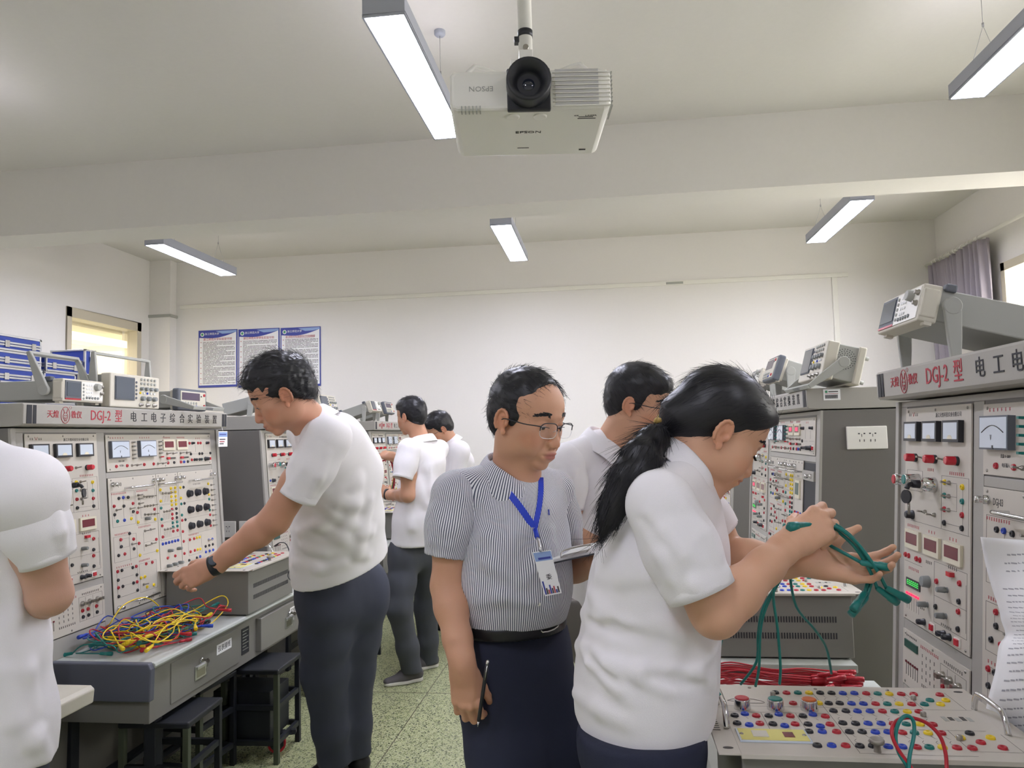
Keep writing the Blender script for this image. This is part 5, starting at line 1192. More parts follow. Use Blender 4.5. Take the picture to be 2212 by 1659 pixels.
gt = nt.nodes.new('ShaderNodeMath'); gt.operation = 'GREATER_THAN'; gt.inputs[1].default_value = .62; nt.links.new(mu.outputs[0], gt.inputs[0])
mx = nt.nodes.new('ShaderNodeMix'); mx.data_type = 'RGBA'; mx.inputs[6].default_value = lin('#e6e6ea'); mx.inputs[7].default_value = lin('#3a4058'); nt.links.new(gt.outputs[0], mx.inputs[0]); nt.links.new(mx.outputs[2], b.inputs['Base Color'])
SK = lambda h: lin(h)[:3]
def person(loc, label, grp=None): 
    return empty('person', loc, label=label, cat='person', group=grp)
def collar(root, c, R, rn, m, h=.035, flap=.045, tip=.03, open_=.35, back=.006, nm='collar', ry=1.0, attr=False):
    """fold-over collar: c neck-base centre, R columns right/forward/up; open at the front"""
    g = MB(); N = 40; rows = []
    prof = [(.000, -.012), (.001, h*.55), (.003, h), (.008, h+.003), (.015, h-.004), (.025, h-flap*.5), (.035, h-flap)]
    for i in range(N+1):
        t = -1+2*i/N; a = PI*(-.5)+t*(PI-open_)        # t=0 is the nape
        row = []
        for j, (dr, z) in enumerate(prof):
            e = max(0, (abs(t)-.55)/.45)**1.6; lowr = j >= 4
            rr = rn+dr+(e*.010 if lowr else 0); zz = z-(tip*e*(j-3)/3 if j >= 4 else 0)-(.030*e if True else 0)*(1 if j else .6)+back*(1-abs(t))
            x, y = rr*math.cos(a), rr*math.sin(a)*ry
            if j >= 4: y += .010*e*(j-3)/3
            row.append(Vector(c)+Vector(R@np.array((x, y, zz))))
        rows.append(row)
    vs = [v for r_ in rows for v in r_]; n = len(prof)
    g.add(vs, [(i*n+j, (i+1)*n+j, (i+1)*n+j+1, i*n+j+1) for i in range(N) for j in range(n-1)], m, True)
    o = ploc(g, root).build(nm, root); s_ = o.modifiers.new('s', 'SOLIDIFY'); s_.thickness = .0025; s_.offset = 0
    sb = o.modifiers.new('b', 'SUBSURF'); sb.levels = sb.render_levels = 1
    return o
# ---------------------------------------------------------------- generic clothing pieces
def band(root, a, b, r0, r1, th, m, nm='cuff', n=40, flat=None, parent=None):
    "open cloth band around an arm, from a to b"
    a, b = np.array(a, float), np.array(b, float); d = (b-a); L = np.linalg.norm(d); d /= L
    if flat: e = np.array(flat[0], float); e -= d*(e@d); e /= np.linalg.norm(e); q = flat[1]
    else: e = np.cross(d, (0, 0, 1.0)); e /= np.linalg.norm(e); q = 1
    g_ = np.cross(d, e); vs = []; prof = [(0, r0), (L*.5, (r0+r1)/2+.0008), (L, r1), (L, r1-th), (L*.4, (r0+r1)/2-th), (0, r0-th)]
    for h, r in prof:
        for i in range(n): t = 2*PI*i/n; w_ = 1+.02*math.sin(3*t+1); vs.append(a+d*h+(e*math.cos(t)*q+g_*math.sin(t))*r*w_)
    fs = [(k*n+i, k*n+(i+1) % n, (k+1)*n+(i+1) % n, (k+1)*n+i) for k in range(len(prof)-1) for i in range(n)]
    return ploc(MB().add(vs, fs, m, True), root).build(nm, parent or root)
def reparent(o, p): o.parent = p; return o
def arm(V, sh, el, wr, r=(.050, .043, .040, .026), k=.02, S=1.0, flatw=None):
    sh, el, wr = map(np.array, (sh, el, wr)); m1 = sh+(el-sh)*.55; f1 = el+(wr-el)*.28
    V.chain([(sh, r[0]*S), (m1, (r[0]*.97)*S), (el, r[1]*S)], k); V.chain([(el, r[1]*.96*S), (f1, r[2]*1.04*S), (el+(wr-el)*.7, (r[2]*.45+r[3]*.55)*S), (wr, r[3]*S)], k)
def polo_button(root, P, d, m='polo_white'):
    g = MB()
    for p in P: g.lathe(p, d, [(0, .0055), (.0015, .0052), (.002, .003)], m, 12)
    ploc(g, root).build('buttons', root)
# ================================================================ woman with the ponytail
W = person((.06, 1.60, 0), 'person in white polo shirt with long black ponytail, bent over, holding green leads')
lat = camv(-.12, 0, -1)                                   # her right side, toward the camera
c = A_(1548, 927, 1.56); HW = Head(c, frame(90, -36), 1.0, True)
lo, hi = HW.box(.02, .25); V = Vol(lo, hi, .0021)
HW.build(V); nb = A_(1478, 1032, 1.56)
V.cap(HW.w((0, -.028, -.045)), nb, .049, .056, .03); V.cap(HW.w((0, .005, -.085)), A_(1515, 1062, 1.555), .030, .04, .03)
HW.lids(V, .0012)
sR, sL = A_(1428, 1092, 1.40), A_(1492, 1086, 1.72)
eR, wR = A_(1546, 1322, 1.375), A_(1698, 1182, 1.46)
eL, wL = A_(1572, 1207, 1.70), A_(1752, 1216, 1.53)
hr = axes(camv(.80, .42, .30), camv(-.25, .45, -.85)); hl = axes(camv(.95, -.12, -.05), camv(-.05, -.62, .75))
lo, hi = bounds([sR, eR, wR, wR+hr[:, 1]*.17, A_(1790, 1110, 1.45), A_(1790, 1230, 1.5)], .06); Va = Vol(lo, hi, .0026)
arm(Va, sR, eR, wR, (.054, .0465, .043, .0265), S=.98)
hand(Va, wR+hr[:, 1]*.02, hr, .96, ((.55, .95, .55), (.65, 1.1, .6), (.75, 1.2, .6), (.85, 1.2, .6)), .05, (.55, .55, .5), -1)
lo, hi = bounds([sL, eL, wL, wL+hl[:, 1]*.20, A_(1880, 1130, 1.5), A_(1880, 1290, 1.5)], .06); Vb = Vol(lo, hi, .0026)
arm(Vb, sL, eL, wL, (.052, .044, .041, .026))
hand(Vb, wL+hl[:, 1]*.01, hl, .93, ((.35, .55, .35), (.45, .65, .4), (.55, .65, .4), (.6, .7, .45)), .08, (.85, .25, .2), 1)
Vt = Vol(*bounds([A_(1440, 1000, 1.3), A_(1440, 1120, 1.8), A_(1300, 1659, 1.5)], .16), .012)
Vt.cap(nb, A_(1440, 1150, 1.56), .055, .09, .05).cap(A_(1430, 1150, 1.56), A_(1390, 1600, 1.56), .10, .11, .03, flat=(lat, 1.2))
skinW = SK('#d3a587')
def skincol(H, base, knuckle=True):
    f = H.tint(base); return f
body = sdf_obj('body', [V, Va, Vb, Vt], 'skin', W, 1, col=HW.tint(skinW)); HW.eyes(W); HW.brows(W, 'hair', .7)
# lashes
g = MB()
for i in range(24):
    t = i/23; p = HW.w((.020+.026*t, .0895-.006*t*t, -.004)); g.tube([p, HW.w((.020+.027*t, .0975-.006*t*t, -.009))], .0004, 'hair', n=3, smooth=0)
ploc(g, W).build('eyelashes', W)
# hair cap
V = Vol(*bounds([HW.w((x, y, z)) for x in (-.1, .1) for y in (-.13, .12) for z in (-.09, .15)], .01), .0028); S = HW.S; R = HW.R
V.ell(HW.w((0, -.012, .044)), np.array((.0815, .1035, .0875))*S, R, .02); V.ell(HW.w((0, -.045, -.005)), np.array((.068, .062, .064))*S, R, .03)
V.ell(HW.w((0, .045, .055)), np.array((.064, .060, .052))*S, R, .025)
V.plane(HW.w((0, .024, .006)), R@np.array((0, .73, -.68)), .010); V.ell(HW.w((.086, -.004, -.016)), np.array((.020, .019, .028))*S, R, .006, 's'); V.ell(HW.w((-.086, -.004, -.016)), np.array((.020, .019, .028))*S, R, .006, 's')
tie = A_(1437, 924, 1.565)
V.cap(HW.w((0, -.085, -.030)), tie, .038, .017, .04)
V.noise(.0005, (60, 60, 60), 3)
Vh, Fh = V.mesh(); Vh = relax(Vh, Fh, 1)
PTL = [(1431, 927, 1.55, .014), (1412, 950, 1.52, .031), (1386, 990, 1.48, .040), (1358, 1035, 1.46, .038), (1333, 1080, 1.455, .030), (1315, 1120, 1.45, .020), (1303, 1155, 1.45, .010)]
V2 = Vol(*bounds([A_(*p[:3]) for p in PTL], .06), .0028); V2.chain([(A_(*p[:3]), p[3]*.92) for p in PTL], .02, flat=(lat, .75)); V2.noise(.0020, (60, 60, 22), 5, np.stack([np.array(CR)*.83+np.array(CU)*.55, np.array(CF), -np.array(CR)*.55+np.array(CU)*.83], 1))
Vp, Fp = V2.mesh(); Vp = relax(Vp, Fp, 1)
hair = sdf_obj('hair', [(Vh, Fh)], 'hair', W, 0)
pony = sdf_obj('ponytail', [(Vp, Fp)], 'hair', hair, 0)
g = strands(Vh, Fh, None, 'hair', 1500, .035, .0005, lambda p, n: tie-p, 2, .0012); ploc(g, W).build('hair_strands', hair)
dn = A_(1303, 1155, 1.45)-A_(1412, 950, 1.5); g = strands(Vp, Fp, None, 'hair', 1500, .05, .0006, lambda p, n: dn, 3, .0012)
g2 = strands(Vh, Fh, None, 'hair', 40, .05, .00028, lambda p, n: tie-p, 7, .006); b0 = len(g.v); g.v += g2.v; [(g.f.append(tuple(i+b0 for i in f)), g.mi.append(0), g.sm.append(True)) for f in g2.f]
ploc(g, W).build('hair_strands', pony)
mat('scrunchie', '#b99a4c', .6, bump=.6, scale=300)
pd = (A_(1412, 950, 1.52)-HW.w((0, -.09, -.02))); pd /= np.linalg.norm(pd); e1 = np.cross(pd, (0, 0, 1)); e1 /= np.linalg.norm(e1); e2 = np.cross(pd, e1)
g = MB(); [g.tube([tie+pd*o_+(e1*math.cos(a)+e2*math.sin(a))*(.0225+.001*math.sin(9*a)) for a in [2*PI*i/36 for i in range(37)]], .0062, 'scrunchie', n=8, smooth=0) for o_ in (-.010, .001)]
ploc(g, W).build('hair_tie', W)
# shirt
V = Vol(*bounds([A_(1240, 1000, 1.3), A_(1560, 1000, 1.85), A_(1240, 1600, 1.3), A_(1560, 1600, 1.8), A_(1500, 960, 1.5)], .06), .0045)
tr = [(1452, 1095, 1.565, .088), (1432, 1165, 1.57, .118), (1412, 1270, 1.57, .128), (1402, 1380, 1.57, .134), (1392, 1480, 1.57, .137), (1386, 1620, 1.57, .142)]
V.chain([(A_(*p[:3]), p[3]) for p in tr], .05, flat=(lat, 1.22))
V.cap(A_(1470, 1040, 1.56), A_(1450, 1100, 1.56), .060, .080, .04); V.cap(sR+camv(.0, .0, .02), sL, .062, .060, .05); V.ell(A_(1478, 1190, 1.57), (.075, .075, .085), None, .06)
V.cap(A_(1462, 1040, 1.50), sR+camv(0, .0, .03), .045, .050, .03)
for px in ([(1262, 1325), (1300, 1338), (1360, 1352), (1400, 1362)], [(1250, 1395), (1290, 1420), (1330, 1470), (1360, 1510)], [(1262, 1395), (1310, 1450), (1345, 1490)], [(1395, 1445), (1440, 1458), (1500, 1462), (1535, 1470)], [(1270, 1430), (1330, 1440), (1385, 1455), (1440, 1490)],
           [(1330, 1150), (1370, 1200), (1400, 1240)], [(1300, 1210), (1350, 1225), (1400, 1232)], [(1300, 1245), (1350, 1252), (1410, 1250)], [(1245, 1500), (1300, 1530), (1350, 1555)], [(1415, 1345), (1440, 1352), (1470, 1375)], [(1280, 1285), (1310, 1320)], [(1500, 1440), (1520, 1410), (1540, 1390)]):
    V.fold(px, 1.2, 1.8, .0085, .55, .028)
for px in ([(1270, 1340), (1320, 1356), (1380, 1372)], [(1262, 1410), (1320, 1470)], [(1400, 1462), (1460, 1470), (1520, 1480)]):
    V.fold(px, 1.2, 1.8, .006, -.1, .022, 's')
V.noise(.0030, (9, 9, 5), 2); V.noise(.0010, (26, 26, 14), 4)
hem = A_(1350, 1582, 1.50); V.plane(hem, camv(.05, -1, .22), .003)
Vs_, Fs_ = V.mesh(); shirt = sdf_obj('shirt', [(relax(Vs_, Fs_, 2), Fs_)], 'polo_white', W, 0)
def sleeve(root, par, sh, end, r0, r1, res=.004, m='polo_white', folds=(), cuff=.028, seed=1, attr=None, amp=.003, dr=(1.1, 2.2), flat=None, kshoulder=.03):
    sh, end = np.array(sh, float), np.array(end, float); d = (end-sh)/np.linalg.norm(end-sh)
    V = Vol(*bounds([sh, end], max(r0, r1)+.03), res); mid = sh+(end-sh)*.5
    V.chain([(sh, r0), (mid, (r0+r1)/2*1.02), (end+d*.02, r1)], kshoulder, flat=flat)
    for px in folds: V.fold(px, dr[0], dr[1], .0075, .5, .022)
    V.noise(amp, (11, 11, 8), seed); V.plane(end, d, .002); V.cap(end-d*.012, end+d*.05, r1-.006, r1-.005, .003, 's')
    a, f = V.mesh(); a = relax(a, f, 2)
    o = sdf_obj('sleeve', [(a, f)], m, root, 0, attr=attr); o.parent = par
    if cuff: band(root, end-d*cuff, end+d*.001, r1+.0018, r1+.0022, .003, m if m != 'stripe_shirt' else m, parent=par, flat=flat)
    return o
eS = A_(1514, 1281, 1.365)
sleeve(W, shirt, sR, eS, .068, .0625, folds=([(1405, 1110), (1440, 1150), (1480, 1200)], [(1395, 1140), (1430, 1200), (1450, 1250)], [(1470, 1090), (1520, 1150), (1550, 1210)], [(1440, 1280), (1500, 1262), (1570, 1235)]), dr=(1.15, 1.5))
sleeve(W, shirt, sL, A_(1548, 1158, 1.71), .062, .056, dr=(1.5, 1.9), seed=3)
cR = np.stack([lat, camv(.66, -.75, .05), camv(.75, .66, 0)], 1); cR[:, 0] = np.cross(cR[:, 1], cR[:, 2])
collar(W, A_(1482, 1018, 1.56), cR, .060, 'polo_white', .026, .050, .040, .25)
# trousers
V = Vol(*bounds([A_(1300, 1560, 1.4), A_(1500, 1560, 1.75), (.03, 1.55, .02), (.12, 1.75, .02)], .14), .008)
hipR, hipL = A_(1385, 1585, 1.50), A_(1385, 1585, 1.66)
V.cap(hipR, hipL, .128, .128, .05); fR, fL = np.array((.05, 1.50, .06)), np.array((.06, 1.76, .06)); kR, kL = (hipR+fR)/2+(.03, 0, -.03), (hipL+fL)/2+(.03, 0, -.03)
V.chain([(hipR-(0, 0, .05), .112), (kR, .072), (fR, .056)], .05); V.chain([(hipL-(0, 0, .05), .112), (kL, .072), (fL, .056)], .05)
V.plane(A_(1385, 1545, 1.57), (0, 0, 1), .004); V.noise(.003, (12, 12, 7), 8)
sdf_obj('trousers', [V], 'trouser_navy', W, 1)
mat('shoe_black', '#1a1a1c', .4); mat('sole_white', '#d9d6cc', .6); mat('shoe_grey', '#5d5a5c', .85, bump=.4, scale=500)
def shoe(root, ankle, fwd, m='shoe_black', sole='shoe_black', L=.27, S=1.0):
    f = np.array(fwd, float); f[2] = 0; f /= np.linalg.norm(f); x, y = ankle[0], ankle[1]; s = np.array((f[1], -f[0], 0)); o = np.array((x, y, 0))
    V = Vol(*bounds([o-f*.09, o+f*.21, o+(0, 0, .12)], .07), .004)
    V.cap(o-f*.035+(0, 0, .045), o+f*.06+(0, 0, .048), .036*S, .040*S, .03, flat=(s, 1.0)); V.cap(o+f*.05+(0, 0, .040), o+f*.165+(0, 0, .026), .044*S, .032*S, .03, flat=((0, 0, 1), .72)); V.cap(o-f*.02+(0, 0, .05), o-f*.015+(0, 0, .095), .036*S, .037*S, .02)
    V.plane(o+(0, 0, .020), (0, 0, -1), .003); V.cap(o-f*.012+(0, 0, .095), o-f*.012+(0, 0, .14), .032, .034, .003, 's'); V.fold([], 0, 1)
    a = sdf_obj('shoe', [V], m, root, 1)
    V = Vol(*bounds([o-f*.09, o+f*.21, o+(0, 0, .03)], .06), .004)
    V.cap(o-f*.030+(0, 0, .012), o+f*.060+(0, 0, .012), .038*S, .042*S, .03); V.cap(o+f*.060+(0, 0, .012), o+f*.155+(0, 0, .012), .046*S, .038*S, .03)
    V.plane(o+(0, 0, .024), (0, 0, 1), .004); V.plane(o+(0, 0, .001), (0, 0, -1), .003)
    b = sdf_obj('sole', [V], sole, root, 1); b.parent = a; return a
for q in (fR, fL): shoe(W, q, (.9, .3, 0))
# green leads in her hands
hp = A_(1757, 1135, 1.49)
GL = ([(1748, 1136, 1.48), (1790, 1131, 1.50), (1835, 1155, 1.50), (1868, 1200, 1.50), (1885, 1240, 1.51), (1872, 1290, 1.50)], [(1750, 1138, 1.49), (1800, 1136, 1.49), (1850, 1172, 1.49), (1890, 1225, 1.48), (1915, 1270, 1.48)], [(1750, 1140, 1.50), (1795, 1140, 1.51), (1845, 1180, 1.50), (1880, 1235, 1.49), (1895, 1270, 1.49)],
      [(1752, 1134, 1.48), (1805, 1133, 1.50), (1860, 1185, 1.51), (1880, 1220, 1.52), (1868, 1280, 1.50)], [(1754, 1142, 1.50), (1775, 1150, 1.51), (1790, 1175, 1.52), (1815, 1190, 1.50), (1860, 1215, 1.49)])
for i, p in enumerate(GL): lead([A_(*q) for q in p], 'j_teal', 'green test lead arching between the bent woman\'s two hands', 'green leads held by the woman', r=.0036, name='held_lead')
for i, p in enumerate(([(1712, 1200, 1.52), (1672, 1270, 1.52), (1680, 1360, 1.53), (1686, 1440, 1.54), (1684, 1478, 1.55)], [(1705, 1220, 1.52), (1660, 1300, 1.53), (1643, 1360, 1.54), (1640, 1440, 1.55), (1632, 1482, 1.58)], [(1700, 1230, 1.55), (1650, 1310, 1.56), (1638, 1370, 1.57), (1634, 1430, 1.58), (1600, 1478, 1.62)],
    [(1560, 1378, 1.56), (1552, 1410, 1.56), (1544, 1440, 1.55), (1545, 1480, 1.54), (1556, 1502, 1.53)], [(1705, 1235, 1.56), (1720, 1310, 1.6), (1760, 1360, 1.65), (1785, 1400, 1.7), (1796, 1455, 1.75)])):
    lead([A_(*q) for q in p], 'j_teal', 'green test lead hanging down below the bent woman\'s hands', 'green leads hanging below her hands', r=.0030, ends=False, name='hanging_lead')
def man_hair(H, root, fore=(.070, .055, .075), fz=.020, fy=.095, thick=1.0, top=0, n=900, ln=.022, flow=None, seed=1, cut=((0, .02, -.016), (0, .51, -.86)), res=.003, m='hair', lift=.003, bump=.0015):
    V = Vol(*bounds([H.w((x, y, z)) for x in (-.1, .1) for y in (-.13, .12) for z in (-.10, .16)], .01), res); S, R = H.S, H.R
    t = thick; V.ell(H.w((0, -.012, .040)), np.array((.0745+.0065*t, .094+.0085*t, .078+.011*t))*S, R, .02); V.ell(H.w((0, -.050, -.012)), np.array((.058+.006*t, .048+.008*t, .062))*S, R, .03)
    if top: V.ell(H.w((0, .010, .085)), np.array((.060, .075, .035+top))*S, R, .03); V.ell(H.w((0, .060, .075)), np.array((.052, .035, .025+top*.5))*S, R, .02)
    for q in (-1, 1): V.ell(H.w((q*.064, .016, .012)), np.array((.0130, .017, .034))*S, R, .010)
    V.ell(H.w((0, fy, fz)), np.array(fore)*S, R, .012, 's'); V.plane(H.w(cut[0]), R@np.array(cut[1]), .008)
    for q in (-1, 1): V.ell(H.w((q*.088, -.006, -.014)), np.array((.020, .018, .034))*S, R, .005, 's')
    V.noise(bump, (70, 70, 70), seed); V.noise(bump*1.2, (28, 28, 28), seed+1)
    a, f = V.mesh(); o = sdf_obj('hair', [(a, f)], m, root, 0); fl = flow or (lambda p, q: R@np.array((.1, .6, .25)))
    g = strands(a, f, None, m, n, ln*S, .0006*S, fl, seed, lift*S); ploc(g, root).build('hair_strands', o); return o
def glasses(H, root, m='black_plastic', rim='alu', w_=.0285, h_=.0185, low=True, z=.002):
    g = MB(); P = lambda x, y, zz: H.w((x, y, zz)); yy = lambda x: .107-2.2*x*x
    for q in (-1, 1):
        cx = q*.033
        pts = [(cx+q*w_*.94*sg(math.cos(a), .62), z-.004+h_*sg(math.sin(a), .70)) for a in [2*PI*i/28 for i in range(29)]]
        top = [p for i, p in enumerate(pts) if 0 <= i <= 14]; bot = [p for i, p in enumerate(pts) if i >= 14]
        g.tube([P(x, yy(x), zz) for x, zz in top], .0013*H.S, m, n=6, smooth=2); g.tube([P(x, yy(x), zz) for x, zz in bot], .0007*H.S, rim, n=6, smooth=2)
        g.tube([P(q*.060, yy(.060), z+.006), P(q*.070, .090, z+.006), P(q*.077, .060, z+.003), P(q*.081, .010, z+.002), P(q*.080, -.008, z-.004), P(q*.078, -.020, z-.018)], .0014*H.S, m, n=6)
        g.tube([P(q*.008, yy(.008), z-.002), P(q*.012, .1, z-.008)], .0006*H.S, rim, n=5, smooth=1)
    g.tube([P(-.007, yy(.007), z+.003), P(0, .110, z+.005), P(.007, yy(.007), z+.003)], .0012*H.S, m, n=6)
    o = ploc(g, root).build('glasses', root)
    for q in (-1, 1):
        cx = q*.033; pts = [(cx+q*w_*.90*sg(math.cos(a), .62), z-.004+h_*.95*sg(math.sin(a), .70)) for a in [2*PI*i/24 for i in range(24)]]
        l = MB(); l.add([P(x, yy(x), zz) for x, zz in pts], [tuple(range(24))], 'lens_clear'); ploc(l, root).build('lens', root).parent = o
    return o
def sg(v, p): return math.copysign(abs(v)**p, v)
mat('lens_clear', '#ffffff', .03, alpha=.05)
def standing(name_, root, hipR, hipL, kR, kL, aR, aL, r, m, res=.009, top=None, fold=.003, lat_=None, rp=.12, hem=None):
    V = Vol(*bounds([hipR, hipL, kR, kL, aR, aL], .17), res); hipR, hipL, kR, kL, aR, aL = map(lambda q: np.array(q, float), (hipR, hipL, kR, kL, aR, aL))
    V.cap(hipR, hipL, rp, rp, .05); V.cap(hipR+(0, 0, .06), hipL+(0, 0, .06), rp*.95, rp*.95, .05)
    for h, k, a in ((hipR, kR, aR), (hipL, kL, aL)): V.chain([(h-(0, 0, .04), r[0]), (h+(k-h)*.5, (r[0]+r[1])/2), (k, r[1]), (k+(a-k)*.6, r[2]*1.05), (a, r[2])], .04)
    V.noise(fold, (10, 10, 8), 8); V.noise(fold*.5, (26, 26, 12), 9)
    if top is not None: V.plane(top, (0, 0, 1), .004)
    zc = min(aR[2], aL[2])
    for a in (aR, aL): V.plane(a, (0, 0, -1), .004, (a-(.14, .14, .20), a+(.14, .14, .04)))
    return sdf_obj('trousers', [V], m, root, 2)
SKM = SK('#b98363')
# ================================================================ M5: man in striped shirt
P5 = person((-.06, 1.95, 0), 'person in striped short sleeved shirt with blue lanyard, glasses, clipboard and pen')
c = A_(1137, 903, 1.83); H5 = Head(c, frame(47, -12, 2), 1.0); lo, hi = H5.box(.02, .22); V = Vol(lo, hi, .0022); H5.build(V); H5.lids(V, .0042)
nb = A_(1112, 1040, 1.87); V.cap(H5.w((0, -.020, -.050)), nb, .054, .062, .03); V.cap(H5.w((0, .010, -.085)), A_(1132, 1052, 1.85), .032, .04, .03)
sR, sL = A_(985, 1065, 1.82), A_(1196, 1062, 1.98); eR, wR = A_(966, 1265, 1.80), A_(999, 1434, 1.70); eL, wL = A_(1224, 1226, 1.98), A_(1300, 1214, 1.88)
Va = Vol(*bounds([sR, eR, wR, A_(1010, 1560, 1.66)], .07), .0028); arm(Va, sR, eR, wR, (.046, .0385, .0375, .0275))
h5 = axes(camv(.12, -1, -.02), camv(-.10, .0, -1)); tp = hand(Va, wR+h5[:, 1]*.012, h5, .93, ((.55, .75, .5), (.50, .75, .5), (.45, .75, .5), (.40, .75, .5)), .04, (.42, .35, .35), -1)
Vb = Vol(*bounds([sL, eL, wL, A_(1340, 1210, 1.85)], .08), .004); arm(Vb, sL, eL, wL, (.046, .040, .038, .029)); h5l = axes(camv(1, .08, -.1), camv(0, -1, -.2)); hand(Vb, wL, h5l, .95, (.35, .35, .35, .35), .05, (.6, .2, .2), 1)
Vt = Vol(*bounds([A_(1110, 1040, 1.88), A_(1110, 1340, 1.88)], .2), .012); Vt.cap(nb, A_(1105, 1330, 1.88), .07, .10, .05)
sdf_obj('body', [V, Va, Vb, Vt], 'skin', P5, 1, col=H5.tint(SK('#cb9a7c'))); H5.eyes(P5); H5.lash(P5); H5.brows(P5, 'hair', 1.7, .024)
man_hair(H5, P5, (.068, .066, .090), .020, .092, .8, 0, 1300, .024, lambda p, q: H5.R@np.array((.0, .7, -.1)), 3, lift=.004)
mat('wisp', '#1c1b20', .5)
g = MB(); rs = random.Random(8)
for i in range(130):
    x = rs.uniform(-.055, .060); y = rs.uniform(-.03, .012); a = H5.w((x, y, .113-1.1*x*x*6-.2*max(0, y))); b = H5.w((x*1.1-.006, y+.03, .117-7*x*x-.8*max(0, y+.01))); e_ = H5.w((x*1.2-.018, y+.052, .100-8*x*x-1.0*max(0, y+.01)+rs.uniform(-.006, .006))); g.tube([a, b, e_], .00045, 'hair', n=3, smooth=3)
ploc(g, P5).build('hair_strands', P5)
glasses(H5, P5, z=-.002)
tf = frame(38, 0); tl = tf[:, 0]; tfw = tf[:, 1]
TC_ = A_(1106, 1200, 1.88)
def stripe_torso(Pv):
    L = Pv-TC_; ang = np.arctan2(L@tl, L@tfw); return ang*.135/.0047+1000
V = Vol(*bounds([A_(960, 1000, 1.7), A_(1240, 1000, 2.05), A_(1000, 1345, 1.8), A_(1225, 1345, 1.9)], .06), .0045)
V.chain([(A_(1112, 1095, 1.89), .112), (A_(1110, 1170, 1.885), .122), (A_(1108, 1260, 1.875), .124), (A_(1106, 1345, 1.875), .120)], .05, flat=(tl, 1.16)); V.ell(A_(1140, 1265, 1.83), (.085, .085, .10), None, .06)
V.cap(sR, sL, .052, .052, .05); V.cap(A_(1112, 1035, 1.88), A_(1110, 1090, 1.88), .062, .085, .04); V.cap(A_(1080, 1040, 1.86), sR, .045, .048, .03); V.cap(A_(1135, 1040, 1.90), sL, .045, .045, .03)
for px in ([(1035, 1130), (1050, 1160), (1080, 1200)], [(1030, 1180), (1060, 1220), (1120, 1250)], [(1040, 1090), (1060, 1120)], [(1030, 1300), (1080, 1290), (1150, 1300)], [(1190, 1180), (1160, 1220), (1130, 1260)], [(1185, 1150), (1170, 1180)]): V.fold(px, 1.5, 2.0, .008, .5, .025)
V.noise(.0028, (10, 10, 6), 12); V.noise(.001, (26, 26, 14), 13)
V.plane(A_(1106, 1336, 1.88), (0, 0, -1), .004)
a, f = V.mesh(); a = relax(a, f, 2); sh5 = sdf_obj('shirt', [(a, f)], 'stripe_shirt', P5, 0, attr={'stripe': stripe_torso})
def sl_attr(sh, en, fw, r=.055):
    sh, en = np.array(sh), np.array(en); d = (en-sh)/np.linalg.norm(en-sh); e = np.array(fw)-d*(np.array(fw)@d); e /= np.linalg.norm(e); g_ = np.cross(d, e)
    return lambda Pv: np.arctan2((Pv-sh)@g_, (Pv-sh)@e)*r/.0047+500
seR = A_(963, 1203, 1.80); seL = A_(1222, 1186, 1.985); fwd_ = -np.array(CF)
sleeve(P5, sh5, sR+np.array((0, 0, -.005)), seR, .063, .052, m='stripe_shirt', cuff=0, attr={'stripe': sl_attr(sR, seR, fwd_)}, folds=([(940, 1100), (960, 1150)], [(1000, 1080), (985, 1140)], [(935, 1170), (975, 1180)]), dr=(1.6, 2.0), seed=5)
sleeve(P5, sh5, sL, seL, .055, .048, m='stripe_shirt', cuff=0, attr={'stripe': sl_attr(sL, seL, fwd_)}, dr=(1.7, 2.1), seed=6)
co = collar(P5, A_(1106, 1030, 1.865), np.stack([frame(40, -14)[:, 0], frame(40, -14)[:, 1], frame(40, -14)[:, 2]], 1), .062, 'stripe_shirt', .036, .056, .030, .30)
me = co.data; at_ = me.attributes.new('stripe', 'FLOAT', 'POINT'); nV = len(me.vertices); at_.data.foreach_set('value', [((i//7)*.0105)/.0047*.9 for i in range(nV)])
g = MB()
for i, (x, y) in enumerate(((1146, 1078), (1150, 1120), (1155, 1165), (1163, 1215), (1166, 1262), (1163, 1305))):
    q = V.hit(x, y, 1.55, 2.0)
    if q is not None: g.lathe(q+camv(0, 0, .001), camv(.2, 0, -1), [(0, .0052), (.0022, .005), (.003, .003)], 'white_plastic', 12)
ploc(g, P5).build('buttons', sh5)
def surf_strip(V, pix, w_, m, off=.003, d0=1.5, d1=2.1, n=5):
    P = [Vector(V.hit(a, b, d0, d1)) for a, b in pix if V.hit(a, b, d0, d1) is not None]; P = [p-CF*off for p in spline(P, n)]; g = MB(); vs = []
    for i, p in enumerate(P):
        t = (P[min(i+1, len(P)-1)]-P[max(0, i-1)]).normalized(); s = t.cross(CF).normalized()*w_/2; vs += [p+s, p-s, p-s-CF*.0012, p+s-CF*.0012]
    g.add(vs, [(4*i+a_, 4*i+b_, 4*i+4+b_, 4*i+4+a_) for i in range(len(P)-1) for a_, b_ in ((0, 1), (1, 2), (2, 3), (3, 0))], m); return g
# pocket and pocket emblem
pk = surf_strip(V, [(1177, 1092), (1190, 1094), (1203, 1099)], .006, 'paper', .002); ploc(pk, P5)
g = surf_strip(V, [(1185, 1100), (1186, 1112)], .004, 'poster_blue', .0025); ploc(g, P5).build('embroidery', sh5)
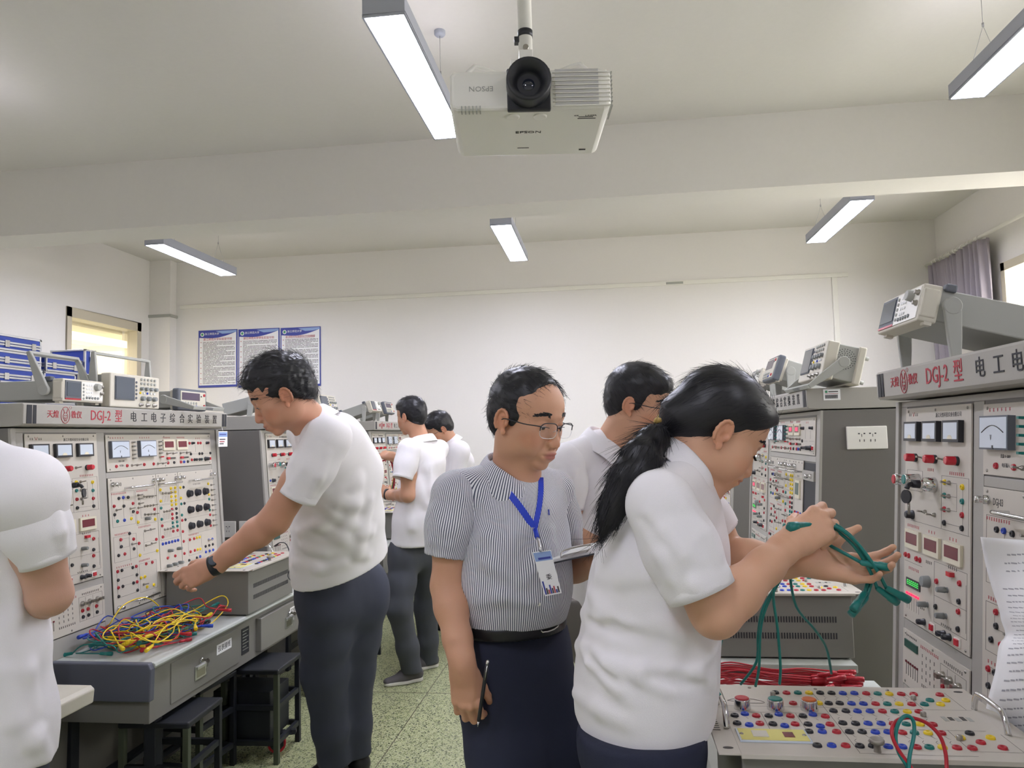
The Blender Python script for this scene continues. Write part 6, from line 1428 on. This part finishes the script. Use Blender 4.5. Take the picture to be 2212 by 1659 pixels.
# belt and trousers
V = Vol(*bounds([A_(1100, 1340, 1.88), A_(1100, 1340, 1.88)-(0, 0, .1)], .2), .005)
V.cap(A_(1106, 1325, 1.875), A_(1106, 1370, 1.875), .128, .128, .03, flat=(tl, 1.14)); V.plane(A_(1106, 1329, 1.875), (0, 0, 1), .003); V.plane(A_(1106, 1357, 1.875), (0, 0, -1), .003)
sdf_obj('belt', [V], 'leather', P5, 1)
q = [V.hit(x, y, 1.5, 2.0) for x, y in ((1167, 1342), (1200, 1333), (1204, 1352), (1172, 1364))]
if all(k is not None for k in q): ploc(MB().tube([Vector(k)-CF*.006 for k in q+[q[0], q[1]]], .0022, 'chrome', n=8, smooth=3), P5).build('belt_buckle', P5)
f1, f2 = np.array((-.16, 1.80, .07)), np.array((.03, 1.98, .07)); h1, h2 = A_(1068, 1400, 1.86), A_(1140, 1400, 1.90)
standing('t', P5, h1, h2, (h1+f1)/2+(.0, -.03, 0), (h2+f2)/2+(0, -.03, 0), f1, f2, (.112, .085, .070), 'trouser_navy', top=A_(1106, 1352, 1.88), rp=.098)
for q in (f1, f2): shoe(P5, q, tfw)
# pen, clipboard, badge
pen = empty('pen', tuple(at(1032, 1572, 1.665)), label='black pen held in the striped man\'s lowered hand', cat='pen')
a, b = Vector(at(1032, 1570, 1.665)), Vector(at(1053, 1432, 1.655)); d = (b-a)
g = MB().lathe(a, d, [(0, .0006), (.014, .0032), (.016, .0042), (d.length*.9, .0044), (d.length, .0036)], 'black_plastic', 12); ploc(g, pen).build('barrel', pen)
g = MB().lathe(b-d.normalized()*.002, d, [(0, .0038), (.006, .0036), (.008, .002)], 'chrome', 10).lathe(a, d, [(0, .0007), (.013, .0033)], 'chrome', 10).tube([b-d.normalized()*.004-CF*.004, b-d*.25-CF*.006], .0012, 'chrome', n=5, smooth=1); ploc(g, pen).build('metal_trim', pen)
cbx = empty('clipboard', tuple(at(1235, 1212, 1.72)), label='dark clipboard with white sheets held by the striped man', cat='clipboard')
cn = [at(1173, 1223, 1.72), at(1300, 1195, 1.78), at(1325, 1172, 1.98), at(1224, 1190, 1.90)]
def slab(q, z0, z1, m): 
    n_ = (Vector(q[1])-Vector(q[0])).cross(Vector(q[3])-Vector(q[0])).normalized(); n_ = n_ if n_.z > 0 else -n_; return MB().add([Vector(p)+n_*z0 for p in q]+[Vector(p)+n_*z1 for p in q], [(3, 2, 1, 0), (4, 5, 6, 7), (0, 1, 5, 4), (1, 2, 6, 5), (2, 3, 7, 6), (3, 0, 4, 7)], m)
ploc(slab(cn, 0, .003, 'black_plastic'), cbx).build('board', cbx)
ci = [Vector(cn[0]).lerp(Vector(cn[2]), .05), Vector(cn[1]).lerp(Vector(cn[3]), .04), Vector(cn[2]).lerp(Vector(cn[0]), .03), Vector(cn[3]).lerp(Vector(cn[1]), .03)]
ploc(slab(ci, .003, .009, 'paper'), cbx).build('sheets', cbx)
k0, k1 = Vector(cn[0]).lerp(Vector(cn[1]), .30), Vector(cn[0]).lerp(Vector(cn[1]), .75); up = Vector((0, 0, 1)); back = (Vector(cn[3])-Vector(cn[0])).normalized()
g = slab([k0, k1, k1+back*.03, k0+back*.03], .009, .012, 'steel').tube([k0+up*.012, k0+back*.03+up*.022, k1+back*.03+up*.022, k1+up*.012], .0018, 'steel', n=6); ploc(g, cbx).build('clip', cbx)
V = Vol(*bounds([A_(960, 1000, 1.7), A_(1240, 1000, 2.05), A_(1000, 1345, 1.8), A_(1225, 1345, 1.9)], .06), .006)
V.chain([(A_(1112, 1095, 1.89), .112), (A_(1110, 1170, 1.885), .122), (A_(1108, 1260, 1.875), .124), (A_(1106, 1345, 1.875), .120)], .05, flat=(tl, 1.16)); V.ell(A_(1140, 1265, 1.83), (.085, .085, .10), None, .06); V.cap(sR, sL, .052, .052, .05); V.cap(A_(1112, 1035, 1.88), A_(1110, 1090, 1.88), .062, .085, .04); V.cap(A_(1080, 1040, 1.86), sR, .045, .048, .03); V.cap(A_(1135, 1040, 1.90), sL, .045, .045, .03)
ly = empty('lanyard_badge', tuple(at(1158, 1140, 1.74)), label='blue lanyard with name badge hanging on the striped shirt', cat='badge')
g = surf_strip(V, [(1050, 985), (1066, 1020), (1090, 1052), (1122, 1092), (1152, 1136)], .016, 'strap_blue', .010); ploc(g, ly).build('strap', ly)
g = surf_strip(V, [(1168, 1030), (1168, 1060), (1164, 1095), (1155, 1138)], .013, 'strap_blue', .010); ploc(g, ly).build('strap', ly)
q = Vector(V.hit(1156, 1142, 1.5, 2.1))-CF*.012; q2 = Vector(at(1168, 1190, 1.70)); ploc(MB().tube([q, q+(q2-q)*.5, q2], .0035, 'alu', n=8, smooth=2).tube([q, q.lerp(q2, .4)], .006, 'strap_blue', n=6, smooth=1), ly).build('clip', ly)
cc = [at(1150, 1193, 1.705), at(1189, 1188, 1.715), at(1213, 1281, 1.700), at(1177, 1288, 1.690)]
def quad(q, th, m, off=0):
    n_ = (Vector(q[1])-Vector(q[0])).cross(Vector(q[3])-Vector(q[0])).normalized(); n_ = n_ if n_.dot(CF) < 0 else -n_; return MB().add([Vector(p)+n_*off for p in q]+[Vector(p)+n_*(off+th) for p in q], [(0, 1, 2, 3), (7, 6, 5, 4), (0, 4, 5, 1), (1, 5, 6, 2), (2, 6, 7, 3), (3, 7, 4, 0)], m)
def sub(q, u0, u1, v0, v1):
    f_ = lambda u, v: Vector(q[0]).lerp(Vector(q[1]), u).lerp(Vector(q[3]).lerp(Vector(q[2]), u), v); return [f_(u0, v0), f_(u1, v0), f_(u1, v1), f_(u0, v1)]
cd_ = ploc(quad(cc, .002, 'paper'), ly).build('card', ly)
ploc(quad(sub(cc, .02, .98, .02, .22), .0003, 'poster_lightblue', .002), ly).build('card_header', ly)
g = quad(sub(cc, .2, .9, .14, .19), .0003, 'poster_blue', .0024)
for k in range(8):
    h_ = (.30, .14, .10, .20, .12, .16, .08, .14)[k]; b_ = quad(sub(cc, .05+k*.11, .14+k*.11, .97-h_, .97), .0003, ('poster_blue', 'ink', 'ink_red')[k % 3], .0021); n0 = len(g.v); g.v += b_.v
    for f, mi in zip(b_.f, b_.mi): g.f.append(tuple(i+n0 for i in f)); g.mi.append(g._m(b_.mats[mi])); g.sm.append(False)
ploc(g, ly).build('card_print', ly)
ex = (Vector(cc[1])-Vector(cc[0])).normalized(); ey = (Vector(cc[0])-Vector(cc[3])).normalized(); pc = sub(cc, .52, .53, .60, .61)[0]; nn = ex.cross(ey).normalized(); pc = pc+nn*.0028; Mx = parent_world(ly).inverted()@Matrix(((ex.x, ey.x, nn.x, pc.x), (ex.y, ey.y, nn.y, pc.y), (ex.z, ey.z, nn.z, pc.z), (0, 0, 0, 1)))
text_mesh('lettering', [('委', .014, Mx, 'black_print', 1, 'CENTER')], ly, .0001)
# ================================================================ M2: leaning man, facing left
P2 = person((-1.0, 3.4, 0), 'person in white polo and black wrist watch leaning left, arm reaching over the leads')
c = A_(611, 850, 2.68); H2 = Head(c, frame(-74, -29, 3), 1.14); lo, hi = H2.box(.02, .24); V = Vol(lo, hi, .0026); H2.build(V); H2.lids(V, .0028)
nb = A_(694, 930, 2.80); V.cap(H2.w((0, -.020, -.045)), nb, .055, .064, .03); V.cap(H2.w((0, .005, -.085)), A_(674, 950, 2.78), .034, .045, .03)
sL2, sR2 = A_(702, 945, 2.64), A_(655, 935, 3.02); eL2, wL2 = A_(594, 1122, 2.66), A_(462, 1222, 2.70)
h2 = axes(camv(-.92, -.42, .02), camv(-.12, .25, -.95))
Va = Vol(*bounds([sL2, eL2, wL2, A_(340, 1290, 2.7)], .08), .003); arm(Va, sL2, eL2, wL2, (.060, .054, .050, .0345)); hand(Va, wL2+h2[:, 1]*.015, h2, 1.10, ((.45, .45, .35), (.55, .5, .4), (.65, .6, .4), (.75, .6, .4)), .06, (.55, .55, .4), -1) if False else hand(Va, wL2+h2[:, 1]*.015, h2, 1.10, ((.45, .45, .35), (.55, .5, .4), (.65, .6, .4), (.75, .6, .4)), .06, (.5, .5, .4), 1)
eR2, wR2 = A_(600, 1100, 3.12), A_(590, 1230, 3.02); Vb = Vol(*bounds([sR2, eR2, wR2], .07), .006); arm(Vb, sR2, eR2, wR2, (.055, .047, .043, .030))
Vt = Vol(*bounds([nb, A_(733, 1200, 3.15)], .16), .014); Vt.cap(nb, A_(733, 1200, 3.15), .08, .11, .05)
sdf_obj('body', [V, Va, Vt], 'skin', P2, 1, col=H2.tint(SK('#c8957a'))); H2.eyes(P2); H2.lash(P2); H2.brows(P2, 'hair', 1.2, .025)
man_hair(H2, P2, (.080, .052, .062), .004, .104, 1.25, .014, 1500, .032, lambda p, q: H2.R@np.array((.1, .9, .25)), 21, lift=.007, bump=.003, cut=((0, .018, -.004), (0, .50, -.86)))
V = Vol(*bounds([A_(600, 900, 2.6), A_(840, 900, 3.2), A_(600, 1280, 3.0), A_(850, 1280, 3.3)], .09), .0065); lt2 = camv(-.30, 0, -.95)
V.chain([(A_(716, 975, 2.86), .135), (A_(727, 1040, 2.95), .158), (A_(731, 1120, 3.05), .172), (A_(733, 1200, 3.15), .185), (A_(732, 1290, 3.22), .195)], .06, flat=(lt2, 1.08))
V.cap(sL2, sR2, .070, .066, .06); V.cap(nb+(0, 0, -.03), A_(712, 985, 2.85), .070, .115, .04); V.cap(A_(738, 935, 2.84), A_(775, 1010, 2.95), .070, .085, .06)
for px in ([(700, 1090), (760, 1130), (800, 1150)], [(690, 1130), (740, 1160), (790, 1200)], [(770, 1030), (760, 1090), (740, 1150)], [(650, 1150), (690, 1130), (720, 1110)], [(640, 1215), (690, 1225), (740, 1215)], [(800, 1080), (780, 1150), (770, 1200)], [(660, 1180), (700, 1190)], [(735, 1060), (770, 1040)], [(700, 1060), (730, 1080), (770, 1085)]): V.fold(px, 2.4, 3.4, .013, .5, .04)
V.noise(.0026, (7, 7, 4), 5); V.noise(.0014, (18, 18, 10), 6); V.plane(A_(735, 1247, 3.05), camv(.30, -1, .15), .004)
a, f = V.mesh(); sh2 = sdf_obj('shirt', [(relax(a, f, 2), f)], 'polo_white', P2, 0)
sleeve(P2, sh2, sL2+camv(.01, .0, .01), A_(643, 1074, 2.645), .084, .069, res=.005, folds=([(690, 960), (660, 1010), (630, 1050)], [(710, 980), (690, 1030), (670, 1070)], [(660, 960), (635, 1000)]), dr=(2.3, 2.9), seed=7)
c2 = np.stack([camv(0, 0, 1), camv(-.72, -.69, .0), camv(-.69, .72, 0)], 1); c2[:, 0] = np.cross(c2[:, 1], c2[:, 2]); collar(P2, A_(678, 921, 2.79), c2, .072, 'polo_white', .034, .070, .050, .3)
band(P2, wL2-h2[:, 1]*.022, wL2+h2[:, 1]*.006, .0385, .0385, .004, 'black_plastic', 'watch_strap')
wc = wL2-h2[:, 1]*.008+camv(.1, .55, -.83)*.037; g = MB().lathe(wc, Vector(camv(.1, .55, -.83)), [(-.004, .020), (.006, .020), (.008, .017)], 'black_plastic', 20).lathe(wc+camv(.1, .55, -.83)*.008, Vector(camv(.1, .55, -.83)), [(0, .0165), (.0006, .016)], 'screen', 20); ploc(g, P2).build('watch', P2)
h1, h2_ = A_(708, 1290, 3.22), A_(775, 1290, 3.38); k1, k2 = A_(702, 1450, 3.32), A_(762, 1450, 3.48); f1, f2 = A_(722, 1650, 3.42), A_(768, 1640, 3.52)
standing('t', P2, h1, h2_, k1, k2, f1, f2, (.122, .100, .076), 'trouser_dark', res=.009, top=A_(735, 1225, 3.25), rp=.135, fold=.004)
for q in (f1, f2): shoe(P2, q, camv(-1, 0, .15), S=1.05)
tag(MB().box(0, 0, 0, 0, 0, 0, 'paper').build('tmp')); bpy.data.objects.remove(bpy.data.objects['tmp'])
# ================================================================ M6: man with glasses behind
P6 = person((.25, 2.45, 0), 'person in white polo and glasses standing behind, between the striped man and the ponytail')
c = A_(1377, 871, 2.40); H6 = Head(c, frame(66, -14, 0), 1.0); lo, hi = H6.box(.02, .22); V = Vol(lo, hi, .003); H6.build(V); H6.lids(V, .0024)
nb = A_(1318, 975, 2.44); V.cap(H6.w((0, -.020, -.050)), nb, .056, .066, .03)
s6, s6b = A_(1226, 1000, 2.36), A_(1360, 1000, 2.66); e6, w6 = A_(1232, 1150, 2.38), A_(1330, 1200, 2.30)
Va = Vol(*bounds([s6, e6, w6], .08), .004); arm(Va, s6, e6, w6, (.050, .042, .040, .028))
sdf_obj('body', [V, Va], 'skin', P6, 1, col=H6.tint(SK('#cd9e80'))); H6.eyes(P6); H6.lash(P6); H6.brows(P6, 'hair', 1.2); glasses(H6, P6)
man_hair(H6, P6, (.074, .048, .055), .004, .105, 1.15, .004, 1000, .028, lambda p, q: H6.R@np.array((.1, .7, -.4)), 31, lift=.003)
V = Vol(*bounds([A_(1200, 960, 2.3), A_(1400, 960, 2.7), A_(1230, 1310, 2.4), A_(1400, 1310, 2.6)], .10), .006)
l6 = frame(66, 0)[:, 0]; V.chain([(A_(1298, 1040, 2.48), .118), (A_(1305, 1130, 2.48), .128), (A_(1318, 1310, 2.48), .135)], .05, flat=(l6, 1.2)); V.cap(s6, s6b, .058, .055, .05); V.cap(nb, A_(1305, 1040, 2.47), .065, .10, .04); V.cap(A_(1290, 965, 2.42), s6, .05, .055, .04)
for px in ([(1260, 1130), (1280, 1180), (1290, 1230)], [(1245, 1120), (1262, 1200), (1270, 1280)], [(1290, 1020), (1280, 1070)]): V.fold(px, 2.0, 2.8, .010, .5, .03)
V.noise(.0035, (8, 8, 5), 15); V.plane(A_(1290, 1306, 2.4), camv(0, -1, 0), .003); a, f = V.mesh(); sh6 = sdf_obj('shirt', [(relax(a, f, 2), f)], 'polo_white', P6, 0)
sleeve(P6, sh6, s6, A_(1222, 1098, 2.36), .066, .057, res=.005, dr=(2, 2.6), seed=9, folds=([(1210, 1010), (1215, 1060)], [(1240, 1020), (1230, 1070)]))
c6 = frame(66, -20); collar(P6, A_(1313, 962, 2.43), c6, .066, 'polo_white', .030, .052, .035, .3)
h1, h2_ = A_(1268, 1330, 2.46), A_(1330, 1330, 2.58); f1, f2 = np.array((.20, 2.42, .07)), np.array((.30, 2.6, .07))
standing('t', P6, h1, h2_, (h1+f1)/2+(.01, 0, .05), (h2_+f2)/2, f1, f2, (.095, .075, .062), 'trouser_tan', top=A_(1300, 1285, 2.45), rp=.10)
for q in (f1, f2): shoe(P6, q, camv(1, 0, 0))
# ================================================================ M3: far man seen from behind
P3 = person((-1.3, 4.85, 0), 'person seen from behind in white polo, dark trousers and grey slip-on shoes')
c = A_(889, 899, 4.90); H3 = Head(c, frame(-122, -10, 0), 1.02); lo, hi = H3.box(.02, .22); V = Vol(lo, hi, .004); H3.build(V)
nb = A_(912, 965, 4.90); V.cap(H3.w((0, -.020, -.050)), nb, .056, .066, .03)
s3, s3b = A_(884, 972, 4.76), A_(950, 970, 5.02); e3, w3 = A_(881, 1070, 4.72), A_(838, 1068, 4.92); w3b = A_(846, 985, 5.10); e3b = A_(905, 1030, 5.2)
Va = Vol(*bounds([s3, e3, w3, w3b, e3b, A_(815, 1000, 5)], .12), .0055); arm(Va, s3, e3, w3, (.052, .045, .040, .030)); arm(Va, s3b, e3b, w3b, (.052, .045, .040, .030))
h3 = axes(camv(-.6, .2, .7), camv(-.2, .3, -.9)); hand(Va, w3, h3, 1.0, (.5, .5, .6, .6), .05, (.5, .4, .3), 1); hand(Va, w3b, axes(camv(-.8, .1, .6), camv(0, .8, -.5)), 1.0, (.6, .6, .6, .6), .05, (.5, .4, .3), 1)
sdf_obj('body', [V, Va], 'skin', P3, 1, col=H3.tint(SK('#c8977a')))
man_hair(H3, P3, (.074, .048, .060), .006, .105, 1.1, .004, 700, .028, None, 41, res=.004)
V = Vol(*bounds([A_(850, 930, 4.7), A_(980, 930, 5.1), A_(840, 1180, 4.8), A_(970, 1180, 5.0)], .12), .009); l3 = frame(-122, 0)[:, 0]
V.chain([(A_(917, 1000, 4.90), .135), (A_(912, 1060, 4.90), .145), (A_(905, 1120, 4.90), .154), (A_(898, 1190, 4.90), .158)], .05, flat=(l3, 1.12)); V.cap(s3, s3b, .070, .065, .06); V.cap(nb, A_(917, 1000, 4.9), .07, .12, .05)
for px in ([(925, 1010), (935, 1060), (925, 1120)], [(880, 1090), (890, 1140)], [(900, 1040), (920, 1090)]): V.fold(px, 4.5, 5.2, .014, .5, .05)
V.noise(.004, (6, 6, 4), 16); V.plane(A_(895, 1173, 4.9), camv(0, -1, 0), .004); a, f = V.mesh(); sh3 = sdf_obj('shirt', [(relax(a, f, 2), f)], 'polo_white', P3, 0)
sleeve(P3, sh3, s3, A_(869, 1034, 4.70), .078, .063, res=.007, dr=(4.3, 5), seed=11)
c3 = frame(-122, -12); collar(P3, A_(912, 952, 4.9), c3, .066, 'polo_white', .028, .050, .03, .3)
band(P3, w3-camv(-.9, 0, .2)*.01, w3+camv(-.9, 0, .2)*.018, .036, .036, .005, 'black_plastic', 'watch_strap')
h1, h2_ = A_(872, 1205, 4.84), A_(922, 1205, 5.0); f1, f2 = A_(890, 1452, 4.80), A_(927, 1432, 5.10)
standing('t', P3, h1, h2_, A_(864, 1315, 4.76), A_(920, 1310, 5.05), f1, f2, (.095, .078, .064), 'trouser_grey', res=.009, top=A_(895, 1165, 4.9), rp=.098, fold=.004)
f_ = (np.array((-1.463, 4.643))-np.array((-1.245, 4.786))); s1_ = shoe(P3, f1+np.array((.0, .02, 0)), (f_[0], f_[1], 0), 'shoe_grey', 'sole_white'); shoe(P3, f2, (f_[0], f_[1], 0), 'shoe_grey', 'sole_white')
for i, (m_, y) in enumerate((('j_yellow', 978), ('j_teal', 985), ('j_red', 995))):
    lead([A_(828, y, 5.25), A_(838, y-2, 5.18), A_(846, y+4, 5.12), A_(852, y+40, 5.14), A_(846, y+80, 5.2)], m_, '%s test lead in the far man\'s raised hand' % CN[m_], r=.006, ends=False, name='held_lead')
# ================================================================ M4: man beyond, head bowed
P4 = person((-.95, 6.1, 0), 'person in white polo bowing his head with glasses, half hidden behind the far man')
c = A_(950, 925, 6.0); H4 = Head(c, frame(-72, -34, 4), 1.08); lo, hi = H4.box(.02, .22); V = Vol(lo, hi, .0045); H4.build(V)
nb = A_(978, 962, 6.05); V.cap(H4.w((0, -.020, -.045)), nb, .058, .066, .03); sdf_obj('body', [V], 'skin', P4, 1, col=H4.tint(SK('#c8977a'))); glasses(H4, P4)
man_hair(H4, P4, (.074, .048, .060), .006, .105, 1.2, .01, 600, .03, None, 51, res=.0045)
V = Vol(*bounds([A_(930, 930, 5.9), A_(1040, 930, 6.3), A_(930, 1200, 6), A_(1040, 1200, 6.2)], .12), .011); s4, s4b = A_(992, 975, 5.92), A_(965, 970, 6.30)
V.chain([(A_(988, 1000, 6.1), .14), (A_(978, 1100, 6.15), .16), (A_(970, 1200, 6.2), .16)], .05); V.cap(s4, s4b, .075, .07, .06); V.cap(nb, A_(985, 1000, 6.1), .07, .12, .05); V.cap(s4, A_(985, 1040, 5.9), .075, .07, .05)
V.noise(.005, (6, 6, 4), 17); V.plane(A_(970, 1185, 6.1), (0, 0, -1), .004); a, f = V.mesh(); sdf_obj('shirt', [(relax(a, f, 2), f)], 'polo_white', P4, 0)
collar(P4, A_(975, 958, 6.05), np.stack([np.cross(camv(-.8, -.6, 0), camv(-.6, .8, 0)), camv(-.8, -.6, 0), camv(-.6, .8, 0)], 1), .068, 'polo_white', .03, .055, .03, .3)
h1, h2_ = A_(975, 1200, 6.1), A_(965, 1200, 6.3); g1, g2 = np.array(h1), np.array(h2_); g1[2] = g2[2] = .07; standing('t', P4, h1, h2_, (h1+g1)/2, (h2_+g2)/2, g1, g2, (.10, .08, .065), 'trouser_dark', res=.012, top=h1+(0, 0, .08), rp=.12)
for q in (g1, g2): shoe(P4, q, (-1, .2, 0))
# ================================================================ M1: cropped person at the left edge
P1 = person((-1.42, 1.45, 0), 'person cropped by the left edge, white shirt and bare elbow, back to the camera')
s1, e1, w1 = A_(48, 1062, 1.66), A_(108, 1285, 1.72), A_(20, 1330, 1.95); s1b = A_(-280, 1040, 1.80)
Va = Vol(*bounds([s1, e1, w1], .09), .0035); arm(Va, s1, e1, w1, (.055, .046, .043, .030)); h1h = axes(camv(-.9, -.2, .4), camv(0, .6, -.7)); hand(Va, w1, h1h, 1.0, (.4, .4, .4, .4), .05, (.5, .3, .3), -1)
c = A_(-150, 860, 1.80); H1 = Head(c, frame(-150, -15), 1.0); lo, hi = H1.box(.02, .2); Vh_ = Vol(lo, hi, .005); H1.build(Vh_); nb = A_(-140, 975, 1.78); Vh_.cap(H1.w((0, -.02, -.05)), nb, .056, .066, .03)
sdf_obj('body', [Va, Vh_], 'skin', P1, 1, col=H1.tint(SK('#cda28c'))); man_hair(H1, P1, n=300, res=.005)
V = Vol(*bounds([A_(90, 1000, 1.6), A_(-350, 1000, 1.9), A_(100, 1659, 1.6), A_(-330, 1659, 1.9)], .08), .0065); l1 = camv(1, 0, .15)
V.chain([(A_(-128, 1080, 1.74), .135), (A_(-118, 1200, 1.74), .140), (A_(-115, 1400, 1.74), .140), (A_(-105, 1560, 1.74), .142), (A_(-98, 1700, 1.74), .150)], .06, flat=(l1, 1.44)); V.cap(s1, s1b, .078, .075, .07); V.cap(s1, s1+(A_(104, 1208, 1.69)-s1)*.45, .078, .064, .05); V.cap(nb, A_(-125, 1080, 1.74), .08, .12, .05); V.cap(A_(-40, 1000, 1.72), s1, .060, .070, .05)
for px in ([(20, 1350), (50, 1450), (60, 1540)], [(10, 1180), (30, 1260), (35, 1330)], [(30, 1560), (70, 1600), (95, 1640)], [(5, 1450), (30, 1560)]): V.fold(px, 1.4, 1.9, .009, .5, .03)
V.noise(.004, (8, 8, 5), 25); V.plane(A_(60, 1668, 1.7), camv(-.2, -1, 0), .004); a, f = V.mesh(); sh1 = sdf_obj('shirt', [(relax(a, f, 2), f)], 'polo_white', P1, 0)
sleeve(P1, sh1, s1+camv(.0, -.01, 0), A_(104, 1208, 1.69), .078, .058, res=.005, folds=([(120, 1110), (128, 1150), (132, 1180)],), dr=(1.4, 1.9), seed=13, flat=None)
hA, hB = A_(-20, 1700, 1.74), A_(-190, 1700, 1.78); gA, gB = hA.copy(), hB.copy(); gA[2] = gB[2] = .07; standing('t', P1, hA, hB, (hA+gA)/2, (hB+gB)/2, gA, gB, (.105, .08, .065), 'trouser_dark', res=.012, top=hA+(0, 0, .10), rp=.11)
for q in (gA, gB): shoe(P1, q, (-.6, .8, 0))
